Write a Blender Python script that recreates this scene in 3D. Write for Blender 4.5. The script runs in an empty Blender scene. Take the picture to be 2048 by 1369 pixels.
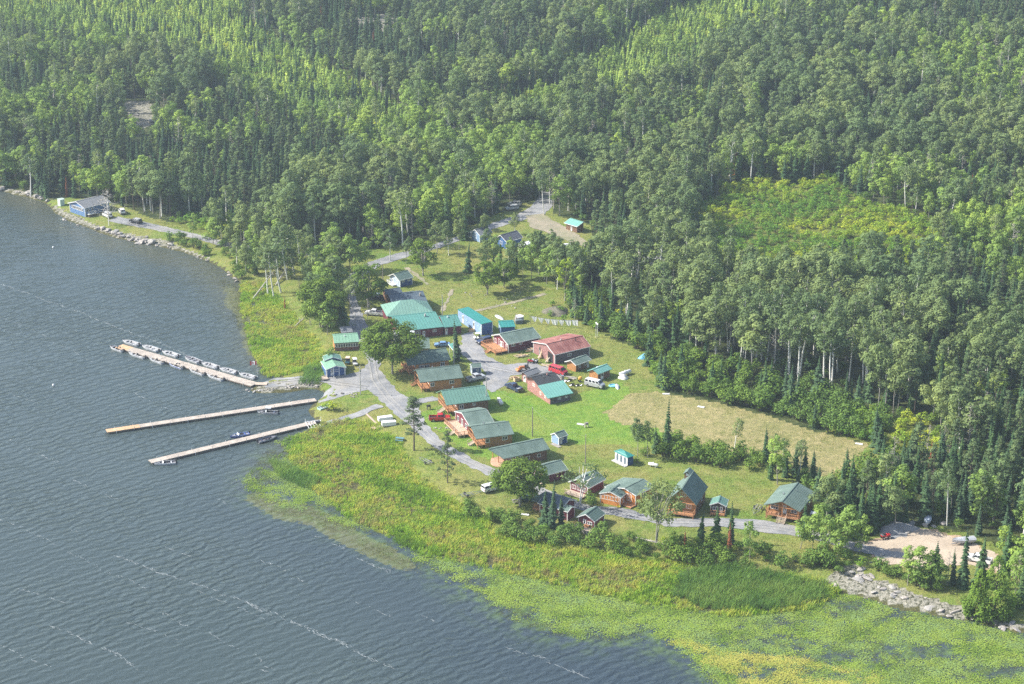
import bpy, math, random
import numpy as np
from mathutils import Vector, Matrix
from mathutils.geometry import delaunay_2d_cdt
R = math.radians
random.seed(7)
rng = np.random.default_rng(7)
sc = bpy.context.scene
COL = sc.collection

# ---------------------------------------------------------------- camera
FPX = 4038.0            # focal length in photo pixels (2048 wide)
TH = R(20.5)            # camera looks down by this much
HC = 207.0              # camera height above the lake
cam = bpy.data.cameras.new('camera')
cam.sensor_width = 36.0
cam.lens = FPX / 2048 * 36.0
cam.clip_start = 1.0
cam.clip_end = 9000
co = bpy.data.objects.new('camera', cam)
COL.objects.link(co)
co.location = (0, 0, HC)
co.rotation_euler = (math.pi / 2 - TH, 0, 0)
sc.camera = co

# ---------------------------------------------------------------- sky and sun
EL = R(40); AZ = R(5)
S = Vector((-math.cos(EL) * math.cos(AZ), math.cos(EL) * math.sin(AZ), math.sin(EL)))
w = bpy.data.worlds.new('World'); sc.world = w; w.use_nodes = True
nt = w.node_tree
sky = nt.nodes.new('ShaderNodeTexSky'); sky.sky_type = 'NISHITA'; sky.sun_disc = False
sky.sun_elevation = EL; sky.sun_rotation = R(-85); sky.air_density = 1.0; sky.dust_density = 2.0
bg = nt.nodes['Background']; bg.inputs['Strength'].default_value = 0.13
nt.links.new(sky.outputs[0], bg.inputs['Color'])
sl = bpy.data.lights.new('sun', 'SUN'); sl.energy = 4.6; sl.angle = R(0.5); sl.color = (1, 0.955, 0.87)
so = bpy.data.objects.new('sun', sl); COL.objects.link(so)
so.rotation_euler = S.to_track_quat('Z', 'Y').to_euler()
sc.view_settings.view_transform = 'Standard'
sc.view_settings.look = 'None'
sc.view_settings.gamma = 1
sc.view_settings.use_curve_mapping = False
sc.view_settings.exposure = 0.9
HAZE = 0.00015
sc.cycles.max_bounces = 5; sc.cycles.diffuse_bounces = 2; sc.cycles.glossy_bounces = 2
sc.cycles.transmission_bounces = 2; sc.cycles.volume_bounces = 0; sc.cycles.transparent_max_bounces = 4
sc.cycles.use_denoising = False; sc.cycles.use_adaptive_sampling = True; sc.cycles.adaptive_threshold = 0.02

# ---------------------------------------------------------------- photo geometry
cT, sT = math.cos(TH), math.sin(TH)
def proj(x, y, z):
    dz = z - HC
    f = y * cT - dz * sT
    f = np.where(np.abs(f) < 1e-3, 1e-3, f)
    up = y * sT + dz * cT
    return 1024 + FPX * x / f, 684.5 - FPX * up / f
def ray(u, v):
    a = (u - 1024) / FPX; b = -(v - 684.5) / FPX
    return a, b * sT + cT, b * cT - sT
def unp(u, v, z):
    dx, dy, dz = ray(u, v)
    t = (z - HC) / dz
    return Vector((dx * t, dy * t, z))
def inpoly(u, v, P):
    P = np.asarray(P, float); r = np.zeros(np.shape(u), bool)
    x0, y0 = P[-1]
    for x1, y1 in P:
        if y1 != y0:
            c = ((v < y1) != (v < y0)) & (u < (x0 - x1) * (v - y1) / (y0 - y1) + x1)
            r ^= c
        x0, y0 = x1, y1
    return r
def anyp(u, v, PS):
    r = np.zeros(np.shape(u), bool)
    for P in PS: r |= inpoly(u, v, P)
    return r
def _h(ix, iy, s=0):
    n = (ix * 374761393 + iy * 668265263 + s * 974634777) & 0xffffffff
    n = ((n ^ (n >> 13)) * 1274126177) & 0xffffffff
    return ((n ^ (n >> 16)) & 0xffff) / 65535.0
def vnoise(x, y, s=0):
    x = np.asarray(x, float); y = np.asarray(y, float)
    ix = np.floor(x).astype(np.int64); iy = np.floor(y).astype(np.int64)
    fx = x - ix; fy = y - iy; fx = fx * fx * (3 - 2 * fx); fy = fy * fy * (3 - 2 * fy)
    return (_h(ix, iy, s) * (1 - fx) + _h(ix + 1, iy, s) * fx) * (1 - fy) + (_h(ix, iy + 1, s) * (1 - fx) + _h(ix + 1, iy + 1, s) * fx) * fy
def fbm(x, y, s=0, o=4):
    r = 0; a = 0.5; t = 0
    for k in range(o):
        r = r + a * vnoise(x * 2 ** k, y * 2 ** k, s + k); t += a; a *= 0.5
    return r / t

# outlines in photo pixels
LAND = [(-900, 330), (0, 383), (60, 398), (95, 408), (108, 430), (165, 453), (230, 477), (270, 487), (330, 496), (372, 508), (415, 524),
        (450, 545), (490, 575), (520, 610), (540, 650), (560, 700), (575, 735), (560, 752), (525, 764), (492, 776), (487, 784), (510, 789), (575, 787),
        (625, 778), (652, 780), (660, 790), (640, 800), (612, 808), (612, 828), (635, 838), (645, 848), (600, 865), (575, 885), (590, 920), (640, 975),
        (690, 1025), (790, 1075), (850, 1110), (950, 1125), (1100, 1160), (1250, 1195), (1350, 1212), (1450, 1225), (1560, 1222), (1640, 1205),
        (1690, 1180), (1720, 1195), (1790, 1218), (1850, 1230), (1900, 1238), (1960, 1250), (2048, 1266), (2500, 1350), (3600, 1350), (3600, -790), (-900, -790)]
MARSH = [(480, 570), (520, 560), (560, 600), (600, 640), (640, 690), (655, 740), (600, 745), (530, 760), (500, 700), (485, 640)]
MARSH2 = [(645, 848), (700, 838), (755, 850), (800, 885), (830, 940), (880, 985), (930, 1015), (1000, 1060), (1060, 1085), (1150, 1095), (1250, 1115),
          (1380, 1125), (1500, 1140), (1600, 1150), (1660, 1165), (1690, 1185), (1640, 1215), (1560, 1230), (1450, 1235), (1350, 1225), (1250, 1205), (1100, 1170),
          (950, 1135), (850, 1120), (790, 1085), (690, 1035), (630, 985), (580, 925), (560, 885)]
REEDS = [(1360, 1150), (1450, 1130), (1560, 1150), (1650, 1170), (1660, 1200), (1560, 1222), (1420, 1225), (1350, 1195)]
LILY = [(560, 880), (590, 925), (640, 985), (700, 1035), (790, 1085), (850, 1115), (950, 1130), (1100, 1165), (1250, 1200), (1350, 1215), (1450, 1228),
        (1560, 1225), (1640, 1208), (1690, 1185), (1790, 1222), (1900, 1242), (2048, 1270), (2300, 1320), (2300, 1480), (1500, 1480), (1400, 1350), (1330, 1290), (1200, 1295), (1100, 1280), (1000, 1245),
        (950, 1200), (900, 1165), (830, 1140), (760, 1100), (700, 1065), (620, 1035), (560, 1025), (490, 985), (500, 950), (540, 905)]
YLILY = [(1310, 1290), (1380, 1300), (1450, 1315), (1600, 1325), (1750, 1369), (1800, 1450), (1550, 1450), (1450, 1350), (1380, 1325), (1320, 1305)]
FIELD = [(1205, 826), (1262, 786), (1320, 786), (1450, 805), (1560, 835), (1640, 856), (1738, 890), (1705, 930), (1640, 960), (1560, 925), (1450, 900), (1400, 885), (1300, 855), (1230, 845)]
BRIGHT = [(830, 830), (980, 780), (1120, 800), (1250, 765), (1262, 786), (1205, 826), (1230, 845), (1300, 855), (1400, 887), (1330, 900), (1250, 890), (1180, 890), (1100, 880), (1000, 930), (900, 880), (850, 850)]
SAND = [(1700, 1092), (1760, 1078), (1840, 1058), (1930, 1078), (1990, 1110), (2060, 1140), (2060, 1165), (1950, 1130), (1900, 1130), (1830, 1138), (1790, 1130), (1740, 1112)]
ROCKZ = [[(1690, 1130), (1720, 1125), (1740, 1160), (1790, 1170), (1850, 1200), (1900, 1205), (1990, 1240), (2060, 1255), (2060, 1275), (1850, 1232), (1790, 1222), (1690, 1185), (1640, 1165)],
         [(240, 205), (300, 203), (310, 225), (295, 262), (262, 240)], [(690, 40), (780, 25), (815, 50), (790, 70), (720, 60)],
         [(95, 405), (165, 440), (230, 462), (340, 485), (420, 515), (380, 520), (230, 482), (100, 440)], [(-100, 365), (0, 372), (70, 392), (70, 402), (-100, 395)],
         [(480, 770), (600, 760), (640, 770), (600, 785), (500, 792)]]
RESORT = [(80, 440), (92, 404), (135, 395), (215, 405), (250, 415), (300, 435), (400, 462), (480, 482), (560, 500), (610, 492), (690, 500), (760, 497), (860, 478), (940, 455), (1000, 425), (1060, 402), (1095, 402), (1112, 430), (1180, 450),
          (1200, 500), (1180, 560), (1130, 590), (1150, 640), (1230, 680), (1290, 705), (1300, 740), (1325, 785), (1420, 803), (1500, 822), (1590, 850), (1650, 868), (1750, 892), (1760, 920),
          (1700, 950), (1650, 975), (1640, 1010), (1650, 1060), (1700, 1085), (1780, 1062), (1860, 1050), (1945, 1070), (2010, 1100), (2060, 1135), (2300, 1160), (2300, 1330),
          (2060, 1280), (1700, 1190), (1500, 1250), (560, 1050), (480, 800), (500, 600)]
YOUNG = [[(-300, -300), (500, -300), (480, 40), (560, 90), (640, 130), (760, 190), (840, 270), (700, 275), (600, 250), (480, 180), (400, 130), (300, 115), (0, 95), (-300, 95)], [(960, 215), (1080, 180), (1180, 200), (1120, 260), (980, 260)],
         [(1120, 150), (1260, 70), (1420, -20), (1560, -60), (1560, 60), (1460, 100), (1400, 150), (1300, 190), (1190, 190)]]
BRUSH = [[(1380, 440), (1440, 372), (1560, 362), (1650, 358), (1750, 405), (1900, 445), (1890, 520), (1800, 548), (1640, 555), (1480, 560), (1380, 510)],
         [(1650, 862), (1700, 830), (1850, 850), (1900, 900), (1830, 930), (1760, 905)], [(300, 440), (380, 430), (480, 465), (470, 480), (380, 462)],
         [(1140, 600), (1180, 590), (1320, 700), (1330, 780), (1300, 740), (1290, 705), (1230, 680), (1150, 640)]]
DARKZ = [[(480, -200), (1160, -200), (1130, 130), (1000, 200), (820, 170), (700, 150), (600, 100), (480, 60)], [(1700, -200), (2300, -200), (2300, 120), (1900, 90), (1700, 30)],
         [(-200, 150), (300, 140), (560, 260), (700, 330), (640, 460), (420, 440), (300, 400), (-200, 380)], [(1700, 560), (2300, 500), (2300, 1150), (1960, 1080), (1700, 1060), (1660, 980), (1760, 920), (1900, 800)]]
EDGEZ = [[(1625, 955), (1700, 930), (1760, 895), (1790, 930), (1740, 1000), (1650, 1025)], [(1290, 745), (1330, 790), (1640, 862), (1750, 897), (1800, 850), (1700, 800), (1500, 750), (1380, 715), (1300, 690), (1180, 590), (1120, 580), (1120, 610), (1150, 645), (1290, 705)]]
ASPZ = [[(1380, 640), (1860, 600), (1880, 720), (1700, 800), (1500, 750), (1380, 715)], [(560, 500), (700, 500), (720, 400), (600, 380)]]
STAND = [[(1430, 655), (1560, 650), (1800, 660), (1830, 740), (1780, 800), (1640, 785), (1520, 755), (1430, 730)], [(1215, 515), (1330, 530), (1430, 560), (1430, 620), (1330, 610), (1215, 580)]]
WOODS2 = [[(400, 455), (520, 472), (620, 478), (690, 492), (690, 560), (690, 600), (680, 655), (612, 660), (600, 600), (590, 560), (530, 560), (500, 565), (470, 540), (430, 500)]]
GROVE = [[(930, 545), (1000, 560), (1090, 580), (1135, 590), (1180, 600), (1190, 545), (1120, 540), (1040, 520), (960, 515)], [(1560, 1085), (1640, 1062), (1725, 1090), (1700, 1125), (1600, 1120)]]
FIELDSTRIP = [[(1300, 900), (1400, 912), (1480, 935), (1600, 975), (1640, 1010), (1640, 962), (1560, 928), (1450, 905), (1330, 880), (1290, 880)]]
BANK = [[(925, 1005), (1000, 1032), (1080, 1058), (1150, 1066), (1260, 1080), (1400, 1086), (1540, 1100), (1570, 1140), (1480, 1142), (1380, 1134), (1150, 1100), (1060, 1092), (1000, 1072), (940, 1035)],
        [(1560, 1120), (1640, 1120), (1700, 1135), (1690, 1150), (1600, 1145)], [(1740, 1140), (1800, 1142), (1900, 1165), (1900, 1195), (1800, 1170)]]

# ---------------------------------------------------------------- height field
GX0, GX1, GY0, GY1, GS = -420, 560, 300, 1500, 2.0
gx = np.arange(GX0, GX1 + 1, GS); gy = np.arange(GY0, GY1 + 1, GS)
MX, MY = np.meshgrid(gx, gy)
MU, MV = proj(MX, MY, 0.0)
LM = inpoly(MU, MV, LAND).astype(float)
def blur(a, k):
    for ax in (0, 1):
        for _ in range(2):
            p = np.pad(a, [(k, k) if i == ax else (0, 0) for i in (0, 1)], mode='edge')
            c = np.cumsum(np.insert(p, 0, 0, axis=ax), axis=ax)
            n = a.shape[ax]
            a = (np.take(c, np.arange(2 * k + 1, 2 * k + 1 + n), axis=ax) - np.take(c, np.arange(0, n), axis=ax)) / (2 * k + 1)
    return a
LB = blur(LM, 1); LB2 = blur(LM, 5)
HZ = np.clip((LB - 0.5) * 1.2, -1.2, 0.5) + np.clip((LB2 - 0.55) * 2.0, 0, 0.8)
HZ = np.where(LB < 0.5, (LB - 0.5) * 3.0, HZ)
MS = blur(anyp(MU, MV, [MARSH, MARSH2, [(p[0], p[1]) for p in REEDS]]).astype(float), 1)
HZ = HZ * (1 - MS) + MS * np.where(LB > 0.3, 0.12, -0.5)
hill = np.clip((MY - 700) / 380, 0, 1); hill = hill * hill * (3 - 2 * hill)
HZ = HZ + np.where(LB2 > 0.9, 1, 0) * 0 + hill * (14 + 10 * (fbm(MX / 90, MY / 90, 3) - 0.5)) * np.clip(LB2 * 2 - 1, 0, 1)
def hgt(x, y):
    x = np.asarray(x, float); y = np.asarray(y, float)
    fx = np.clip((x - GX0) / GS, 0, len(gx) - 1.001); fy = np.clip((y - GY0) / GS, 0, len(gy) - 1.001)
    ix = fx.astype(int); iy = fy.astype(int); fx = fx - ix; fy = fy - iy
    return (HZ[iy, ix] * (1 - fx) + HZ[iy, ix + 1] * fx) * (1 - fy) + (HZ[iy + 1, ix] * (1 - fx) + HZ[iy + 1, ix + 1] * fx) * fy
def gnd(u, v):
    z = 1.0
    for _ in range(8):
        p = unp(u, v, z); z = 0.5 * z + 0.5 * float(hgt(p.x, p.y))
    p = unp(u, v, z); p.z = float(hgt(p.x, p.y)); return p
ZK = {0: (0, 0, 1), 1: (600, 480, 4.5625), 2: (850, 560, 4.5625), 3: (700, 680, 4.5625), 4: (900, 780, 4.5625), 5: (1150, 840, 4.096), 6: (180, 650, 4.096), 7: (0, 340, 4.096),
      8: (800, 380, 3.1508), 9: (1548, 969, 4.096), 10: (480, 680, 5.703), 11: (480, 380, 4.5625), 12: (1030, 640, 7.605), 13: (1040, 950, 8.533), 14: (890, 600, 9.78),
      15: (740, 540, 7.606), 16: (930, 400, 7.877), 17: (1480, 950, 9.309), 18: (200, 670, 10.24), 19: (640, 640, 11.41)}
def q(k, x, y):
    o = ZK[k]; return o[0] + x / o[2], o[1] + y / o[2]

# ---------------------------------------------------------------- object helpers
def tag(o, label=None, cat=None, group=None, kind=None):
    if label: o['label'] = label
    if cat: o['category'] = cat
    if group: o['group'] = group
    if kind: o['kind'] = kind
    return o
def empty(name, loc, rz=0, label=None, cat=None, group=None):
    o = bpy.data.objects.new(name, None); COL.objects.link(o)
    o.location = loc; o.rotation_euler = (0, 0, rz); o.empty_display_size = 0.3
    return tag(o, label, cat, group)
def mesh_from(name, V, F, smooth=False, mats=()):
    me = bpy.data.meshes.new(name)
    V = np.asarray(V, np.float32)
    me.vertices.add(len(V)); me.vertices.foreach_set('co', V.ravel())
    if len(F):
        F = [tuple(f) for f in F] if not isinstance(F, np.ndarray) else F
        if isinstance(F, np.ndarray):
            n = F.shape[1]; tot = np.full(len(F), n, np.int32); idx = F.ravel().astype(np.int32)
        else:
            tot = np.array([len(f) for f in F], np.int32); idx = np.array([i for f in F for i in f], np.int32)
        st = np.concatenate([[0], np.cumsum(tot)[:-1]]).astype(np.int32)
        me.loops.add(len(idx)); me.loops.foreach_set('vertex_index', idx)
        me.polygons.add(len(tot)); me.polygons.foreach_set('loop_start', st); me.polygons.foreach_set('loop_total', tot)
        me.polygons.foreach_set("use_smooth", np.full(len(tot), bool(smooth)))
    me.update(calc_edges=True)
    for m in mats: me.materials.append(m)
    return me
class MB:
    def __init__(s): s.v = []; s.f = []
    def add(s, V, F):
        b = len(s.v); s.v += [tuple(p) for p in V]; s.f += [tuple(i + b for i in f) for f in F]; return s
    def box(s, c, d, rz=0):
        x, y, z = c; a, b, h = d[0] / 2, d[1] / 2, d[2] / 2
        P = [(i * a, j * b, k * h) for i in (-1, 1) for j in (-1, 1) for k in (-1, 1)]
        cr, sr = math.cos(rz), math.sin(rz)
        P = [(x + p[0] * cr - p[1] * sr, y + p[0] * sr + p[1] * cr, z + p[2]) for p in P]
        return s.add(P, [(0, 1, 3, 2), (4, 6, 7, 5), (0, 4, 5, 1), (2, 3, 7, 6), (0, 2, 6, 4), (1, 5, 7, 3)])
    def bx(s, x0, x1, y0, y1, z0, z1): return s.box(((x0 + x1) / 2, (y0 + y1) / 2, (z0 + z1) / 2), (abs(x1 - x0), abs(y1 - y0), abs(z1 - z0)))
    def beam(s, p, q_, w, h):
        p = Vector(p); q_ = Vector(q_); d = (q_ - p).normalized()
        up = Vector((0, 0, 1)) if abs(d.z) < 0.95 else Vector((0, 1, 0))
        t = d.cross(up).normalized(); u = t.cross(d).normalized()
        P = [b + t * i * w / 2 + u * j * h / 2 for b in (p, q_) for i in (-1, 1) for j in (-1, 1)]
        return s.add(P, [(0, 1, 3, 2), (4, 6, 7, 5), (0, 4, 5, 1), (2, 3, 7, 6), (0, 2, 6, 4), (1, 5, 7, 3)])
    def prism(s, poly, ax, a, b):
        """poly: 2-D outline; ax: axis it is extruded along"""
        n = len(poly); P = []
        for t in (a, b):
            for (i, j) in poly:
                P.append({'x': (t, i, j), 'y': (i, t, j), 'z': (i, j, t)}[ax])
        F = [tuple(range(n)), tuple(range(2 * n - 1, n - 1, -1))] + [(i, i + n, (i + 1) % n + n, (i + 1) % n) for i in range(n)]
        return s.add(P, F)
    def tube(s, pts, rad, n=8, cap=True):
        pts = [Vector(p) for p in pts]; V = []; F = []
        for i, p in enumerate(pts):
            d = (pts[min(i + 1, len(pts) - 1)] - pts[max(i - 1, 0)]).normalized()
            up = Vector((0, 0, 1)) if abs(d.z) < 0.9 else Vector((1, 0, 0))
            t = d.cross(up).normalized(); u = d.cross(t)
            for k in range(n):
                a = 2 * math.pi * k / n; V.append(p + (t * math.cos(a) + u * math.sin(a)) * rad[i])
        for i in range(len(pts) - 1):
            for k in range(n): F.append((i * n + k, i * n + (k + 1) % n, (i + 1) * n + (k + 1) % n, (i + 1) * n + k))
        if cap: F += [tuple(range(n)), tuple(range((len(pts) - 1) * n, len(pts) * n))]
        return s.add(V, F)
    def cyl(s, p, q_, r, n=12, r2=None): return s.tube([p, q_], [r, r if r2 is None else r2], n)
    def quad(s, a, b, c, d): return s.add([a, b, c, d], [(0, 1, 2, 3)])
    def build(s, name, m, parent=None, M=None, bevel=0, smooth=False, label=None):
        import bmesh
        me = mesh_from(name, s.v, s.f)
        bm = bmesh.new(); bm.from_mesh(me); bmesh.ops.recalc_face_normals(bm, faces=bm.faces); bm.to_mesh(me); bm.free()
        if smooth: me.polygons.foreach_set('use_smooth', np.ones(len(me.polygons), bool))
        me.materials.append(m)
        o = bpy.data.objects.new(name, me); COL.objects.link(o)
        if parent: o.parent = parent
        if M is not None: o.matrix_local = M
        if bevel:
            b = o.modifiers.new('bevel', 'BEVEL'); b.width = bevel; b.segments = 2; b.limit_method = 'ANGLE'
        if label: o['label'] = label
        return o

# ---------------------------------------------------------------- materials
MATS = {}
def newmat(name):
    m = bpy.data.materials.new(name); m.use_nodes = True
    n = m.node_tree; b = n.nodes['Principled BSDF']; return m, n, b
def N(n, t, **k):
    o = n.nodes.new(t)
    for a, b in k.items():
        if a.startswith('i_'):
            o.inputs[a[2:].replace('_', ' ')].default_value = b
        else: setattr(o, a, b)
    return o
def ramp(n, fac, stops):
    r = n.nodes.new('ShaderNodeValToRGB'); e = r.color_ramp.elements
    while len(e) < len(stops): e.new(0.5)
    for i, (p, c) in enumerate(stops): e[i].position = p; e[i].color = (*c, 1) if len(c) == 3 else c
    n.links.new(fac, r.inputs[0]); return r.outputs[0]
def mix(n, fac, a, b, mode='MIX'):
    m = n.nodes.new('ShaderNodeMix'); m.data_type = 'RGBA'; m.blend_type = mode
    for s, v in ((0, fac), (6, a), (7, b)):
        if hasattr(v, 'links') or hasattr(v, 'is_linked'): n.links.new(v, m.inputs[s])
        else: m.inputs[s].default_value = v if s == 0 else ((*v, 1) if len(v) == 3 else v)
    return m.outputs[2]
def mth(n, op, a, b=0.0, clamp=False):
    m = n.nodes.new('ShaderNodeMath'); m.operation = op; m.use_clamp = clamp
    for s, v in ((0, a), (1, b)):
        if hasattr(v, 'is_linked'): n.links.new(v, m.inputs[s])
        else: m.inputs[s].default_value = v
    return m.outputs[0]
def noise(n, vec, scale, detail=3, rough=0.5, out=0):
    t = n.nodes.new('ShaderNodeTexNoise'); t.inputs['Scale'].default_value = scale; t.inputs['Detail'].default_value = detail; t.inputs['Roughness'].default_value = rough
    if vec is not None: n.links.new(vec, t.inputs['Vector'])
    return t.outputs[out]
def objco(n):
    return n.nodes.new('ShaderNodeTexCoord').outputs['Object']
def geopos(n):
    return n.nodes.new('ShaderNodeNewGeometry').outputs['Position']
def mat(name, c, rough=0.7, var=0.18, scale=1.5, stripe=None, metal=0.0, bump=0.0, c2=None, fine=8.0):
    """painted / wooden / metal surface: blotchy weathering, optional boards or seams (axis, spacing, depth)"""
    if name in MATS: return MATS[name]
    m, n, b = newmat(name); L = n.links
    oc = objco(n)
    f = noise(n, oc, scale, 4, 0.6)
    lo = tuple(x * (1 - var) for x in c); hi = tuple(min(1, x * (1 + var)) for x in (c2 or c))
    col = ramp(n, f, [(0.3, lo), (0.7, hi)])
    f2 = noise(n, oc, fine, 2, 0.6)
    col = mix(n, 0.5, col, ramp(n, f2, [(0.35, (0.82,) * 3), (0.65, (1.0,) * 3)]), 'MULTIPLY')
    if stripe:
        ax, sp, dep = stripe
        sx = n.nodes.new('ShaderNodeSeparateXYZ'); L.new(oc, sx.inputs[0])
        a = mth(n, 'FRACT', mth(n, 'MULTIPLY', sx.outputs['XYZ'.index(ax)], 1.0 / sp))
        k = mth(n, 'ABSOLUTE', mth(n, 'SUBTRACT', a, 0.5))
        k = mth(n, 'MULTIPLY', mth(n, 'SUBTRACT', k, 0.36), 7.0, True)
        col = mix(n, mth(n, 'MULTIPLY', k, dep), col, tuple(x * 0.35 for x in c))
        bp = n.nodes.new('ShaderNodeBump'); bp.inputs['Strength'].default_value = 0.6; bp.inputs['Distance'].default_value = 0.05; bp.invert = True
        L.new(k, bp.inputs['Height']); L.new(bp.outputs[0], b.inputs['Normal'])
    elif bump:
        bp = n.nodes.new('ShaderNodeBump'); bp.inputs['Strength'].default_value = bump; bp.inputs['Distance'].default_value = 0.1
        L.new(f2, bp.inputs['Height']); L.new(bp.outputs[0], b.inputs['Normal'])
    L.new(col, b.inputs['Base Color']); b.inputs['Roughness'].default_value = rough; b.inputs['Metallic'].default_value = metal
    MATS[name] = m; return m
def leafmat(name, ca, cb, cc=None, trans=0.3):
    if name in MATS: return MATS[name]
    m, n, b = newmat(name); L = n.links
    oi = n.nodes.new('ShaderNodeObjectInfo')
    col = mix(n, oi.outputs['Random'], ca, cb)
    st = noise(n, oi.outputs['Location'], 0.03, 3)
    col = mix(n, ramp(n, st, [(0.42, (0,) * 3), (0.6, (1,) * 3)]), col, cc or tuple((x + y) / 2 for x, y in zip(ca, cb)))
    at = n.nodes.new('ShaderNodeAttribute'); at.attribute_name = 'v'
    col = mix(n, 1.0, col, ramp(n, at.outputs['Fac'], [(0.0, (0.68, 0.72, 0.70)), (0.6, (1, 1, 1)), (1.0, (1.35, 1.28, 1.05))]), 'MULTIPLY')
    d = n.nodes.new('ShaderNodeBsdfDiffuse'); t = n.nodes.new('ShaderNodeBsdfTranslucent'); mx = n.nodes.new('ShaderNodeMixShader')
    L.new(col, d.inputs[0]); L.new(mix(n, 1.0, col, (1.15, 1.1, 0.55), 'MULTIPLY'), t.inputs[0]); mx.inputs[0].default_value = trans
    L.new(d.outputs[0], mx.inputs[1]); L.new(t.outputs[0], mx.inputs[2]); L.new(mx.outputs[0], n.nodes['Material Output'].inputs['Surface'])
    n.nodes.remove(b); MATS[name] = m; return m
# ================================================================ terrain, roads, water
def wob(x, y, u, v, amp=16, sc_=9.0):
    return u + (fbm(x / sc_, y / sc_, 11) - 0.5) * 2 * amp, v + (fbm(x / sc_, y / sc_, 29) - 0.5) * amp
def grid_sheet(name, xs, ys, zf, attrs=None):
    X, Y = np.meshgrid(xs, ys); Z = zf(X, Y)
    V = np.stack([X, Y, Z], -1).reshape(-1, 3); nx, ny = len(xs), len(ys)
    i = np.arange(nx * ny).reshape(ny, nx)
    F = np.stack([i[:-1, :-1], i[:-1, 1:], i[1:, 1:], i[1:, :-1]], -1).reshape(-1, 4)
    me = mesh_from(name, V, F, smooth=True)
    for k, c in (attrs(X, Y, Z) if attrs else {}).items():
        a = me.color_attributes.new(k, 'FLOAT_COLOR', 'POINT')
        a.data.foreach_set('color', np.concatenate([c.reshape(-1, 3), np.ones((nx * ny, 1))], 1).astype(np.float32).ravel())
    o = bpy.data.objects.new(name, me); COL.objects.link(o); return o
xs = np.concatenate([[-5000, -2000, -900], np.arange(-420, 561, 1.6), [1000, 2200, 5000]])
ys = np.concatenate([[-400, 100], np.arange(300, 780, 1.6), np.arange(780, 1501, 4), [1800, 2600, 5000, 8000]])
def terr_z(X, Y):
    z = hgt(X, Y); U, Vv = proj(X, Y, z)
    rk = anyp(U, Vv, ROCKZ[:1]).astype(float); z = z + rk * (np.round(fbm(X / 4, Y / 2.6, 515, 4) * 7) / 7 - .42) * 1.6
    return z + np.where(np.abs(z) < 0.6, (fbm(X / 3, Y / 3, 5) - 0.5) * 0.35, (fbm(X / 3, Y / 3, 5) - 0.5) * 0.06)
def terr_attr(X, Y, Z):
    U, Vv = proj(X, Y, Z); u, v = wob(X, Y, U, Vv, 9)
    z = lambda P: anyp(u, v, P if isinstance(P[0], list) else [P]).astype(float)
    u2, v2 = wob(X, Y, U, Vv, 30, 20)
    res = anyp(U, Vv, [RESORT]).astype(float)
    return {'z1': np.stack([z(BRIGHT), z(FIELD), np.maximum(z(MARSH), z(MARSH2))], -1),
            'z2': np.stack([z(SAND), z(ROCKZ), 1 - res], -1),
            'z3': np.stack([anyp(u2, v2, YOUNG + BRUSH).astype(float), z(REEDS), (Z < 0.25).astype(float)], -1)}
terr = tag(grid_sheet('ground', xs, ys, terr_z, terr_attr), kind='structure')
m, n, b = newmat('ground'); L = n.links
P = geopos(n)
def sep(name):
    a = n.nodes.new('ShaderNodeAttribute'); a.attribute_name = name
    s = n.nodes.new('ShaderNodeSeparateColor'); L.new(a.outputs['Color'], s.inputs[0]); return s.outputs
a1, a2, a3 = sep('z1'), sep('z2'), sep('z3')
nb = noise(n, P, 0.05, 5, 0.6); nm = noise(n, P, 0.35, 5, 0.65); nf = noise(n, P, 2.5, 3, 0.7)
def ragged(s, k=0.9):   # soft zone mask broken up by noise
    x = mth(n, 'ADD', mth(n, 'MULTIPLY', s, 1.5), mth(n, 'SUBTRACT', mth(n, 'MULTIPLY', nm, k), 0.25 + k / 2))
    return mth(n, 'MULTIPLY', mth(n, 'SUBTRACT', x, 0.35), 4.0, True)
grass = mix(n, ramp(n, nb, [(0.35, (0,) * 3), (0.62, (1,) * 3)]), (0.132, 0.216, 0.040), (0.220, 0.238, 0.070))
grass = mix(n, ramp(n, nm, [(0.45, (0,) * 3), (0.7, (0.55,) * 3)]), grass, (0.31, 0.27, 0.11))
lawn = mix(n, ramp(n, nm, [(0.35, (0,) * 3), (0.65, (1,) * 3)]), (0.132, 0.255, 0.040), (0.194, 0.290, 0.053))
lawn = mix(n, ramp(n, nb, [(0.5, (0,) * 3), (0.68, (0.7,) * 3)]), lawn, (0.255, 0.273, 0.075))
dry = mix(n, ramp(n, nm, [(0.35, (0,) * 3), (0.65, (1,) * 3)]), (0.235, 0.235, 0.095), (0.35, 0.305, 0.155))
dry = mix(n, ramp(n, nb, [(0.5, (0,) * 3), (0.65, (0.4,) * 3)]), dry, (0.19, 0.20, 0.075))
marsh = mix(n, ramp(n, nm, [(0.35, (0,) * 3), (0.6, (1,) * 3)]), (0.12, 0.2, 0.03), (0.26, 0.28, 0.06))
sand = mix(n, nm, (0.370, 0.264, 0.176), (0.581, 0.440, 0.326))
rock = mix(n, ramp(n, noise(n, P, 1.1, 6, 0.8), [(0.42, (0,) * 3), (0.52, (1,) * 3)]), (0.07, 0.075, 0.045), (0.33, 0.32, 0.28))
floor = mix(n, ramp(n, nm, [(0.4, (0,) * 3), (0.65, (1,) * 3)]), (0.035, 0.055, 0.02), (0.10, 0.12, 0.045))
brush = mix(n, nm, (0.09, 0.13, 0.03), (0.22, 0.24, 0.06))
c = grass
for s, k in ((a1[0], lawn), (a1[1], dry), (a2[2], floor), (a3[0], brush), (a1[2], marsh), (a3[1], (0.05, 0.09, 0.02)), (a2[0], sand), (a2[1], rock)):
    c = mix(n, ragged(s, 1.7 if k is dry or k is lawn else .9), c, k)
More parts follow.
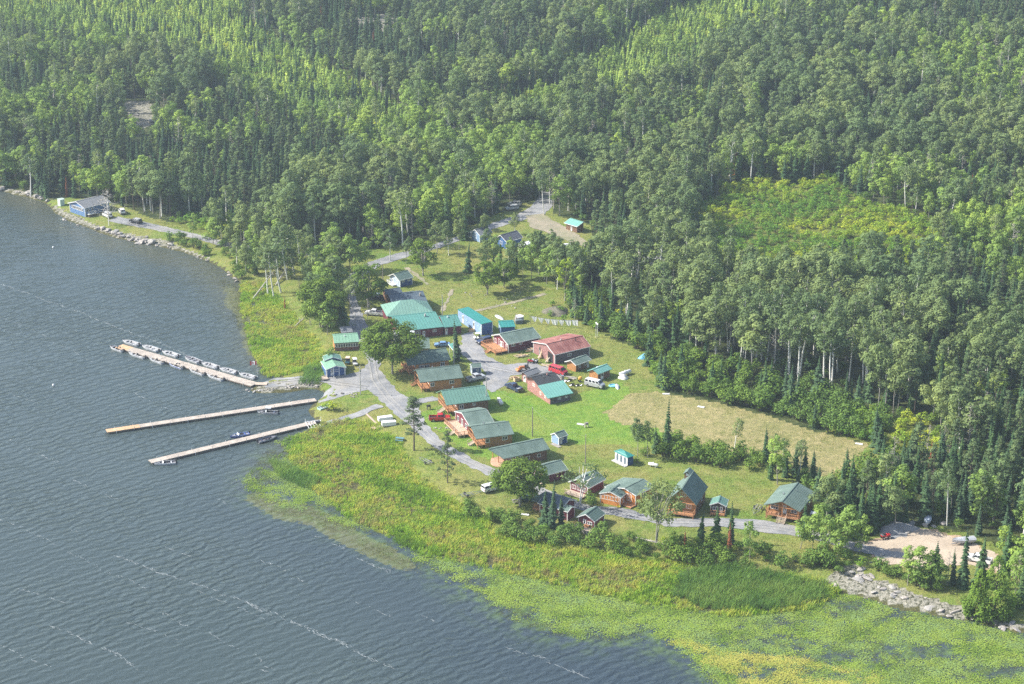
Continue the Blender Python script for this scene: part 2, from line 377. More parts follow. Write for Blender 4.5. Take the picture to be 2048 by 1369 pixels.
c = mix(n, ragged(a3[2], 1.3), c, mix(n, nf, (0.06, 0.07, 0.03), (0.13, 0.12, 0.06)))
c = mix(n, 0.85, c, ramp(n, nf, [(0.3, (0.66,) * 3), (0.7, (1.25, 1.22, 1.15))]), 'MULTIPLY')
c = mix(n, 0.8, c, ramp(n, noise(n, P, 0.9, 4, 0.7), [(0.35, (0.78, .8, .74)), (0.65, (1.15, 1.12, 1.08))]), 'MULTIPLY')
L.new(c, b.inputs['Base Color']); b.inputs['Roughness'].default_value = 0.95; b.inputs['Specular IOR Level'].default_value = 0.1
bp = n.nodes.new('ShaderNodeBump'); bp.inputs['Strength'].default_value = 0.8; bp.inputs['Distance'].default_value = 0.35
L.new(mth(n, 'ADD', nf, nm), bp.inputs['Height']); L.new(bp.outputs[0], b.inputs['Normal'])
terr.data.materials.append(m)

# --- gravel roads and yards (draped sheets)
def gravelmat(name, lo, hi, track):
    m, n, b = newmat(name); L = n.links; P = geopos(n)
    c = mix(n, ramp(n, noise(n, P, 0.25, 5, 0.65), [(0.35, (0,) * 3), (0.65, (1,) * 3)]), lo, hi)
    c = mix(n, ramp(n, noise(n, P, 0.09, 4, 0.6), [(0.5, (0,) * 3), (0.7, (0.6,) * 3)]), c, track)
    c = mix(n, 0.8, c, ramp(n, noise(n, P, 3.0, 2, 0.8), [(0.3, (0.7,) * 3), (0.7, (1.2,) * 3)]), 'MULTIPLY')
    L.new(c, b.inputs['Base Color']); b.inputs['Roughness'].default_value = 0.95; return m
GRAV = gravelmat('gravel', (0.176, 0.185, 0.198), (0.317, 0.317, 0.317), (0.352, 0.326, 0.273))
TRK = gravelmat('track', (0.23, 0.215, 0.14), (0.34, 0.29, 0.21), (0.19, 0.21, 0.09))
def sheet(name, pix, lift, m, jag=0.5, world=None):
    pts = world or [gnd(*p) for p in pix]
    B = []
    for i, p in enumerate(pts):
        r = pts[(i + 1) % len(pts)]; L_ = math.hypot(r.x - p.x, r.y - p.y); k = max(1, int(L_ / .8))
        nx, ny = (r.y - p.y) / max(L_, .01), -(r.x - p.x) / max(L_, .01); jj = jag * 1.6
        for j in range(k):
            t = j / k; x = p.x + (r.x - p.x) * t; y = p.y + (r.y - p.y) * t
            o = (float(fbm(x / 1.6, y / 1.6, 41, 3)) - 0.5) * 2 * jj
            B.append((x + nx * o, y + ny * o))
    n0 = len(B); E = [(i, (i + 1) % n0) for i in range(n0)]
    bx_ = [p[0] for p in B]; by_ = [p[1] for p in B]
    gxx, gyy = np.meshgrid(np.arange(min(bx_), max(bx_), 3.0), np.arange(min(by_), max(by_), 3.0))
    ins = inpoly(gxx, gyy, B)
    V = [Vector(p) for p in B] + [Vector((x, y)) for x, y in zip(gxx[ins], gyy[ins])]
    r = delaunay_2d_cdt(V, E, [list(range(n0))], 1, 1e-4)
    xy = np.array([tuple(p) for p in r[0]]); z = hgt(xy[:, 0], xy[:, 1]) + lift
    me = mesh_from(name, np.column_stack([xy, z]), [tuple(f) for f in r[2]], smooth=True, mats=(m,))
    o = bpy.data.objects.new(name, me); COL.objects.link(o); return tag(o, kind='structure')
def road(name, cl, lift, m, jag=0.35):
    """centre line [(u, v, half width in metres)]"""
    C = [(gnd(u, v), w_) for u, v, w_ in cl]; Lf = []; Rt = []
    for i, (p, w_) in enumerate(C):
        d = (C[min(i + 1, len(C) - 1)][0] - C[max(i - 1, 0)][0]); d.z = 0; d.normalize()
        Lf.append(Vector((p.x - d.y * w_, p.y + d.x * w_, 0))); Rt.append(Vector((p.x + d.y * w_, p.y - d.x * w_, 0)))
    return sheet(name, None, lift, m, jag, world=Lf + Rt[::-1])
sheet('gravel_yard', [(515, 764), (560, 756), (620, 752), (650, 751), (690, 750), (722, 742), (735, 728), (728, 700), (708, 680), (700, 650), (700, 612), (694, 575), (697, 565), (707, 565), (712, 600), (730, 640),
                      (745, 668), (752, 700), (762, 740), (775, 762), (800, 788), (830, 800), (866, 792), (880, 800), (840, 808), (838, 820), (850, 846), (890, 888), (950, 922), (1010, 945), (1085, 975), (1120, 1000), (1180, 1012), (1240, 1015), (1330, 1040), (1340, 1052),
                      (1240, 1034), (1160, 1020), (1095, 995), (1000, 962), (930, 930), (870, 898), (820, 855), (780, 820), (752, 792), (735, 780), (700, 788), (665, 800), (640, 806), (628, 800), (642, 790), (662, 775), (650, 765), (600, 768), (560, 774), (530, 776)], 0.05, GRAV)
road('gravel_road', [(1325, 1045, 2.2), (1380, 1046, 2.2), (1440, 1045, 2.3), (1500, 1050, 3.0), (1560, 1058, 3.0), (1600, 1065, 2.4), (1650, 1075, 2.2), (1710, 1095, 2.0), (1760, 1105, 2.2)], 0.09, GRAV)
sheet('gravel_drive', [(925, 668), (945, 664), (960, 690), (975, 712), (1010, 730), (1060, 725), (1110, 738), (1125, 760), (1080, 765), (1045, 748), (1020, 752), (1012, 770), (985, 785), (965, 770), (975, 748), (960, 735), (930, 715), (905, 695), (922, 690)], 0.05, GRAV)
road('footpath', [(642, 851, 1.1), (690, 838, 1.2), (720, 828, 1.3), (760, 812, 1.5)], 0.10, GRAV, 0.3)
road('lake_road', [(225, 438, 2.6), (262, 446, 2.8), (300, 453, 2.4), (350, 464, 2.2), (410, 478, 2.0), (450, 489, 2.0), (520, 500, 2.0), (600, 505, 2.0), (690, 520, 2.0)], 0.06, GRAV)
road('woods_road', [(704, 575, 2.2), (715, 550, 2.4), (750, 528, 2.6), (800, 512, 2.7), (850, 500, 2.0), (905, 482, 1.9), (950, 466, 2.0), (1000, 448, 2.4), (1040, 436, 2.7), (1070, 425, 4.0), (1085, 412, 3.6), (1092, 398, 3.0), (1100, 385, 2.5)], 0.07, GRAV)
sheet('clearing_track', [(1050, 432), (1085, 428), (1110, 444), (1140, 460), (1175, 485), (1172, 496), (1120, 478), (1090, 464), (1060, 455)], 0.11, TRK)
road('worn_trail', [(1090, 588, 0.8), (1040, 602, 0.7), (990, 614, 0.6), (940, 625, 0.8), (905, 632, 0.7), (880, 634, 0.7)], 0.06, TRK, 0.5)
road('worn_trail', [(812, 536, 0.8), (832, 550, 0.7), (856, 570, 0.6)], 0.06, TRK, 0.5)
road('worn_trail', [(905, 580, .5), (893, 605, .5), (885, 622, .5)], 0.07, TRK, 0.5)
SANDM = gravelmat('sand', (0.41, 0.335, 0.25), (0.52, 0.425, 0.32), (0.36, 0.29, 0.22))
sheet('sandy_lot', SAND, 0.06, SANDM, 1.2)
sheet('gravel_patch', [(1722, 1094), (1760, 1098), (1808, 1108), (1800, 1116), (1760, 1116), (1725, 1108)], 0.10, GRAV, 0.8)
sheet('gravel_heap_ground', [(1765, 1075), (1790, 1050), (1830, 1042), (1820, 1060), (1812, 1075), (1780, 1078)], 0.10, GRAV, 0.8)

def ruts(cl, gap=.75, w_=.28):
    for sg in (-1, 1):
        C = [gnd(u, v) for u, v in cl]; O = []
        for i, p in enumerate(C):
            d = C[min(i + 1, len(C) - 1)] - C[max(i - 1, 0)]; d.z = 0; d.normalize(); O.append(((p.x - d.y * gap * sg, p.y + d.x * gap * sg), d))
        A_ = [Vector((x - d.y * w_, y + d.x * w_, 0)) for (x, y), d in O]; B_ = [Vector((x + d.y * w_, y - d.x * w_, 0)) for (x, y), d in O]
        sheet('wheel_rut', None, .13, RUT, .14, world=A_ + B_[::-1])
RUT = gravelmat('rut', (0.24, 0.24, 0.235), (0.35, 0.345, 0.33), (0.30, 0.29, 0.27))
ruts([(703, 590), (716, 640), (734, 680), (742, 720), (750, 760), (775, 795), (815, 835), (865, 880), (925, 916), (1000, 950), (1085, 982), (1160, 1012), (1250, 1026), (1330, 1044), (1440, 1045), (1550, 1056), (1650, 1074)])
ruts([(925, 690), (950, 715), (980, 735), (1030, 745), (1085, 750)]); ruts([(560, 762), (620, 758), (680, 768), (735, 775)]); ruts([(262, 446), (350, 464), (450, 489)])
# --- water
SHOAL = [[(420, 505), (500, 560), (560, 600), (580, 750), (520, 752), (490, 730), (470, 660), (430, 590), (380, 540)], [(0, 380), (110, 400), (110, 440), (40, 420), (0, 400)],
         [(560, 860), (640, 900), (560, 925), (520, 985), (480, 985), (500, 940), (540, 900)], [(60, 430), (230, 470), (420, 520), (400, 545), (220, 500), (60, 450)]]
BROWN = [[(600, 1000), (700, 1050), (830, 1120), (850, 1160), (760, 1130), (690, 1085), (620, 1050), (540, 1035), (490, 1000), (500, 975)], [(440, 560), (500, 600), (530, 690), (520, 740), (490, 690), (460, 620)]]
def wat_attr(X, Y, Z):
    u, v = wob(X, Y, *proj(X, Y, Z), 22, 14)
    s = lambda P, k: blur(anyp(u, v, P).astype(float), k)
    dark = np.clip((np.minimum(fbm(X / 60, Y / 60, 71), 1) - 0.35) * 2, 0, 1)
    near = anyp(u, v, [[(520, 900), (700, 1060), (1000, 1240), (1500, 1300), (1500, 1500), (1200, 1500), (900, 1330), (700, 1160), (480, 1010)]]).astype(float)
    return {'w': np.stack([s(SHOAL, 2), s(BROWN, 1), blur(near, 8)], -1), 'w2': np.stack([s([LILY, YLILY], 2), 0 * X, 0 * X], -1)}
xw = np.concatenate([[-4000, -1500, -600], np.arange(-420, 421, 2.0), [900, 2000, 4000]]); yw = np.concatenate([[-400, 100], np.arange(300, 900, 2.0), [1500]])
wat = tag(grid_sheet('water', xw, yw, lambda X, Y: 0 * X, wat_attr), kind='structure')
m, n, b = newmat('water'); L = n.links; P = geopos(n)
a1 = sep('w')
c = mix(n, noise(n, P, 0.012, 4, 0.6), (0.038, 0.057, 0.057), (0.060, 0.081, 0.080))
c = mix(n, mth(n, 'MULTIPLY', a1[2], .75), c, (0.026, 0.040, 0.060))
c = mix(n, mth(n, 'MULTIPLY', a1[0], 0.55), c, (0.10, 0.095, 0.05))
c = mix(n, ramp(n, mth(n, 'ADD', a1[1], mth(n, 'MULTIPLY', noise(n, P, 0.6, 4, 0.7), 0.9)), [(0.95, (0,) * 3), (1.25, (0.85,) * 3)]), c, (0.12, 0.125, 0.05))
a5 = sep('w2')
c = mix(n, mth(n, 'MULTIPLY', mth(n, 'MULTIPLY', a5[0], 0.95), ramp(n, noise(n, P, 0.25, 5, .7), [(.45, (.0,) * 3), (.60, (.9,) * 3)])), c, mix(n, noise(n, P, .8, 3), (0.07, 0.13, 0.03), (0.16, 0.23, 0.05)))
def wavetex(rot, wl, dist, dsc):
    mp = n.nodes.new('ShaderNodeMapping'); mp.inputs['Rotation'].default_value = (0, 0, R(rot)); L.new(P, mp.inputs[0])
    wv = n.nodes.new('ShaderNodeTexWave'); wv.wave_type = 'BANDS'; wv.bands_direction = 'Y'; wv.inputs['Scale'].default_value = 6.283 / 20 / wl
    wv.inputs['Distortion'].default_value = dist; wv.inputs['Detail'].default_value = 2.5; wv.inputs['Detail Scale'].default_value = dsc; wv.inputs['Detail Roughness'].default_value = .6
    L.new(mp.outputs[0], wv.inputs['Vector']); return wv.outputs['Fac']
patch = ramp(n, noise(n, P, 0.02, 3), [(.35, (.35,) * 3), (.65, (1,) * 3)])
h = mth(n, 'MULTIPLY', wavetex(-43, 2.9, 7.0, 1.6), 1.0)
h = mth(n, 'ADD', h, mth(n, 'MULTIPLY', wavetex(-27, 1.9, 6.0, 2.0), .5))
h = mth(n, 'ADD', mth(n, 'MULTIPLY', h, patch), mth(n, 'MULTIPLY', noise(n, P, 1.1, 3, .6), .35))
bp = n.nodes.new('ShaderNodeBump'); bp.inputs['Strength'].default_value = 1.0; bp.inputs['Distance'].default_value = 0.17
L.new(h, bp.inputs['Height']); L.new(bp.outputs[0], b.inputs['Normal']); L.new(c, b.inputs['Base Color'])
b.inputs['Roughness'].default_value = 0.2; b.inputs['IOR'].default_value = 1.33
wat.data.materials.append(m)

# --- foam streaks blown along the wind
FOAM = [[(0, 569), (98, 604), (195, 640), (260, 668), (309, 683), (365, 708), (400, 722)], [(229, 767), (280, 795), (331, 821)], [(0, 635), (60, 658), (120, 690), (190, 726)], [(617, 1069), (668, 1088), (758, 1135), (812, 1158)],
        [(500, 1209), (600, 1250), (703, 1295), (789, 1336)], [(0, 1037), (51, 1057), (120, 1095), (202, 1136), (295, 1177)], [(223, 1109), (308, 1143), (445, 1188), (582, 1243), (699, 1294)],
        [(0, 1170), (79, 1191), (127, 1208)], [(82, 1246), (188, 1287), (301, 1349)], [(298, 1215), (394, 1256), (480, 1297), (560, 1340)], [(96, 1037), (158, 1064)], [(1019, 1295), (1097, 1318), (1175, 1357)],
        [(30, 790), (90, 815)], [(380, 1180), (470, 1215), (560, 1255)], [(140, 960), (210, 990), (260, 1012)], [(20, 880), (70, 905)], [(40, 1100), (100, 1128)], [(330, 1090), (400, 1120)], [(250, 1240), (360, 1285)], [(60, 905), (150, 940)], [(430, 1000), (520, 1035)], [(520, 1120), (610, 1160)], [(0, 1290), (110, 1335)], [(420, 1290), (540, 1345)], [(850, 1230), (930, 1270)], [(700, 1200), (780, 1235)]]
V = []; F = []
for li, ln in enumerate(FOAM):
    ps = [unp(u, v, 0.05) for u, v in ln]; big = li in (0, 3, 4, 6, 8, 11)
    for p, r in zip(ps, ps[1:]):
        d = r - p; Ln = d.length; d.normalize(); nn = Vector((-d.y, d.x, 0))
        for _ in range(int(Ln * (2.3 if big else 1.0))):
            t = random.random() * Ln; x = p + d * t
            if float(vnoise(t * 0.15, li * 9.3, 3)) < 0.3: continue
            x = x + nn * (random.gauss(0, 0.2) + math.sin(t * 0.12 + li) * 0.5 + math.sin(t * .5 + li * 2) * 0.25); a = random.uniform(0.2, 0.9); c_ = random.uniform(0.025, 0.07)
            an = random.gauss(0, 0.3); e = d * math.cos(an) + nn * math.sin(an); g = Vector((-e.y, e.x, 0)); b0 = len(V)
            V += [x - e * a, x + g * c_ - e * a * .3, x + e * a, x - g * c_ + e * a * .2]; F.append((b0, b0 + 1, b0 + 2, b0 + 3))
me = mesh_from('foam', V, F, mats=(mat('foam', (0.34, 0.38, 0.39), 0.8, 0.1),))
o = bpy.data.objects.new('foam', me); COL.objects.link(o); tag(o, 'thin white foam streaks drawn out by the wind across the lake', 'foam', kind='stuff')

# ================================================================ scatter through instances (stuff only)
def proto_coll(name, meshes):
    c = bpy.data.collections.new(name)
    for i, me in enumerate(meshes): c.objects.link(bpy.data.objects.new(f'{name}_{i:02d}', me))
    return c
def scatter(name, pts, pick, rot, scl, coll, label, cat):
    me = bpy.data.meshes.new(name); me.vertices.add(len(pts)); me.vertices.foreach_set('co', np.asarray(pts, np.float32).ravel())
    for k, t, d in (('pick', 'INT', np.asarray(pick, np.int32)), ('rot', 'FLOAT', np.asarray(rot, np.float32))):
        me.attributes.new(k, t, 'POINT').data.foreach_set('value', d)
    sv = np.asarray(scl, np.float32)[:, None] * np.column_stack([rng.uniform(.8, 1.25, len(pts))] * 2 + [np.ones(len(pts))])
    me.attributes.new('scl', 'FLOAT_VECTOR', 'POINT').data.foreach_set('vector', sv.astype(np.float32).ravel())
    o = bpy.data.objects.new(name, me); COL.objects.link(o)
    ng = bpy.data.node_groups.new(name, 'GeometryNodeTree')
    ng.interface.new_socket('Geometry', in_out='INPUT', socket_type='NodeSocketGeometry'); ng.interface.new_socket('Geometry', in_out='OUTPUT', socket_type='NodeSocketGeometry')
    A = ng.nodes.new; gi, go = A('NodeGroupInput'), A('NodeGroupOutput')
    ip = A('GeometryNodeInstanceOnPoints'); ci = A('GeometryNodeCollectionInfo'); ci.inputs['Collection'].default_value = coll
    ci.inputs['Separate Children'].default_value = True; ci.inputs['Reset Children'].default_value = True
    def at(k, t):
        x = A('GeometryNodeInputNamedAttribute'); x.data_type = t; x.inputs['Name'].default_value = k; return x.outputs['Attribute']
    cx = A('ShaderNodeCombineXYZ'); L = ng.links
    L.new(gi.outputs[0], ip.inputs['Points']); L.new(ci.outputs[0], ip.inputs['Instance']); ip.inputs['Pick Instance'].default_value = True
    L.new(at('pick', 'INT'), ip.inputs['Instance Index']); L.new(at('rot', 'FLOAT'), cx.inputs[2]); L.new(cx.outputs[0], ip.inputs['Rotation'])
    L.new(at('scl', 'FLOAT_VECTOR'), ip.inputs['Scale']); L.new(ip.outputs[0], go.inputs[0])
    md = o.modifiers.new('scatter', 'NODES'); md.node_group = ng
    return tag(o, label, cat, kind='stuff')
def leafcloud(C, Nn, size, seed, tri=False, asp=0.75):
    """one small quad per point, facing Nn"""
    r = np.random.default_rng(seed); k = len(C)
    Nn = Nn / (np.linalg.norm(Nn, axis=1, keepdims=True) + 1e-9)
    t = np.cross(Nn, r.normal(size=(k, 3))); t /= np.linalg.norm(t, axis=1, keepdims=True) + 1e-9
    u = np.cross(Nn, t); s = size * r.uniform(0.65, 1.3, (k, 1)) * 0.5
    a = np.stack([C - t * s - u * s * asp * .6, C + t * s * .3 - u * s * asp, C + t * s + u * s * asp * .5, C - t * s * .2 + u * s * asp], 1)
    return a.reshape(-1, 3), np.arange(4 * k).reshape(-1, 4)
def pts_in(poly_list, step, jit, test=None, zmax=None):
    Ps = [np.array(P) for P in poly_list]
    al = np.concatenate(Ps); al = np.stack([np.clip(al[:, 0], -400, 2450), np.clip(al[:, 1], -300, 1500)], 1)
    W = [unp(u, v, 0) for u, v in al]; x0, x1 = min(p.x for p in W), max(p.x for p in W); y0, y1 = min(p.y for p in W), max(p.y for p in W)
    X, Y = np.meshgrid(np.arange(x0, x1, step), np.arange(y0, y1, step)); X = X.ravel() + rng.uniform(-.5, .5, X.size) * step * jit; Y = Y.ravel() + rng.uniform(-.5, .5, Y.size) * step * jit
    Z = hgt(X, Y); U, Vv = proj(X, Y, Z); k = anyp(U, Vv, poly_list) & (U > -120) & (U < 2170) & (Vv < 1440)
    return X[k], Y[k], Z[k], U[k], Vv[k]
# marsh grass
def tuft(seed, h, nb_, spread, wd):
    r = np.random.default_rng(seed); V = []; F = []
    for i in range(nb_):
        a = r.uniform(0, 6.283); d = spread * math.sqrt(r.uniform()); x, y = d * math.cos(a), d * math.sin(a); b_ = r.uniform(0, 6.283); hh = h * r.uniform(.5, 1.15); ln = r.uniform(.2, .95) * hh
        dx, dy = math.cos(b_), math.sin(b_); w_ = wd * r.uniform(.6, 1.3); k = len(V)
        V += [(x - dy * w_, y + dx * w_, -.05), (x + dy * w_, y - dx * w_, -.05), (x + dx * ln * .5 + dy * w_ * .8, y + dy * ln * .5 - dx * w_ * .8, hh * .7), (x + dx * ln * .5 - dy * w_ * .8, y + dy * ln * .5 + dx * w_ * .8, hh * .7), (x + dx * ln, y + dy * ln, hh * .95)]
        F += [(k, k + 1, k + 2, k + 3), (k + 3, k + 2, k + 4)]
    return V, F
def bandmat(name, stops, sc1=0.07, trans=.4):
    m, n, b = newmat(name); L = n.links; oi = n.nodes.new('ShaderNodeObjectInfo')
    f = mth(n, 'ADD', mth(n, 'MULTIPLY', noise(n, oi.outputs['Location'], sc1, 5, 0.65), 0.9), mth(n, 'MULTIPLY', oi.outputs['Random'], 0.12))
    c = ramp(n, f, stops)
    d = n.nodes.new('ShaderNodeBsdfDiffuse'); t = n.nodes.new('ShaderNodeBsdfTranslucent'); mx = n.nodes.new('ShaderNodeMixShader')
    L.new(c, d.inputs[0]); L.new(c, t.inputs[0]); mx.inputs[0].default_value = trans
    L.new(d.outputs[0], mx.inputs[1]); L.new(t.outputs[0], mx.inputs[2]); L.new(mx.outputs[0], n.nodes['Material Output'].inputs['Surface']); return m
MG = bandmat('marsh_grass', [(0.36, (0.16, 0.28, 0.04)), (0.44, (0.28, 0.46, 0.05)), (0.50, (0.42, 0.54, 0.08)), (0.545, (0.58, 0.55, 0.12)), (0.58, (0.30, 0.48, 0.07)), (0.63, (0.46, 0.38, 0.17)), (0.68, (0.34, 0.46, 0.08))])
def mk(name, vf, m, k): return mesh_from(f'{name}_{k}', vf[0], vf[1], mats=(m,))
cg = proto_coll('tuft', [mk('tuft', tuft(s, random.uniform(.5, 1.0), 34, .75, .05), MG, s) for s in range(8)])
X, Y, Z, U, Vv = pts_in([MARSH, MARSH2], 1.0, 1.0)
k = ~anyp(U, Vv, [REEDS]) & (Z < 0.8) & (fbm(X / 5, Y / 5, 19) > 0.27)
X, Y, Z = X[k], Y[k], Z[k]; s_ = 0.35 + 1.3 * fbm(X / 6, Y / 6, 77)
scatter('marsh_grass', np.column_stack([X, Y, np.maximum(Z, -.05)]), rng.integers(0, 8, len(X)), rng.uniform(0, 6.28, len(X)), s_, cg, 'yellow green marsh grass and sedge covering the wet shore', 'marsh grass')
RG = bandmat('reed', [(0.36, (0.12, 0.23, 0.06)), (0.5, (0.18, 0.32, 0.07)), (0.64, (0.27, 0.38, 0.09))])
cr = proto_coll('reed', [mk('reed', tuft(40 + s, 1.9, 26, .7, .035), RG, s) for s in range(6)])
X, Y, Z, U, Vv = pts_in([REEDS, [(610, 740), (650, 735), (640, 770), (600, 770)], [(540, 930), (640, 960), (620, 990), (560, 970)]], .9, 1.0)
scatter('reeds', np.column_stack([X, Y, np.maximum(Z, -.1)]), rng.integers(0, 6, len(X)), rng.uniform(0, 6.28, len(X)), rng.uniform(.6, 1.15, len(X)), cr, 'dense dark green bed of tall reeds at the marsh edge', 'reeds')
# lily pads
LG = bandmat('lily', [(0.38, (0.10, 0.17, 0.035)), (0.45, (0.20, 0.31, 0.05)), (0.52, (0.29, 0.38, 0.07)), (0.57, (0.22, 0.33, 0.12)), (0.64, (0.16, 0.24, 0.045))], .12, .15)
LY = bandmat('lily_yellow', [(0.40, (0.27, 0.31, 0.06)), (0.5, (0.38, 0.38, 0.08)), (0.6, (0.45, 0.42, 0.10))], .2, .1)
def pads(seed, k, sp, r0, r1):
    r = np.random.default_rng(seed); V = []; F = []
    for i in range(k):
        x, y = r.normal(0, sp, 2); rr = r.uniform(r0, r1); b0 = len(V); tz = r.normal(0, .12, 2); z0 = r.uniform(.02, .10)
        for j in range(6):
            a = j * 1.047 + r.uniform(0, .3); V.append((x + rr * math.cos(a), y + rr * math.sin(a), z0 + rr * .6 * (tz[0] * math.cos(a) + tz[1] * math.sin(a))))
        F.append(tuple(range(b0, b0 + 6)))
    return V, F
cl = proto_coll('pads', [mk('pads', pads(60 + s, 34, .66, .05, .14), LG, s) for s in range(8)])
cl2 = proto_coll('padsy', [mk('padsy', pads(80 + s, 34, .6, .05, .13), LY, s) for s in range(5)])
X, Y, Z, U, Vv = pts_in([LILY], .8, 1.0)
dens = .5 * fbm(X / 14, Y / 9, 91, 4) + .5 * fbm(X / 3.0, Y / 2.4, 191, 3)
edge = blur(LM, 1)
inner = np.clip(1 - (proj(X, Y, Z)[1] * 0), 0, 1)
# thin out towards open water
lf = np.zeros(len(X))
LU, LV = MU, MV
lm = anyp(LU, LV, [LILY]).astype(float) + LM; lmb = blur(np.clip(lm, 0, 1), 5)
lf = lmb[np.clip(((Y - GY0) / GS).astype(int), 0, len(gy) - 1), np.clip(((X - GX0) / GS).astype(int), 0, len(gx) - 1)]
left = U < 640
inn = np.clip((lf - .42) * 2.2, 0, 1); far_ = np.clip((Vv - 1215) / 60, 0, 1) * (U > 1450)
k = (Z < 0.02) & (dens > 0.585 - 0.19 * inn + .06 * far_) & (rng.uniform(size=len(X)) < .88) & ~(anyp(U, Vv, [YLILY]) & (rng.uniform(size=len(X)) < .6))
scatter('lily_pads', np.column_stack([X[k], Y[k], 0 * X[k] + .02]), rng.integers(0, 8, k.sum()), rng.uniform(0, 6.28, k.sum()), rng.uniform(.7, 1.3, k.sum()), cl, 'pale green lily pads and floating weed spread over the shallow bay', 'lily pads')
k2 = (Z < .02) & (rng.uniform(size=len(X)) < 0.35) & (dens < .5) & (lf > .45) & ~k
wob_ = wob(X, Y, U, Vv, 24, 9); k3 = inpoly(wob_[0], wob_[1], YLILY) & (fbm(X / 4, Y / 3, 391, 4) > .44)
scatter('yellow_lily_pads', np.column_stack([X[k3], Y[k3], 0 * X[k3] + .02]), rng.integers(0, 5, k3.sum()), rng.uniform(0, 6.28, k3.sum()), rng.uniform(.8, 1.3, k3.sum()), cl2, 'yellowing floating lily mat at the outer edge of the bay', 'lily pads')
# sunken brown weed just breaking the surface
BW = bandmat('weed', [(0.35, (0.11, 0.14, 0.05)), (0.5, (0.20, 0.20, 0.08)), (0.65, (0.16, 0.22, 0.06))], .15, .1)
cw = proto_coll('weed', [mk('weed', tuft(90 + s, .14, 30, .9, .03), BW, s) for s in range(5)])
X, Y, Z, U, Vv = pts_in(BROWN + [LILY], 1.1, 1.0)
k = (Z < 0) & (fbm(X / 8, Y / 8, 55) > 0.42)
scatter('water_weed', np.column_stack([X[k], Y[k], 0 * X[k] + .04]), rng.integers(0, 5, k.sum()), rng.uniform(0, 6.28, k.sum()), rng.uniform(.6, 1.2, k.sum()), cw, 'brownish water weed breaking the surface along the marsh', 'water weed')

# rough meadow growth over the unmown ground
MD = bandmat('meadow', [(0.36, (0.15, 0.25, 0.045)), (0.5, (0.26, 0.30, 0.07)), (0.64, (0.40, 0.36, 0.14))], .1, .3)
cm = proto_coll('meadow', [mk('meadow', tuft(120 + s, .22, 22, .8, .04), MD, s) for s in range(6)])
X, Y, Z, U, Vv = pts_in([RESORT], 1.9, 1.0)
k = (Z > .5) & ~anyp(U, Vv, [BRIGHT, SAND, MARSH, MARSH2]) & (fbm(X / 10, Y / 10, 61) > .45)
RDP = [[(600, 740), (740, 740), (735, 660), (700, 560), (712, 560), (745, 660), (780, 760), (870, 790), (860, 850), (950, 915), (1090, 975), (1240, 1010), (1440, 1035), (1640, 1060), (1720, 1090), (1720, 1110), (1600, 1075), (1440, 1058), (1240, 1040), (1080, 998), (900, 915), (800, 850), (740, 800), (620, 810), (520, 780), (520, 760)], [(900, 660), (950, 660), (1000, 720), (1130, 730), (1130, 770), (1030, 760), (1000, 790), (960, 770), (910, 710)], [(200, 430), (450, 480), (700, 510), (800, 500), (1000, 430), (1090, 390), (1180, 480), (1170, 500), (1060, 465), (820, 520), (700, 560), (600, 515), (440, 500), (200, 450)]]
k &= ~anyp(U, Vv, RDP)
scatter('meadow_grass', np.column_stack([X[k], Y[k], Z[k]]), rng.integers(0, 6, k.sum()), rng.uniform(0, 6.28, k.sum()), rng.uniform(.5, 1.3, k.sum()), cm, 'rough yellow green meadow grass on the unmown ground', 'meadow grass')
# ================================================================ trees
def norm(a): return a / (np.linalg.norm(a, axis=1, keepdims=True) + 1e-9)
def blobs(centers, rad, per, size, seed, upb=.35, flat=.8):
    r = np.random.default_rng(seed); C = []; Nn = []; W = []
    for c, rr in zip(centers, rad):
        k = max(6, int(per * rr * rr)); d = norm(r.normal(size=(k, 3))); d[:, 2] = np.abs(d[:, 2]) * np.where(r.uniform(size=k) < .8, 1, -1)
        rad_ = rr * r.uniform(.6, 1.05, (k, 1)); p = c + d * rad_ * np.array([1, 1, flat])
        C.append(p); Nn.append(d + np.array([0, 0, upb]) + r.normal(0, .22, (k, 3))); W.append(np.full(k, r.uniform(0.15, .85)) + r.uniform(-.15, .15, k))
    return np.concatenate(C), np.concatenate(Nn), np.concatenate(W)
def crown_mesh(name, C, Nn, W, size, m, seed):
    V, F = leafcloud(C, Nn, size, seed); me = mesh_from(name, V, F, mats=(m,))
    a = me.attributes.new('v', 'FLOAT', 'FACE'); a.data.foreach_set('value', np.clip(W, 0, 1).astype(np.float32)); return me
def trunk_mesh(name, segs, m, n_=6):
    b = MB()
    for pts, rad in segs: b.tube(pts, rad, n_, False)
    return mesh_from(name, b.v, b.f, smooth=True, mats=(m,))
BARK = mat('bark_grey', (0.30, 0.28, 0.24), 0.9, 0.3, 2.0); BARKD = mat('bark_dark', (0.12, 0.09, 0.07), 0.9, 0.3, 2.0)
BIRCH = mat('bark_pale', (0.74, 0.72, 0.66), 0.8, 0.2, 3.0); DEADW = mat('dead_wood', (0.42, 0.39, 0.35), 0.9, 0.2, 2.0); BARKR = mat('bark_red', (0.26, 0.16, 0.10), 0.9, .3, 2.)
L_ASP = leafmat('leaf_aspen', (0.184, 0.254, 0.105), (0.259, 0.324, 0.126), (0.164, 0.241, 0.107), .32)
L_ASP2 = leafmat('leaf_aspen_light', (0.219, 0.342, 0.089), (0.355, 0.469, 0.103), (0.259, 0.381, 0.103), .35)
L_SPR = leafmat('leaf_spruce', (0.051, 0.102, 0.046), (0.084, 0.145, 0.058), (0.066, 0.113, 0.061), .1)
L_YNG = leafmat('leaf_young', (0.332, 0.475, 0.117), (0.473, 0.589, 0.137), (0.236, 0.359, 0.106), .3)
L_PINE = leafmat('leaf_pine', (0.113, 0.164, 0.075), (0.149, 0.209, 0.090), None, .15)
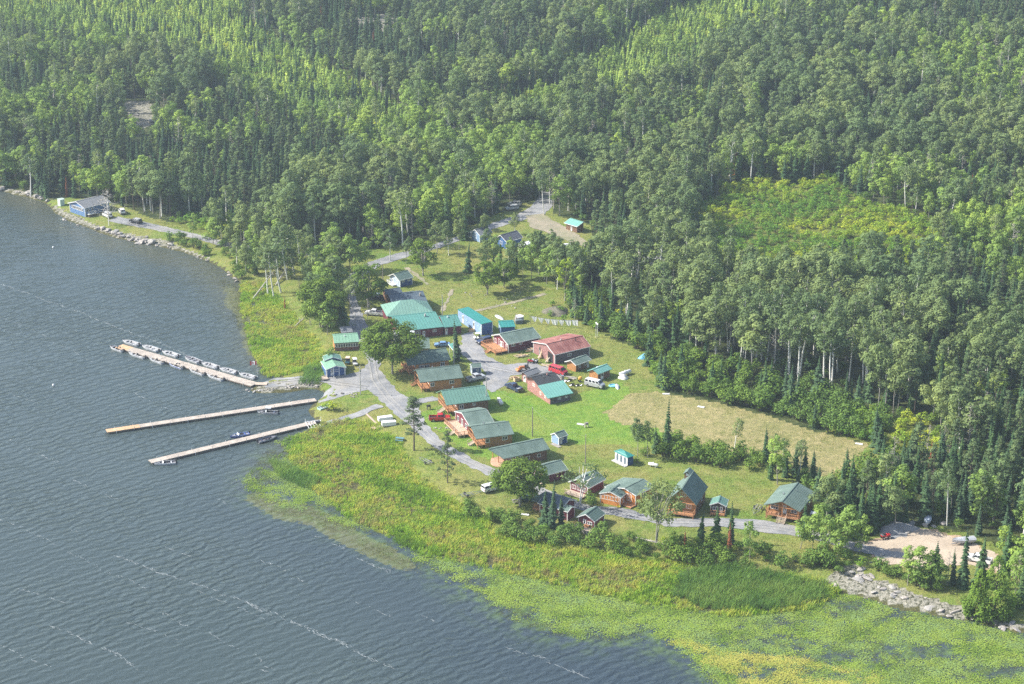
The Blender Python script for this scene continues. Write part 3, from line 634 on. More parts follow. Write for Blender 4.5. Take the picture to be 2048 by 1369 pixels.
L_OAK = leafmat('leaf_oak', (0.137, 0.220, 0.045), (0.193, 0.278, 0.050), None, .3)
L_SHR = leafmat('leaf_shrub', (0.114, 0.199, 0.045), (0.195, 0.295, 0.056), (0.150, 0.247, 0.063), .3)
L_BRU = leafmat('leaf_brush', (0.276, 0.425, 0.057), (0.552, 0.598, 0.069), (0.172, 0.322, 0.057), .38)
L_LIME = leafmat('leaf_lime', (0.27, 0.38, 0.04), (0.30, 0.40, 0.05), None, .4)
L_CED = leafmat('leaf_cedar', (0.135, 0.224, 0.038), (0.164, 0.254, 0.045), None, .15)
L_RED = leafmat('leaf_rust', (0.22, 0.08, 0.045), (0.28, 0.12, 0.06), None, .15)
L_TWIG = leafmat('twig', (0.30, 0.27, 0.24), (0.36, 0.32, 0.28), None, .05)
def aspen(seed, h=18, m=None, bark=None, wid=.15, base=.5, size=.66, den=30):
    r = np.random.default_rng(seed); lean = r.normal(0, .03, 2) * h; top = np.array([lean[0], lean[1], h * .93])
    bend = r.normal(0, .25, 2); pts = [(0, 0, -.4)] + [(lean[0] * t * t + bend[0] * math.sin(t * 3), lean[1] * t * t + bend[1] * math.sin(t * 3), h * .95 * t) for t in (.15, .35, .6, .8, 1)]
    rb = h * (.0115 if bark is BIRCH else .0085); segs = [(pts, [rb * 1.3, rb * 1.1, rb, rb * .8, rb * .5, rb * .15])]
    nb_ = int(r.integers(10, 15)); cs = []; rs = []
    for i in range(nb_):
        t = base + (1 - base) * (i + r.uniform(0, 1)) / nb_; env = math.sin(min(1, (t - base) / (1 - base) * .85 + .18) * math.pi) ** .6
        a = i * 2.4 + r.uniform(0, 1); d = h * wid * env * r.uniform(.35, 1.0); c = np.array([lean[0] * t * t + d * math.cos(a), lean[1] * t * t + d * math.sin(a), h * (t - .03)])
        cs.append(c); rs.append(h * wid * r.uniform(.42, .66) * (.6 + .4 * env))
        if i % 2 == 0: segs.append(([(lean[0] * t * t * .8, lean[1] * t * t * .8, h * (t - .12)), tuple(c)], [rb * .4, rb * .12]))
    C, Nn, W = blobs(cs, rs, den, size, seed); return trunk_mesh('trunk', segs, bark or BARK, 5), crown_mesh('crown', C, Nn, W, size, m or L_ASP, seed)
def spruce(seed, h=12, m=None, wid=.17, size=1.0, lev=None, base=.06, bark=None):
    r = np.random.default_rng(seed); lev = lev or int(h * 1.7); V = []; F = []; Wt = []
    for i in range(lev):
        t = i / (lev - 1); z = h * (base + (.97 - base) * t); rad = h * wid * (1 - t) ** .85 * r.uniform(.6, 1.25) + .12; k = max(5, int(11 * (1 - t * .6)))
        a0 = r.uniform(0, 6.28)
        for j in range(k):
            a = a0 + j * 6.283 / k + r.normal(0, .15); L_ = rad * r.uniform(.6, 1.15); ca, sa = math.cos(a), math.sin(a); dr = -L_ * r.uniform(.22, .5) ; w_ = L_ * .30 + .10; b0 = len(V)
            V += [(0, 0, z + .2), (ca * L_ * .6 - sa * w_, sa * L_ * .6 + ca * w_, z + dr * .55 - .06), (ca * L_, sa * L_, z + dr), (ca * L_ * .6 + sa * w_, sa * L_ * .6 - ca * w_, z + dr * .55 - .06), (ca * L_ * .62, sa * L_ * .62, z + dr * .3 + .16)]
            F += [(b0, b0 + 1, b0 + 4), (b0 + 1, b0 + 2, b0 + 4), (b0 + 2, b0 + 3, b0 + 4), (b0 + 3, b0, b0 + 4)]; wv = r.uniform(0, 1); Wt += [wv] * 4
    me = mesh_from('crown', V, F, mats=(m or L_SPR,)); me.attributes.new('v', 'FLOAT', 'FACE').data.foreach_set('value', np.array(Wt, np.float32))
    return trunk_mesh('trunk', [([(0, 0, -.3), (0, 0, h * .5), (0, 0, h * .99)], [h * .011, h * .007, .01])], bark or BARKD, 5), me
def pine(seed, h=14, m=None, wid=.26, base=.35, gap=.6):
    r = np.random.default_rng(seed); cs = []; rs = []; segs = [([(0, 0, -.3), (.1, 0, h * .4), (0, .1, h * .97)], [h * .014, h * .010, .03])]
    nl = 16
    for i in range(nl):
        t = base + (1 - base) * i / (nl - 1); k = r.integers(2, 5)
        for j in range(k):
            a = r.uniform(0, 6.28); d = h * wid * (1 - ((t - base) / (1 - base)) ** 1.6 * .85) * r.uniform(.4, 1.); z = h * t
            c = np.array([d * math.cos(a), d * math.sin(a), z + r.uniform(-.2, .4)]); cs.append(c); rs.append(r.uniform(.5, .95) * h / 14)
            segs.append(([(0, 0, z - .2), tuple(c)], [.07, .02]))
    C, Nn, W = blobs(cs, rs, 60, .4, seed, .5, .5); return trunk_mesh('trunk', segs, BARKD, 5), crown_mesh('crown', C, Nn, W, .38, m or L_PINE, seed)
def oak(seed, h=13, rx=6.0, m=None, base=.25, nbl=46, per=36, size=.55, bark=None, trunks=1):
    r = np.random.default_rng(seed); cs = []; rs = []; segs = []; zc = h * (base + 1) / 2; rz = h * (1 - base) / 2
    for i in range(trunks):
        a = i * 2.1; segs.append(([(0, 0, -.3), (math.cos(a) * .3 * (trunks > 1), math.sin(a) * .3 * (trunks > 1), h * base), (math.cos(a) * rx * .15 * trunks, math.sin(a) * rx * .15 * trunks, h * .8)], [.04 * h ** .8 / trunks ** .6, .026 * h ** .8 / trunks ** .6, .05]))
    for i in range(nbl):
        d = r.normal(size=3); d /= np.linalg.norm(d); d[2] = d[2] * (1 if d[2] > 0 else .8); q_ = r.uniform(.45, .95) ** .5; c = np.array([d[0] * rx * q_, d[1] * rx * q_, zc + d[2] * rz * q_ * .9]) * np.array([1, 1, 1]); cs.append(c); rs.append(rx * r.uniform(.22, .36))
        if i % 4 == 0: segs.append(([(0, 0, h * base + r.uniform(0, h * .2)), tuple(c * [.5, .5, 1] * [1, 1, .85]), tuple(c)], [.16, .08, .03]))
    C, Nn, W = blobs(cs, rs, per, size, seed, .25); return trunk_mesh('trunk', segs, bark or BARK, 6), crown_mesh('crown', C, Nn, W, size, m or L_OAK, seed)
def cone_tree(seed, h=13, rx=4.5, m=None):
    r = np.random.default_rng(seed); cs = []; rs = []
    for i in range(95):
        t = r.uniform(0, 1) ** 1.25; a = r.uniform(0, 6.28); e = rx * min(1, (1 - t) ** .62) * (.75 + .25 * min(1, t * 5)) * r.uniform(.7, 1.0); cs.append(np.array([e * math.cos(a), e * math.sin(a), h * (.04 + .93 * t)])); rs.append(.55 + .75 * (1 - t))
    C, Nn, W = blobs(cs, rs, 46, .45, seed, .5, 1.25); return trunk_mesh('trunk', [([(0, 0, -.3), (0, 0, h * .9)], [.3, .05])], BARKD, 6), crown_mesh('crown', C, Nn, W, .45, m or L_CED, seed)
def shrub(seed, h=3, rx=1.8, m=None, nbl=9, size=.4, per=34):
    r = np.random.default_rng(seed); cs = []; rs = []; segs = []
    for i in range(nbl):
        a = r.uniform(0, 6.28); d = rx * math.sqrt(r.uniform()) * .7; c = np.array([d * math.cos(a), d * math.sin(a), h * r.uniform(.3, .78)]); cs.append(c); rs.append(h * r.uniform(.2, .34))
        segs.append(([(0, 0, -.2), tuple(c)], [.05, .02]))
    C, Nn, W = blobs(cs, rs, per, size, seed, .3); return trunk_mesh('trunk', segs, BARKD, 4), crown_mesh('crown', C, Nn, W, size, m or L_SHR, seed)
def dead(seed, h=14, nbr=26, twig=.25, spread=.2, m=None):
    r = np.random.default_rng(seed); segs = [([(0, 0, -.3), (.1, 0, h * .5), (.3, .1, h)], [h * .011, h * .008, .02])]; C = []
    for i in range(nbr):
        t = .25 + .72 * i / nbr; a = r.uniform(0, 6.28); L_ = h * spread * (1.15 - t) * r.uniform(.6, 1.2) + .3; p0 = np.array([0.1, 0, h * t]); p1 = p0 + np.array([math.cos(a) * L_, math.sin(a) * L_, L_ * r.uniform(-.1, .5)])
        segs.append(([tuple(p0), tuple(p1)], [.055, .015])); C += [p0 + (p1 - p0) * s + r.normal(0, .25, 3) for s in r.uniform(.3, 1.1, 10)]
    C = np.array(C); return trunk_mesh('trunk', segs, m or DEADW, 4), crown_mesh('crown', C, r.normal(size=C.shape), r.uniform(0, 1, len(C)), twig, L_TWIG, seed)
def joined(t, c, name):
    """trunk and crown in one mesh, for the far woods only"""
    nv = len(t.vertices); V = np.empty(nv * 3, np.float32); t.vertices.foreach_get('co', V); V2 = np.empty(len(c.vertices) * 3, np.float32); c.vertices.foreach_get('co', V2)
    F = [tuple(p.vertices) for p in t.polygons] + [tuple(i + nv for i in p.vertices) for p in c.polygons]
    me = mesh_from(name, np.concatenate([V, V2]).reshape(-1, 3), F); me.materials.append(t.materials[0]); me.materials.append(c.materials[0])
    nt_ = len(t.polygons); me.polygons.foreach_set('material_index', np.array([0] * nt_ + [1] * len(c.polygons), np.int32))
    w_ = np.zeros(len(F), np.float32); cc = np.empty(len(c.polygons), np.float32); c.attributes['v'].data.foreach_get('value', cc); w_[nt_:] = cc
    me.attributes.new('v', 'FLOAT', 'FACE').data.foreach_set('value', w_); return me
KINDS = {
 'aspen_tree': [aspen(100 + i, 18, L_ASP, BARK if i % 3 else BIRCH, random.uniform(.17, .22), random.uniform(.36, .5)) for i in range(9)],
 'light_aspen': [aspen(140 + i, 14, L_ASP2, BARK, random.uniform(.2, .26), random.uniform(.2, .35)) for i in range(6)],
 'spruce_tree': [spruce(160 + i, 13, L_SPR, random.uniform(.11, .20)) for i in range(8)],
 'pine_tree': [pine(180 + i, 15, L_PINE, .17, .35) for i in range(5)],
 'young_spruce': [spruce(200 + i, 4.4, L_YNG, random.uniform(.24, .34), lev=9) for i in range(5)],
 'leafy_shrub': [shrub(220 + i, 4.2, 1.9, L_SHR, 12, .42, 26) for i in range(7)],
 'brush_shrub': [shrub(240 + i, 2.6, 1.6, L_BRU, 9, .36, 40) for i in range(5)],
 'dead_tree': [dead(260 + i, 14) for i in range(5)],
 'birch_tree': [aspen(280 + i, 17, L_ASP, BIRCH, .17, .6, .55, 26) for i in range(5)],
 'rusty_spruce': [spruce(300 + i, 9, L_RED, .12) for i in range(2)],
}
ADJ = {'aspen_tree': ('aspen', 'leafy grey green aspen'), 'light_aspen': ('aspen', 'rounded light green aspen'), 'spruce_tree': ('spruce', 'pointed dark green spruce'),
       'pine_tree': ('pine', 'ragged olive green pine'), 'young_spruce': ('spruce', 'small bright green young conifer'), 'leafy_shrub': ('shrub', 'rounded mid green leafy shrub'),
       'brush_shrub': ('shrub', 'low yellow green bush'), 'dead_tree': ('dead tree', 'bare grey dead tree'), 'birch_tree': ('birch', 'slender pale trunked birch'), 'rusty_spruce': ('dead tree', 'rust brown dead conifer')}
def plant(name, me_t, me_c, x, y, z, rz, s, label, cat, group=None, tilt=(0, 0)):
    o = empty(name, (x, y, z), rz, label, cat, group); wx = random.uniform(.82, 1.22); o.scale = (s * wx, s * wx, s); o.rotation_euler = (tilt[0], tilt[1], rz)
    for me, nm in ((me_t, 'trunk'), (me_c, 'crown')):
        c = bpy.data.objects.new(nm, me); COL.objects.link(c); c.parent = o
    return o
def where(u, v):
    if v > 1010: return 'along the marsh bank below the cabins' if u < 1750 else 'around the sandy lot at the shore'
    if v > 870 and u < 1650: return 'in the belt between the dry field and the cabins'
    if u > 1650 and v > 870: return 'in the woods above the sandy lot'
    if v > 700: return 'in the thicket bordering the dry field'
    if v > 560: return 'in the woods beyond the clothesline' if u < 1330 else 'in the tall stand behind the dry field'
    if u < 480: return 'in the woods above the lakeside blue cabin'
    if u < 820: return 'in the woods above the shoreline road'
    if u < 1200: return 'in the woods around the back track'
    return 'in the woods above the brushy clearing' if v < 440 else 'around the yellow brushy clearing'
# fields of trees
cand = {k: [] for k in KINDS}
def put(kind, X, Y, s, idx=None):
    X = np.atleast_1d(X); Y = np.atleast_1d(Y); s = np.broadcast_to(s, X.shape); Z = hgt(X, Y); U, Vv = proj(X, Y, Z)
    for x, y, z, u, v, ss in zip(X, Y, Z, U, Vv, s): cand[kind].append((float(x), float(y), float(z), float(u), float(v), float(ss)))
def gridpts(step, x0=-400, x1=520, y0=380, y1=1260):
    X, Y = np.meshgrid(np.arange(x0, x1, step), np.arange(y0, y1, step)); X = X + rng.uniform(-.48, .48, X.shape) * step; Y = Y + rng.uniform(-.48, .48, Y.shape) * step
    X, Y = X.ravel(), Y.ravel(); Z = hgt(X, Y); U, Vv = proj(X, Y, Z); k = (U > -110) & (U < 2160) & (Vv > -75) & (Vv < 1380) & (Z > .25); return X[k], Y[k], Z[k], U[k], Vv[k]
CLEAR = [[(240, 198), (305, 198), (316, 240), (312, 300), (262, 300)], [(690, 45), (775, 28), (810, 50), (780, 70), (720, 62)], [(1095, 380), (1110, 400), (1085, 400)], [(1130, 450), (1160, 450), (1165, 480), (1130, 480)],
         [(1000, 405), (1060, 405), (1040, 430), (1000, 430)], [(1240, 500), (1270, 500), (1275, 530), (1240, 530)], [(1290, 515), (1325, 515), (1325, 535), (1290, 535)], [(1375, 540), (1405, 540), (1405, 565), (1375, 565)]]
def zone(U, Vv, X, Y):
    u, v = wob(X, Y, U, Vv, 30, 20); f = ~inpoly(U, Vv, RESORT) & ~anyp(U, Vv, CLEAR)
    return f, anyp(u, v, YOUNG), anyp(u, v, BRUSH), anyp(u, v, DARKZ), anyp(U, Vv, EDGEZ), anyp(U, Vv, ASPZ)
X, Y, Z, U, Vv = gridpts(4.1)
f, yg, br, dk, ed, asp_ = zone(U, Vv, X, Y)
nz = fbm(X / 35, Y / 35, 101, 3); rr = rng.uniform(size=len(X))
main = f & ~yg & ~br & ~ed
psp = np.where(dk, np.where((U > 1600) & (Vv > 450), .6, .76), .50) + (nz - .5) * 1.6; psp = np.where(asp_, .12, psp)
isp = main & (rr < psp); ias = main & ~isp
gap = vnoise(X / 7, Y / 7, 404) < .12; std = anyp(U, Vv, STAND); gap = gap | std
r2 = rng.uniform(size=len(X)); lightz = fbm(X / 50, Y / 50, 303, 2) - .0 + rng.normal(0, .06, len(X)) + np.where((U < 900) & (Vv < 330), .16, 0) - np.where(asp_, .3, 0)
def sz(k, a, b_): return rng.uniform(a, b_, k.sum())
k = isp & (r2 < .80) & ~gap; put('spruce_tree', X[k], Y[k], sz(k, .5, 1.05))
k = isp & (r2 >= .80) & ~gap; put('pine_tree', X[k], Y[k], sz(k, .7, 1.05))
k = ias & (r2 < .90) & (lightz < .56) & ~gap & (rr < .95); put('aspen_tree', X[k], Y[k], sz(k, .52, 1.06) + .14 * asp_[k])
k = ias & (r2 < .90) & (lightz >= .56) & ~gap; put('light_aspen', X[k], Y[k], sz(k, .5, 1.05))
k = ias & (r2 >= .90) & (r2 < .948); put('dead_tree', X[k], Y[k], sz(k, .6, 1.1))
k = ias & (r2 >= .948); put('birch_tree', X[k], Y[k], sz(k, .8, 1.15))
k = std & f & ~ed & (r2 > .75) & (r2 < .9); put('aspen_tree', X[k], Y[k], sz(k, .6, 1.0)); k = std & f & ~ed & (r2 < .52); put('birch_tree', X[k], Y[k], sz(k, .75, 1.22)); k = std & f & (r2 > .94); put('spruce_tree', X[k], Y[k], sz(k, .4, .7))
k = main & gap & ~std & (r2 < .12); put('rusty_spruce', X[k], Y[k], sz(k, .7, 1.1))
X, Y, Z, U, Vv = gridpts(2.5); f, yg, br, dk, ed, asp_ = zone(U, Vv, X, Y); r2 = rng.uniform(size=len(X))
k = f & yg & (r2 < .70); put('young_spruce', X[k], Y[k], sz(k, .6, 1.35))
k = f & yg & (r2 > .955); put('spruce_tree', X[k], Y[k], sz(k, .45, .85)); k = f & yg & (r2 > .91) & (r2 <= .955); put('light_aspen', X[k], Y[k], sz(k, .35, .7))
k = f & (br | (yg & (r2 > .70) & (r2 < .88))) & (rng.uniform(size=len(X)) < .75); put('brush_shrub', X[k], Y[k], sz(k, .6, 1.3))
k = f & ed & (rng.uniform(size=len(X)) < .5); put('leafy_shrub', X[k], Y[k], sz(k, .4, 1.5))
k = f & ed & (rng.uniform(size=len(X)) < .11); put('spruce_tree', X[k], Y[k], sz(k, .5, .95))
kk = f & ~yg & ~br & ~ed & (Vv > 120) & (rng.uniform(size=len(X)) < .09); put('leafy_shrub', X[kk], Y[kk], sz(kk, .5, 1.0))
X, Y, Z, U, Vv, = gridpts(2.6); r2 = rng.uniform(size=len(X))
k = anyp(U, Vv, FIELDSTRIP) & (r2 < .5); put('leafy_shrub', X[k], Y[k], sz(k, .6, 1.25))
k = anyp(U, Vv, FIELDSTRIP) & (r2 > .93) & (U > 1480); put('spruce_tree', X[k], Y[k], sz(k, .45, .75))
k = anyp(U, Vv, FIELDSTRIP) & (r2 > .86) & (r2 < .93) & (U > 1420); put('birch_tree', X[k], Y[k], sz(k, .5, .7))
k = anyp(U, Vv, BANK) & (r2 < .8) & (Z > .05); put('leafy_shrub', X[k], Y[k], sz(k, .45, 1.1))
k = anyp(U, Vv, BANK) & (r2 > .82) & (Z > .1); put('brush_shrub', X[k], Y[k], sz(k, .4, .9))
k = anyp(U, Vv, [[(330, 470), (420, 485), (470, 500), (520, 560), (480, 560), (400, 515), (330, 490)], [(1870, 1195), (1990, 1220), (2060, 1180), (2060, 1235), (1900, 1215)]]) & (r2 < .4); put('leafy_shrub', X[k], Y[k], sz(k, .4, 1.0))
X, Y, Z, U, Vv = gridpts(4.6); r2 = rng.uniform(size=len(X)); k = anyp(U, Vv, WOODS2)
kk = k & (r2 < .4); put('aspen_tree', X[kk], Y[kk], sz(kk, .45, .8)); kk = k & (r2 >= .4) & (r2 < .6); put('light_aspen', X[kk], Y[kk], sz(kk, .5, .85)); kk = k & (r2 >= .6) & (r2 < .66); put('spruce_tree', X[kk], Y[kk], sz(kk, .5, .8)); kk = k & (r2 >= .66); put('leafy_shrub', X[kk], Y[kk], sz(kk, .6, 1.3))
X, Y, Z, U, Vv = gridpts(4.6); k = anyp(U, Vv, GROVE[:1]); r2 = rng.uniform(size=len(X))
gl = np.where((U > 925) & (U < 1062), 0.8, 1.0); kk = k & (r2 < .5); put('aspen_tree', X[kk], Y[kk], sz(kk, .6, .85) * gl[kk]); kk = k & (r2 >= .5) & (r2 < .75); put('light_aspen', X[kk], Y[kk], sz(kk, .65, .95) * gl[kk]); kk = k & (r2 >= .75); put('spruce_tree', X[kk], Y[kk], sz(kk, .6, .85) * gl[kk])
# single trees the photo shows clearly: (kind, u, v of the foot, scale)
for kind, L_ in {
  'spruce_tree': [(1090, 1052, .72), (1103, 1058, .98), (1122, 1050, .6), (915, 722, 1.0), (686, 655, .85), (1332, 905, 1.15), (1312, 905, .6), (1400, 1085, .62), (1432, 1085, .72), (1462, 1088, .85), (1610, 1075, .75), (1925, 1175, 1.15), (1752, 1050, .9), (1720, 1045, .8), (1700, 1040, 1.0),
                  (970, 560, .7), (935, 545, .8), (1540, 960, .7), (1590, 955, .75), (1625, 965, .7), (1868, 1165, .8), (895, 470, 1.2), (930, 480, 1.0), (868, 470, 1.0), (1960, 1165, .9), (2010, 1150, 1.1), (1905, 1170, .7), (2040, 1215, 1.0), (1720, 1068, .85), (1745, 1062, 1.0), (1770, 1052, .9), (1790, 1045, 1.1)],
  'birch_tree': [(536, 590, 1.05), (548, 596, 1.0), (562, 585, 1.1), (575, 560, 1.15), (590, 552, 1.05), (558, 560, 1.0), (604, 540, .8), (805, 492, 1.15), (1088, 430, 1.0), (950, 440, .9), (610, 420, 1.2),
                 (1440, 690, 1.15), (1458, 660, 1.1), (1505, 718, 1.25), (1512, 722, 1.15), (1528, 700, 1.1), (1545, 690, 1.1), (1600, 752, 1.2), (1648, 735, 1.15), (1632, 700, 1.0), (1675, 745, 1.2), (1668, 710, 1.0), (1712, 690, 1.), (1746, 670, 1.), (1770, 770, .9), (1344, 600, 1.), (1272, 575, 1.), (1252, 548, 1.), (1390, 590, 1.), (1535, 720, 1.05), (1570, 700, 1.05)],
  'light_aspen': [(640, 655, .85), (655, 670, .75), (620, 650, .8), (650, 610, .95), (680, 590, .95), (1635, 1080, .72), (1690, 1100, .8), (1670, 1095, .6), (1500, 1120, .72), (1600, 1098, .6), (1720, 1108, .7), (1655, 1108, .7), (1625, 1098, .65), (1675, 1120, .55), (1840, 1175, .72), (1815, 1172, .68), (1860, 1172, .6), (1880, 1178, .5), (2030, 1190, .8), (2045, 1165, .9), (2015, 1130, .7), (1555, 970, .9), (660, 562, .9), (630, 560, .85), (700, 545, .9), (730, 540, .8), (385, 478, .65), (425, 488, .5)],
  'aspen_tree': [(780, 522, .6), (812, 528, .5), (875, 508, .62), (898, 512, .7), (918, 500, .65), (968, 478, .5), (1030, 470, .45), (700, 620, .62), (625, 620, .7), (670, 600, .75), (1275, 918, .62), (1295, 916, .55)],
  'dead_tree': [(1150, 640, .5), (1895, 1172, .62), (2040, 1200, .8), (1880, 930, .8), (735, 640, .5), (600, 585, .4), (985, 430, .9), (218, 450, .5), (1965, 870, .9)],
  'rusty_spruce': [(1458, 1110, .9), (1370, 1095, .5), (570, 620, .5), (1470, 350, 1.2)],
  'leafy_shrub': [(655, 735, 1.3), (665, 722, 1.0), (1392, 925, 1.4), (1360, 920, 1.3), (1345, 912, 1.1), (1325, 912, 1.), (1415, 928, 1.2), (1440, 935, 1.1), (1290, 912, .7), (1180, 1005, .8), (1640, 1130, 1.5), (1690, 1125, 1.), (935, 1015, .7), (1185, 1015, .8)],
  'brush_shrub': [(1660, 1130, 1.4), (1720, 1135, 1.), (950, 800, .3), (1105, 612, .8), (1120, 625, .9), (1128, 642, .8), (1100, 632, .7), (668, 820, 1.2), (655, 822, 1.1), (1275, 925, .6)]}.items():
    for u, v, s in L_:
        p = gnd(u, v); put(kind, p.x, p.y, s); cand[kind][-1] += (1,)
SOLO = {('spruce_tree', 0): 'shorter spruce left of the pair by the maroon shed', ('spruce_tree', 1): 'tallest pointed spruce beside the maroon shed with green roof', ('spruce_tree', 3): 'lone narrow spruce beside the driveway and utility pole',
        ('spruce_tree', 4): 'dark spruce beside the lane above the picnic shelter', ('spruce_tree', 5): 'tall narrow spruce rising behind the blue bathhouse shrubs', ('spruce_tree', 11): 'tall spruce standing before the white pickup on sand'}
woodlabel = {'aspen_tree': 'grey green aspen woods covering the land behind the resort', 'light_aspen': 'light green aspen woods on the far slopes', 'spruce_tree': 'dark spruce woods mixed through the far slopes', 'pine_tree': 'olive green pines scattered through the far woods',
             'young_spruce': 'dense bright green thicket of young conifers on the far slope', 'leafy_shrub': 'green undergrowth filling the gaps between the trees', 'brush_shrub': 'low yellow green brush in the clearings', 'dead_tree': 'grey dead trees scattered through the far woods',
             'birch_tree': 'pale birches scattered through the far woods', 'rusty_spruce': 'rust brown dead conifers in the far woods'}
CAP = {'aspen_tree': 260, 'light_aspen': 120, 'spruce_tree': 260, 'pine_tree': 110, 'young_spruce': 110, 'leafy_shrub': 285, 'brush_shrub': 130, 'dead_tree': 60, 'birch_tree': 200, 'rusty_spruce': 30}
NAME = {'young_spruce': 'young_conifer', 'rusty_spruce': 'rusty_conifer', 'light_aspen': 'light_aspen', 'brush_shrub': 'low_bush'}
for kind, L_ in cand.items():
    pr = KINDS[kind]; hero = [c for c in L_ if len(c) > 6]; rest = [c for c in L_ if len(c) == 6]
    inv = lambda c: -20 < c[3] < 2068 and c[4] < 1369
    rest.sort(key=lambda c: -(c[5] / math.hypot(c[0], c[1]) * (1.0 if inv(c) else 0)))
    k = max(0, CAP[kind] - len(hero)); ind = hero + rest[:k]; far = rest[k:]
    for i, c in enumerate(ind):
        t, cr_ = pr[(i * 7 + 3) % len(pr)]; adj = ADJ[kind]; lb = SOLO.get((kind, i)); wh = where(c[3], c[4])
        g = None if lb else f'{adj[0]} {wh}'; til = (random.gauss(0, .03), random.gauss(0, .03))
        if kind == 'birch_tree' and c[3] < 640 and len(c) > 6: til = (0.02, random.uniform(-.16, -.06))
        if kind == 'birch_tree' and c[3] > 1400 and len(c) > 6: til = (0.02, random.uniform(-.03, .14))
        plant(NAME.get(kind, kind), t, cr_, c[0], c[1], c[2] - .05, random.uniform(0, 6.28) if til[1] > -.05 and til[1] < .05 else 0, c[5], lb or f'{adj[1]} {wh}', adj[0], g and f'{adj[1]}s {wh}', til)
    if far:
        A_ = np.array([c[:6] for c in far]); cc = proto_coll('woods_' + kind, [joined(t, c_, f'j_{kind}_{i}') for i, (t, c_) in enumerate(pr)])
        scatter({'leafy_shrub': 'undergrowth', 'brush_shrub': 'brush'}.get(kind, kind.split('_')[-2] + '_woods' if kind != 'young_spruce' else 'conifer_thicket'), A_[:, :3] - [0, 0, .1], rng.integers(0, len(pr), len(far)), rng.uniform(0, 6.28, len(far)), A_[:, 5], cc, woodlabel[kind], 'woods')
# undergrowth ferns and weeds in rough ground
# big single trees with their own shapes
def solo(name, tc, u, v, s, label, cat, tilt=(0, 0), rz=0.0):
    p = gnd(u, v); return plant(name, tc[0], tc[1], p.x, p.y, p.z - .05, rz, s, label, cat, None, tilt)
solo('oak_tree', oak(501, 15.5, 7.4, L_OAK, .2, 60), 785, 748, 1, 'broad leafy oak beside the junction, largest tree near the lodge', 'oak')
solo('oak_tree', oak(502, 14.5, 4.6, L_OAK, .1, 46), 736, 614, 1, 'tall dark oak between the lane and the white pickup', 'oak')
solo('oak_tree', oak(503, 13, 5.6, L_OAK, .16, 54), 1040, 1013, 1, 'round dark oak beside the white capped pickup', 'oak')
solo('oak_tree', oak(504, 13, 3.9, L_OAK, .1, 46), 846, 552, 1, 'rounded green oak alone on the grass above the lodge', 'oak')
solo('oak_tree', oak(505, 15, 6.0, L_OAK, .1, 60), 645, 655, 1, 'wide leafy oak on the bank across from the lodge', 'oak')
solo('oak_tree', oak(509, 9, 4.2, L_OAK, .1, 44), 1008, 575, 1, 'leafy oak in the grove below the dark roofed blue cabin', 'oak')
solo('oak_tree', oak(510, 12, 4.2, L_OAK, .12, 44), 975, 590, 1, 'tall full oak at the left of the grove above the lodge', 'oak')
solo('lime_green_tree', oak(506, 15, 3.0, L_LIME, .15, 30), 1130, 602, 1, 'bright yellow green tree at the edge of the grove', 'tree')
solo('aspen_tree', oak(507, 16, 5.6, L_ASP, .3, 46, 17, .5, BARK, 3), 1312, 1090, 1, 'large airy multi stemmed aspen in front of the orange cabin', 'aspen', (0, .05))
solo('birch_tree', oak(508, 12.5, 4.4, L_ASP, .42, 22, 12, .42, BIRCH, 3), 1158, 1018, 1, 'half bare leaning birch with forked white trunks', 'birch', (0, .12))
solo('red_pine', pine(520, 14.5, L_PINE, .19, .30), 828, 902, 1.0, 'tall sparse pine standing left of the lane', 'pine')
solo('red_pine', pine(521, 13.5, L_PINE, .24, .18), 895, 966, 1.0, 'wide branched pine right of the boat trailer', 'pine')
solo('cedar_tree', cone_tree(511, 14.5, 4.6), 1988, 1232, 1, 'large dense olive cedar at the rocky shore', 'cedar')
solo('cedar_tree', cone_tree(513, 11.5, 3.4), 1955, 1236, 1, 'smaller olive cedar crowding the left of the largest one', 'cedar')
solo('birch_tree', dead(530, 13, 44, .3, .42, BIRCH), 218, 452, 1, 'nearly bare grey birch in front of the lakeside blue cabin', 'birch')
# fallen trunks
for (u0, v0, h0, u1, v1, h1, lb) in ((506, 600, .3, 548, 560, 2.6, 'long fallen grey trunk reaching down into the bay'), (552, 572, .3, 578, 545, 2.5, 'broken fallen trunk leaning among the shoreline birches'), (590, 655, .2, 610, 640, .8, 'short fallen log lying in the grass of the bank'),
                                 (1262, 1078, .6, 1340, 1100, .9, 'bleached fallen tree with bare branches on the marsh bank')):
    a, b_ = gnd(u0, v0), gnd(u1, v1); a.z += h0; b_.z += h1; L_ = (b_ - a).length; t = MB().tube([a - a, (b_ - a) / 2 + Vector((0, 0, .1)), b_ - a], [.26, .2, .1], 7)
    o = t.build('fallen_log', DEADW, smooth=True); o.location = a; tag(o, lb, 'log')
    bb = MB()
    for i in range(9):
        p = (b_ - a) * random.uniform(.3, 1); bb.tube([p, p + Vector((random.uniform(-2, 2), random.uniform(-2, 2), random.uniform(0, 1.5)))], [.07, .02], 4)
    bb.build('branches', DEADW, o)
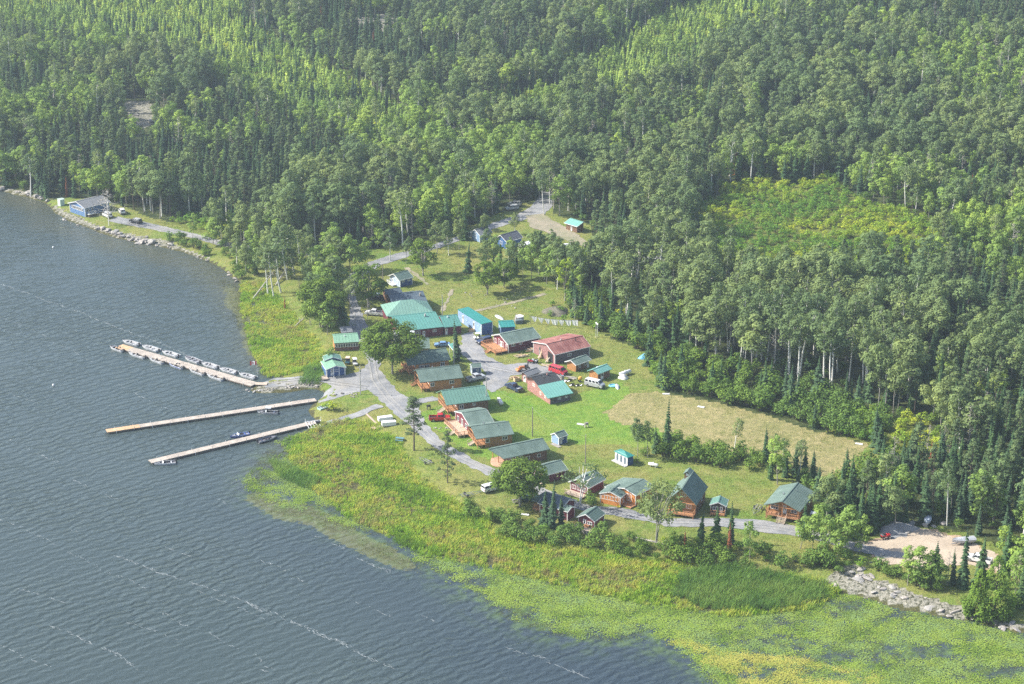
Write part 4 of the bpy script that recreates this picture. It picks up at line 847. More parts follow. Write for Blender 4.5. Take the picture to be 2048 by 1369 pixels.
# ================================================================ buildings
WHITE = mat('white_paint', (0.78, 0.78, 0.76), 0.6, 0.06, 2.0); GLASS, n_, b_ = newmat('window_glass')
b_.inputs['Base Color'].default_value = (0.035, 0.045, 0.055, 1); b_.inputs['Roughness'].default_value = 0.08
n2 = noise(n_, objco(n_), 0.9, 3); n_.links.new(ramp(n_, n2, [(0.4, (0.02, 0.03, 0.035)), (0.65, (0.10, 0.12, 0.14))]), b_.inputs['Base Color'])
SHG = mat('shingle_green', (0.12, 0.185, 0.155), 0.95, 0.2, 0.35, ('Y', .45, .25), c2=(0.14, 0.20, 0.170), fine=5)
SHD = mat('shingle_dark_green', (0.10, 0.16, 0.135), 0.95, 0.12, 0.7, ('Y', .45, .25), fine=5)
SHS = mat('shingle_slate', (0.085, 0.12, 0.15), 0.9, 0.15, 0.7, ('Y', .45, .25), fine=5)
SHK = mat('shingle_black', (0.04, 0.045, 0.05), 0.9, 0.2, 0.8, fine=5)
SHY = mat('shingle_grey', (0.19, 0.20, 0.21), 0.95, 0.12, 0.7, ('Y', .45, .25), fine=5)
MTH = mat('metal_pale_green', (0.185, 0.34, 0.27), 0.5, 0.07, 0.5, ('X', .9, .4)); MTG = mat('metal_green', (0.14, 0.275, 0.215), 0.42, 0.07, 0.5, ('X', .9, .45)); MTT = mat('metal_teal', (0.10, 0.28, 0.235), 0.5, 0.08, 0.5, ('X', .9, .45))
MTL = mat('metal_light_green', (0.20, 0.37, 0.25), 0.5, 0.08, 0.5, ('X', .9, .4)); MTB = mat('metal_bright_teal', (0.18, 0.42, 0.355), 0.5, 0.07, 0.5, ('X', .9, .4))
MTD = mat('metal_deep_teal', (0.03, 0.24, 0.21), 0.4, 0.08, 0.5, ('X', .9, .45))
RUST = mat('rusted_red_roof', (0.29, 0.08, 0.072), 0.8, 0.35, 0.35, ('X', .8, .45), c2=(0.34, 0.16, 0.13))
LOGO = mat('log_orange', (0.47, 0.225, 0.078), 0.7, 0.16, 1.2, ('Z', .26, .6)); LOGT = mat('log_tan', (0.36, 0.19, 0.075), 0.7, 0.16, 1.2, ('Z', .26, .6))
LOGB = mat('log_brown', (0.19, 0.105, 0.06), 0.75, 0.2, 1.2, ('Z', .26, .6)); ORNG = mat('orange_siding', (0.66, 0.25, 0.06), 0.6, 0.08, 1.0, ('Z', .3, .3))
MAR = mat('maroon_siding', (0.15, 0.030, 0.045), 0.7, 0.14, 1.0, ('X', .35, .35)); MARB = mat('maroon_boards', (0.17, 0.035, 0.045), 0.7, 0.14, 1.0, ('Y', .35, .3))
BLUE = mat('blue_siding', (0.045, 0.13, 0.34), 0.6, 0.1, 1.0, ('Z', .3, .3)); NAVY = mat('navy_siding', (0.03, 0.085, 0.22), 0.6, 0.1, 1.0, ('Z', .3, .3)); LITBLUE = mat('sunlit_blue_siding', (0.27, 0.40, 0.60), 0.6, 0.1, 1.0, ('Z', .3, .25))  # the lightest blue has sunlight painted in, for walls facing the sun
PINK = mat('faded_red_boards', (0.40, 0.20, 0.17), 0.85, 0.2, 1.2, ('Y', .4, .4), fine=4); BARN = mat('weathered_shaded_boards', (0.13, 0.11, 0.12), 0.85, 0.25, 1.2, ('X', .35, .5)); PINKB = mat('faded_pink_boards', (0.33, 0.17, 0.16), 0.85, 0.2, 1.2, ('Y', .35, .4))
CEDAR = mat('cedar_deck', (0.50, 0.245, 0.115), 0.75, 0.14, 1.5, ('Y', .16, .35)); PALEW = mat('pale_planks', (0.52, 0.42, 0.33), 0.85, 0.14, 1.2, ('X', .2, .35)); GREYW = mat('grey_boards', (0.34, 0.31, 0.28), 0.9, 0.2, 1.2, ('X', .2, .4))
TRIMW = mat('cedar_trim', (0.52, 0.24, 0.10), 0.7, 0.12, 1.5); CONC = mat('concrete', (0.45, 0.44, 0.42), 0.9, 0.12, 1.0); STEEL = mat('steel', (0.42, 0.43, 0.45), 0.4, 0.1, 2.0, metal=.7); BLACKM = mat('black_paint', (0.025, 0.026, 0.03), 0.5, 0.2, 2.0)
MINT = mat('mint_paint', (0.55, 0.66, 0.58), 0.6, 0.08, 1.0, ('X', .4, .3)); STAIN = mat('dark_skirt', (0.09, 0.07, 0.06), 0.9, 0.2, 1.0)
HOUSES = {}
def fit(A, B, P, hz, ground, hip=False, p0=.48):
    a = unp(*A, ground + hz); b = unp(*B, ground + hz); d = b - a; Ln = d.length; d.normalize(); nn = Vector((-d.y, d.x, 0)); best = None
    rr = np.linspace(.8, 9, 165)[:, None]; pp = np.linspace(.06, 1.5, 145)[None, :]
    off = a + d * (Ln / 2 if hip else 0)
    X = off.x + nn.x * rr + 0 * pp; Y = off.y + nn.y * rr + 0 * pp; Z = off.z + rr * pp
    U, Vv = proj(X, Y, Z); e = (U - P[0]) ** 2 + (Vv - P[1]) ** 2 + 400 * (pp - p0) ** 2; i = np.unravel_index(np.argmin(e), e.shape)
    return a, d, nn, Ln, float(rr[i[0], 0]), float(pp[0, i[1]]), float(e[i])
def opening(root, kind, spec, D):
    """a framed window or a door on one wall: (face, place 0..1, centre height, width, height[, panes])"""
    f, t, zc, w_, h_ = spec[:5]; np_ = spec[5] if len(spec) > 5 else 1; dep = .05
    x0, x1, y0, y1, M = D['x0'], D['x1'], D['y0'], D['y1'], D['M']
    if f == 's': c = Vector((x0 + (x1 - x0) * t, y0, zc)); T = Vector((1, 0, 0)); Nr = Vector((0, -1, 0))
    elif f == 'n': c = Vector((x0 + (x1 - x0) * t, y1, zc)); T = Vector((1, 0, 0)); Nr = Vector((0, 1, 0))
    elif f == 'g': c = Vector((x0, y0 + (y1 - y0) * t, zc)); T = Vector((0, 1, 0)); Nr = Vector((-1, 0, 0))
    else: c = Vector((x1, y0 + (y1 - y0) * t, zc)); T = Vector((0, 1, 0)); Nr = Vector((1, 0, 0))
    def bar(mb, a, b_, z0, z1, o0, o1):
        p = c + T * a + Nr * o0; r = c + T * b_ + Nr * o1; mb.bx(p.x, r.x, p.y, r.y, zc + z0, zc + z1)
    fr = MB(); e = .11
    bar(fr, -w_ / 2, w_ / 2, h_ / 2 - e, h_ / 2, 0, dep + .02); bar(fr, -w_ / 2, w_ / 2, -h_ / 2, -h_ / 2 + e, 0, dep + .02)
    for k in range(np_ + 1):
        s = -w_ / 2 + (w_ - e) * k / np_; bar(fr, s, s + e, -h_ / 2 + e, h_ / 2 - e, 0, dep + .015)
    g = MB(); bar(g, -w_ / 2 + e, w_ / 2 - e, -h_ / 2 + e, h_ / 2 - e, -.02, dep - .02)
    if kind == 'window':
        o = fr.build('window', D['frame'], root, M); g.build('pane', GLASS, o)
    else:
        d = MB(); bar(d, -w_ / 2 + .06, w_ / 2 - .06, -h_ / 2 + .02, h_ / 2 - .06, 0, dep); o = d.build('door', D.get('door', WHITE), root, M)
        g = MB(); bar(g, -w_ / 2 + .28, w_ / 2 - .28, 0, h_ / 2 - .25, dep, dep + .02); g.build('pane', GLASS, o)
        k = MB(); bar(k, w_ / 2 - .2, w_ / 2 - .12, -.1, 0, dep, dep + .07); k.build('handle', STEEL, o)
def railing(mb, p, r, h=.95):
    p = Vector(p); r = Vector(r); L_ = (r - p).length; k = max(1, int(L_ / 1.6)); up = Vector((0, 0, 1))
    for i in range(k + 1):
        c = p + (r - p) * i / k; mb.beam(c, c + up * h, .11, .11)
    mb.beam(p + up * h, r + up * h, .12, .07); mb.beam(p + up * .12, r + up * .12, .05, .08)
    kk = int(L_ / .28)
    for i in range(1, kk): c = p + (r - p) * i / kk; mb.beam(c + up * .12, c + up * h, .045, .045)
def deck(root, x0, x1, y0, y1, h, rails='wne', m=None, stair=None, M=None, skirt=None, rm=None):
    m = m or CEDAR; dk = MB(); dk.bx(x0, x1, y0, y1, h - .16, h); o = dk.build('deck', m, root, M)
    ft = MB()
    for x in (x0 + .15, (x0 + x1) / 2, x1 - .15):
        for y in (y0 + .15, y1 - .15): ft.bx(x - .09, x + .09, y - .09, y + .09, -.3, h - .16)
    ft.build('footing', skirt or m, o)
    if skirt: s_ = MB(); s_.bx(x0 + .05, x1 - .05, y0 + .05, y1 - .05, -.3, h - .18); s_.build('skirt', skirt, o)
    e = .08; C = {'s': ((x0 + e, y0 + e, h), (x1 - e, y0 + e, h)), 'w': ((x0 + e, y0 + e, h), (x0 + e, y1 - e, h)), 'n': ((x0 + e, y1 - e, h), (x1 - e, y1 - e, h)), 'e': ((x1 - e, y0 + e, h), (x1 - e, y1 - e, h))}
    for s in rails:
        a, b_ = Vector(C[s][0]), Vector(C[s][1]); r = MB()
        if stair and stair[0] == s:
            t0, t1 = stair[1] - stair[2] / 2 / (b_ - a).length, stair[1] + stair[2] / 2 / (b_ - a).length
            if t0 > .05: railing(r, a, a + (b_ - a) * t0)
            if t1 < .95: railing(r, a + (b_ - a) * t1, b_)
        else: railing(r, a, b_)
        if r.v: r.build('railing', rm or m, o)
    if stair:
        s = stair[0]; a, b_ = Vector(C[s][0]), Vector(C[s][1]); c = a + (b_ - a) * stair[1]; T = (b_ - a).normalized(); O = {'s': Vector((0, -1, 0)), 'n': Vector((0, 1, 0)), 'w': Vector((-1, 0, 0)), 'e': Vector((1, 0, 0))}[s]
        k = max(2, int(round(h / .19))); st = MB(); wd = stair[2] / 2
        for i in range(k):
            z = h - (i + 1) * h / (k + .0) + .02; p = c + O * (.1 + i * .30) - T * wd; r = c + O * (.1 + i * .30 + .28) + T * wd; st.bx(p.x, r.x, p.y, r.y, z, z + .06)
        for sg in (-1, 1):
            q0 = c + T * wd * sg + Vector((0, 0, 0)); q1 = c + O * (k * .3 + .1) + T * wd * sg; q1.z = .05; q0.z = h - .1; st.beam(q0, q1, .06, .22)
            if h > .6: st.beam(q0 + Vector((0, 0, .95)), q1 + Vector((0, 0, .9)), .07, .07); st.beam(q1, q1 + Vector((0, 0, .9)), .09, .09)
        st.build('stairs', PALEW if stair[-1] == 'pale' else m, o)
    return o
def house(name, label, A, B, P, hz, wall, roof, trim=WHITE, cat='cabin', ov=.5, ox=(.5, .5), far=1.0, pf=None, win=(), door=(), gwall=None, group=None, hip=False, chim=(), frame=None, thick=.16,
          porch=0, pwall=None, roof2=None, into=None, open_=False, base=0, corner=True, r=None, p=None, doorm=None, prow=0, up=0, p0=.48):
    c0 = gnd(*A); ground = float(hgt(c0.x, c0.y)) + up
    a, d, nn, Ln, rr, pp, err = fit(A, B, P, hz, ground, hip, p0)
    if r: rr = r
    if p: pp = p
    HOUSES[(label or name)[:34]] = (round(Ln, 1), round(rr, 2), round(pp, 2), round(err, 1))
    r2 = rr * far; p2 = pf if pf is not None else pp
    org = a + d * Ln / 2 + nn * rr; org.z = ground; rz = math.atan2(d.y, d.x)
    if into is None: root = empty(name, org, rz, label, cat, group); M = Matrix.Identity(4)
    else:
        root = into; M = root.matrix_basis.inverted() @ (Matrix.Translation(org) @ Matrix.Rotation(rz, 4, 'Z')) if root.matrix_world == Matrix.Identity(4) else None
        M = (Matrix.Translation(root.location) @ Matrix.Rotation(root.rotation_euler.z, 4, 'Z')).inverted() @ (Matrix.Translation(org) @ Matrix.Rotation(rz, 4, 'Z'))
    zr = hz + rr * pp; e2 = zr - r2 * p2; X0, X1 = -Ln / 2, Ln / 2
    x0, x1 = X0 + ox[0] + porch, X1 - ox[1]; y0, y1 = -(rr - ov), (r2 - ov if r2 > ov * 2 else r2 * .8); t = thick
    D = dict(x0=x0, x1=x1, y0=y0, y1=y1, M=M, frame=frame or WHITE, door=doorm or WHITE, X0=X0, X1=X1, zr=zr, root=root, rr=rr, r2=r2, hz=hz, pp=pp)
    zw0 = hz + (-y0 * -pp + rr * pp) - t; zw0 = zr + y0 * pp - t; zw1 = zr - y1 * p2 - t
    if hip:
        hw = MB(); hw.bx(x0, x1, y0, y1, -.3, hz - .02); hw.build('wall', wall, root, M)
        rf = MB(); k = min(rr, Ln / 2); rh = zr - hz; ax = max(0, Ln / 2 - rr)
        V = [(X0, -rr, hz), (X1, -rr, hz), (X1, r2, hz), (X0, r2, hz), (-ax, (r2 - rr) / 2, zr), (ax, (r2 - rr) / 2, zr)]
        Fc = [(0, 1, 5, 4), (2, 3, 4, 5), (1, 2, 5), (3, 0, 4), (3, 2, 1, 0)]
        if ax < .05: V = V[:5]; Fc = [(0, 1, 4), (1, 2, 4), (2, 3, 4), (3, 0, 4), (3, 2, 1, 0)]
        rf.add(V, Fc); ro = rf.build('roof', roof, root, M)
    else:
        if not open_:
            W = MB(); W.prism([(y0, -.3), (y1, -.3), (y1, zw1), (0, zr - t), (y0, zw0)], 'x', x0, x1); wo = W.build('wall', wall, root, M)
            if gwall:
                g_ = MB(); g_.prism([(y0, -.3), (y1, -.3), (y1, zw1 - .02), (0, zr - t - .02), (y0, zw0 - .02)], 'x', x0 - .04, x0 - .003); g_.build('gable_wall', gwall, root, M)
        else:
            for x in (X0 + .4, X1 - .4):
                for y in (-(rr - .3), r2 - .3): MB().bx(x - .08, x + .08, y - .08, y + .08, -.3, zr - abs(y) * pp - t).build('post', trim or TRIMW, root, M)
        rf = MB()
        pa = [(-rr, hz), (0, zr), (0, zr - t), (-rr, hz - t)]
        def slab(mb, o0, o1): mb.prism(o0, 'x', *o1)
        pr0 = X0 - prow
        if prow:   # ridge end projects farther than the eaves
            for sgn, r_, p_ in ((-1, rr, pp), (1, r2, p2)):
                za, zb = zr - r_ * p_, zr
                V = [(X0, sgn * r_, za), (X1, sgn * r_, za), (X1, 0, zb), (pr0, 0, zb)]; V += [(x, y, z - t) for x, y, z in V]
                rf.add(V, [(0, 1, 2, 3), (4, 5, 6, 7), (0, 1, 5, 4), (1, 2, 6, 5), (2, 3, 7, 6), (3, 0, 4, 7)])
        else:
            if roof2:
                fr_, rm2 = roof2; ys = -rr * fr_; zs = zr + ys * pp
                rf.prism([(ys, zs), (0, zr), (0, zr - t), (ys, zs - t)], 'x', X0, X1)
                low = MB(); low.prism([(-rr, hz), (ys, zs), (ys, zs - t), (-rr, hz - t)], 'x', X0 - .1, X1 + .5); low.build('lower_roof', rm2, root, M)
            else: rf.prism(pa, 'x', X0, X1)
            rf.prism([(0, zr), (r2, e2), (r2, e2 - t), (0, zr - t)], 'x', X0, X1)
        rf.build('roof', roof, root, M)
        cap = MB(); cap.beam((pr0, 0, zr + .02), (X1, 0, zr + .02), .3, .06); cap.build('ridge_cap', roof, root, M)
        if trim and not open_ or trim is WHITE:
            tr = MB(); o = .05
            for x, px_ in ((X0 - .02, prow), (X1 + .02, 0)):
                tr.beam((x, -rr - .02, hz - t * .7), (x - px_, 0, zr - t * .7), .06, .2); tr.beam((x - px_, 0, zr - t * .7), (x, r2 + .02, e2 - t * .7), .06, .2)
            tr.beam((X0, -rr - .02, hz - t * .6), (X1, -rr - .02, hz - t * .6), .05, .17); tr.beam((X0, r2 + .02, e2 - t * .6), (X1, r2 + .02, e2 - t * .6), .05, .17)
            tr.build('fascia', trim, root, M)
            if corner and not open_:
                pass
                for x in (x0, x1):
                    for y, zt in ((y0, zw0), (y1, zw1)): MB().bx(x - .08, x + .08, y - .08, y + .08, -.25, zt - .02).build('corner_board', trim, root, M)
                pass
    for s in win: opening(root, 'window', s, D)
    for s in door: opening(root, 'door', s, D)
    for (x, y, w_, h_, m_) in chim:
        zb = zr - abs(y) * pp; MB().bx(x - w_ / 2, x + w_ / 2, y - w_ / 2, y + w_ / 2, zb - .3, zb + h_).build('chimney', m_, root, M)
    return root, D
Q = q
# --- log cabins along the lane
def logcabin(label, A, B, P, hz, wall, roof, dh=1.0, dd=2.6, ov=.5, win=(), rails='wsn', stair=('w', .5, 1.6), dm=CEDAR, trim=None, group='log cabins stepping down the lane', ox=(.5, .5), **k):
    k.setdefault('chim', [(1.8, -1.0, .14, .4, STEEL), (-1.2, 1.2, .3, .5, STEEL)])
    r, D = house('log_cabin', label, A, B, P, hz, wall, roof, trim, ov=ov, ox=ox, porch=dd, win=win, group=group, corner=False, **k)
    y0, y1 = D['y0'] - .05, D['y1'] + .05; x0 = D['X0'] + ox[0]
    deck(r, x0, D['x0'] - .01, y0, y1, dh, rails, dm, stair)
    for i, y in enumerate((y0 + .15, 0, y1 - .15)):
        z = D['zr'] - abs(y) * D['pp'] - .2; MB().cyl((x0 + .15, y, dh), (x0 + .15, y, z), .11, 8).build('post', TRIMW, r)
    g_ = MB(); ze = D['zr'] - (D['rr'] - .5) * D['pp'] - .25; g_.beam((x0 + .15, y0 + .15, ze), (x0 + .15, y1 - .15, ze), .16, .2); g_.build('tie_beam', TRIMW, r)
    return r, D
logcabin('orange log cabin under the broad oak, uppermost of the cabin row', Q(3, 525, 235), Q(3, 922, 180), Q(3, 490, 123), 3.2, LOGO, SHG, dh=.9, win=[('s', .12, 1.9, 1.5, 1.2, 3), ('s', .3, 1.9, 1.5, 1.1, 2), ('s', .80, 2.0, 1.3, 1.1, 2), ('g', .3, 1.9, 1.4, 1.1, 2)], door=[('g', .65, 1.9, 1, 2)])
logcabin('orange log cabin with green shingles and wooden corner deck, second in the cabin row', Q(3, 640, 390), Q(3, 1038, 345), Q(3, 598, 272), 3.1, LOGO, SHG, dh=.9, win=[('s', .68, 2.0, 1.4, 1.1, 2), ('s', .05, 1.9, 1.2, 1.2, 2), ('g', .3, 1.9, 1.4, 1.1, 2)], door=[('g', .65, 1.9, 1, 2)], stair=('w', .7, 1.6))
logcabin('brown log cabin with smooth teal metal roof above the red pickup', Q(3, 880, 597), Q(3, 1283, 545), Q(3, 832, 462), 3.4, LOGB, MTG, dh=1.2, dd=3.0, win=[('s', .52, 2.5, .8, .8, 2), ('s', .1, 2.2, 1.2, 1.2, 2), ('g', .3, 2.2, 1.4, 1.2, 2)], door=[('g', .6, 2.2, 1, 2)], stair=('w', .35, 1.8, 'pale'), chim=[(-2.5, 1.2, .35, .8, STEEL)])
logcabin('tan log cabin with dark green gable roof just above the curved deck cabin', Q(3, 1150, 905), Q(3, 1500, 860), Q(3, 1085, 795), 3.0, LOGT, SHG, dh=.9, dd=2.4, win=[('s', .72, 2.0, 1.5, 1.1, 2), ('s', .05, 1.9, 1.1, 1.1, 1)], door=[('g', .55, 1.9, 1, 2)], stair=('w', .35, 1.5, 'pale'))
r, D = house('log_cabin', 'long brown log cabin with curved pale front deck and overhanging roof', Q(3, 1405, 1085), Q(3, 1825, 997), Q(3, 1268, 978), 3.0, LOGB, SHG, None, r=3.8, p=.42, ov=.6, ox=(.3, .6), porch=3.2, prow=2.4, group='log cabins stepping down the lane', corner=False,
             win=[('s', .12, 1.6, 2.2, 1.9, 3), ('s', .4, 1.6, 1., .9, 1), ('s', .75, 1.6, 1., .9, 1), ('g', .3, 1.6, 1.6, 1.4, 2)], door=[('g', .65, 1.5, 1.2, 2)])
x0 = D['X0'] + .3; pts = [(D['x0'], D['y0']), (x0 - .2, D['y0'])] + [(x0 - .2 - 1.6 * math.sin(math.pi * t / 8), D['y0'] + (D['y1'] - D['y0']) * t / 8) for t in range(1, 8)] + [(x0 - .2, D['y1']), (D['x0'], D['y1'])]
dk = MB().prism(pts, 'z', .1, .45).build('deck', mat('peach_deck', (0.60, 0.36, 0.24), .8, .1, 1.2, ('Y', .2, .3)), r)
for y in (D['y0'] + .1, 0, D['y1'] - .1): MB().cyl((x0 + .1, y, .4), (x0 + .1, y, D['zr'] - abs(y) * D['pp'] - .15), .12, 8).build('post', TRIMW, r)
MB().beam((x0 + .1, D['y0'], 2.6), (x0 + .1, D['y1'], 2.6), .15, .25).build('tie_beam', TRIMW, r)
r, D = house('small_cabin', 'grey green roofed cabin with white arched porch front and picnic deck', Q(3, 1088, 782), Q(3, 1315, 745), Q(3, 1003, 675), 2.7, MAR, SHG, ox=(.15, .4), win=[('g', .22, 1.5, 1.2, 1.3, 1), ('g', .5, 1.6, 1.3, 1.7, 2), ('g', .8, 1.5, 1.2, 1.3, 1), ('s', .7, 1.5, 1, .8)])
deck(r, D['x0'] - 3.6, D['x0'] - .1, D['y0'] - 1.4, D['y1'] - .8, .7, 'wsn', mat('light_deck', (0.62, 0.43, 0.30), .8, .12, 1.2, ('Y', .18, .3)), ('w', .3, 1.4, 'pale'), rm=CEDAR)
# --- maroon cabins, barn and work sheds
r, D = house('maroon_cabin', 'maroon cabin with white porch windows and wide orange deck by the barn', Q(2, 755, 590), Q(2, 1060, 525), Q(2, 672, 503), 2.9, MAR, SHG, gwall=MARB, win=[('g', .12, 1.6, 1.1, 1.4, 2), ('g', .38, 1.7, 1.1, 1.6, 2), ('g', .62, 1.8, .9, 1.9, 1), ('g', .86, 1.6, 1.1, 1.4, 2), ('s', .16, 2.1, 1.3, .8, 2), ('s', .40, 2.1, 1.0, .6, 2)], door=[('g', .5, 1.5, .9, 1.9)])
deck(r, D['x0'] - 4.2, D['x0'] - .1, D['y0'] + .2, D['y1'] + .4, .75, 'wsn', CEDAR, ('w', .42, 1.7))
r, D = house('barn', 'large open barn with rusted maroon metal roof and weathered grey walls', Q(12, 600, 535), Q(12, 1155, 405), Q(12, 475, 365), 3.0, BARN, RUST, gwall=PINKB, cat='barn', far=1.75, pf=.22, ox=(.4, .4), ov=.3, win=[('s', .42, 1.8, 1.3, .9, 2)], chim=[(3.0, -1.2, .15, 1.0, BLACKM), (-1.0, .4, .3, .5, CONC)])
g_ = MB(); g_.prism([(-2.9, -.1), (-.4, -.1), (-.4, 3.0), (-2.9, 2.6)], 'x', D['x0'] - .09, D['x0'] - .05); g_.build('doorway', mat('doorway_shade', (0.02, 0.018, 0.016), 0.95), r)  # flat near-black panel paints the shade inside the open doorway
MB().bx(D['x0'] - .3, D['x0'] - .1, 3.6, 3.8, -.2, 2.9).build('post', GREYW, r)
house('wood_shed', 'orange plank shed with grey green roof between the barn and the teal roofed shed', Q(12, 928, 692), Q(12, 1165, 605), Q(12, 840, 622), 2.3, LOGB, SHG, gwall=LOGO, cat='shed', far=1.1, win=[('s', .28, 1.3, .8, .9), ('s', .72, 1.4, .9, .9)], door=[('s', .92, 1.0, .8, 1.9)], corner=False, chim=[(-1.2, .3, .3, .35, BLACKM)])
house('wood_shed', 'orange plank shed with bright teal metal roof behind the silver van', Q(12, 1265, 828), Q(12, 1480, 745), Q(12, 1180, 755), 2.3, LOGB, MTB, gwall=LOGO, cat='shed', far=1.1, door=[('s', .35, 1.0, 1.2, 1.9)], corner=False, trim=None, chim=[(-.5, .5, .5, .15, WHITE)])
r, D = house('workshop', 'faded red workshop with black upper roof and teal metal lower roof', Q(12, 505, 1195), Q(12, 862, 1118), Q(12, 215, 868), 2.1, BARN, SHK, p0=.32, trim=None, gwall=PINK, cat='workshop', far=.45, ov=.4, ox=(.9, .2), roof2=(.40, MTB), corner=False,  # front wall's shade is painted with dark boards, lit gable stays faded red
             win=[('g', .22, 1.3, .8, .8, 2), ('g', .42, 1.5, .9, .9, 2), ('g', .72, 2.6, 1.3, .8, 3), ('s', .45, 1.2, 1.0, .6, 2), ('s', .8, 1.2, .9, .6, 2)], chim=[(1.0, -.5, .3, .6, PINKB), (-.6, -1.0, .12, .5, STEEL)])
house('lean_to', 'low grey roofed lean-to with red doorway behind the black roofed workshop', Q(12, 190, 862), Q(12, 400, 790), Q(12, 120, 800), 2.3, PINKB, SHY, trim=None, cat='shed', far=.9, gwall=PINK, corner=False, door=[('g', .5, 1.0, 1.0, 1.9)])
house('blue_shed', 'tiny blue shed with grey green roof beside the silver pickup', Q(3, 1110, 255), Q(3, 1203, 248), Q(3, 1090, 222), 2.3, NAVY, SHG, cat='shed', gwall=LITBLUE, ov=.25, ox=(.2, .2), win=[('s', .62, 1.4, .6, .7)], door=[('g', .5, 1., .8, 1.8)])
r, D = house('blue_shed', 'little blue garden shed with white trim on the open lawn', Q(4, 993, 440), Q(4, 1078, 412), Q(4, 962, 388), 2.2, NAVY, SHG, cat='shed', gwall=LITBLUE, ov=.25, ox=(.25, .2), win=[('s', .5, 1.5, .5, .5)], door=[('s', .28, 1.0, .7, 1.7)])
MB().bx(D['x0'] - 1.2, D['x0'] - .1, -2.6, .6, .02, .14).build('ramp', GREYW, r)
r, D = house('maroon_cabin', 'small maroon cabin with white porch windows right behind the round oak', Q(4, 865, 785), Q(4, 1078, 725), Q(4, 795, 700), 2.4, MAR, SHG, gwall=MARB, win=[('g', .78, 1.4, 1.0, 1.1, 2), ('g', .15, 1.3, .8, 1.1, 1)], door=[('g', .45, 1.0, .8, 1.9)])
MB().bx(D['x0'] - 1.2, D['x0'] - .1, D['y0'], D['y1'], .05, .25).build('step', PALEW, r)
r, D = house('maroon_cabin', 'maroon cabin hidden behind the leaning birch with white sunroom', Q(4, 1265, 900), Q(4, 1422, 815), Q(4, 1178, 805), 2.4, MAR, SHG, gwall=MARB, ox=(.3, .4), win=[('g', .2, 1.4, 1.2, 1.1, 2), ('g', .5, 1.4, 1.2, 1.1, 2), ('g', .8, 1.4, 1.2, 1.1, 2)])
deck(r, D['x0'] - 2.4, D['x0'] - .1, D['y0'], D['y1'], .4, 'w', PALEW, None)
r, D = house('orange_cabin', 'bright orange cabin with green L-shaped roof and glazed white porch', Q(5, 500, 622), Q(5, 655, 545), Q(5, 403, 563), 3.0, ORNG, SHG, ox=(.5, .4), p0=.32, pf=.25, win=[('g', .22, 1.6, 1.5, 1.9, 3), ('s', .5, 1.6, 1.4, 1.)], far=1.75, gwall=ORNG)
house('porch', None, Q(5, 378, 640), Q(5, 450, 575), Q(5, 283, 598), 2.5, ORNG, SHG, into=r, ov=.3, ox=(.15, .1), gwall=ORNG, win=[('g', .5, 1.75, 4.6, 1.15, 6)], door=[('s', .4, 1.1, .9, 2)])
deck(r, D['x0'] - 2.2, D['x0'] - .1, D['y0'] - .3, 1.0, .35, '', CEDAR, None)
# cabins by the spruce pair
r, D = house('maroon_cabin', 'low maroon cabin with broad slate roof hidden behind the paired spruces', Q(13, 300, 480), Q(13, 700, 600), Q(13, 480, 250), 2.5, MARB, SHS, ox=(.4, .4), win=[('g', .5, 1.4, 1.5, 1), ('s', .3, 1.4, 1.2, .9)], r=3.4, p=.42)
deck(r, D['x0'] - 2.2, D['x0'] - .1, D['y0'], D['y1'], .5, 'wsn', CEDAR, ('w', .5, 1.2))
MB().bx(D['x0'] - 2.6, D['x0'] + .3, D['y0'] - .2, D['y1'] + .2, 2.45, 2.55).build('porch_roof', SHG, r)
house('maroon_shed', 'maroon board shed with green roof right of the paired spruces', Q(13, 640, 580), Q(13, 815, 635), Q(13, 730, 505), 2.5, MARB, SHG, cat='shed', ov=.3, ox=(.3, .3), door=[('s', .5, 1.0, 1.2, 1.9)], doorm=MAR)
r, D = house('maroon_cabin', 'smallest maroon cabin with ribbed green roof and grey fenced deck', Q(13, 1275, 800), Q(13, 1462, 660), Q(13, 1128, 660), 2.3, MARB, SHD, ox=(.5, .3), ov=.3, win=[('g', .30, 1.3, 1.3, .8, 2)], door=[('g', .62, 1.05, .9, 2.0)])
deck(r, D['x0'] - 3.1, D['x0'] - .1, D['y0'] - .2, D['y1'] + .6, .35, 'n', PALEW, None, skirt=GREYW, rm=CEDAR)
MB().bx(D['x0'] - 3.25, D['x0'] - 3.12, D['y0'] - .3, D['y1'] + .7, -.2, .9).build('fence_panel', GREYW, r)
MB().bx(D['x0'] - .7, D['x0'] - .15, -.9, .5, .36, .85).build('bench', CEDAR, r)
# A-frame, brown cabin, right log cabin
r, D = house('a_frame_chalet', 'tall chalet with very steep green roof, cupola and balcony', Q(5, 995, 700), Q(5, 1090, 548), Q(5, 868, 570), 3.6, LOGB, SHG, None, p0=1.1, ox=(.9, .4), porch=1.0, gwall=LOGO, corner=False, win=[('g', .28, 2.1, 1.2, 1.2, 2), ('g', .5, 5.0, 1.6, 1.2, 3), ('s', .6, 2.0, 1.0, .9)], door=[('g', .62, 1.9, 1.0, 2)], far=1.0)
deck(r, D['X0'] - .6, D['x0'] - .01, D['y0'], D['y1'], .9, 'wsn', CEDAR, None)
MB().beam((D['X0'] + .2, D['y0'], 3.6), (D['X0'] + .2, D['y1'], 3.6), .18, .2).build('tie_beam', TRIMW, r)
cp = MB(); xx = D['X1'] - 1.2; zt = D['zr']; cp.bx(xx - .8, xx + .8, .1, 1.7, zt - 2.2, zt + .1); c_ = cp.build('cupola', LOGB, r)
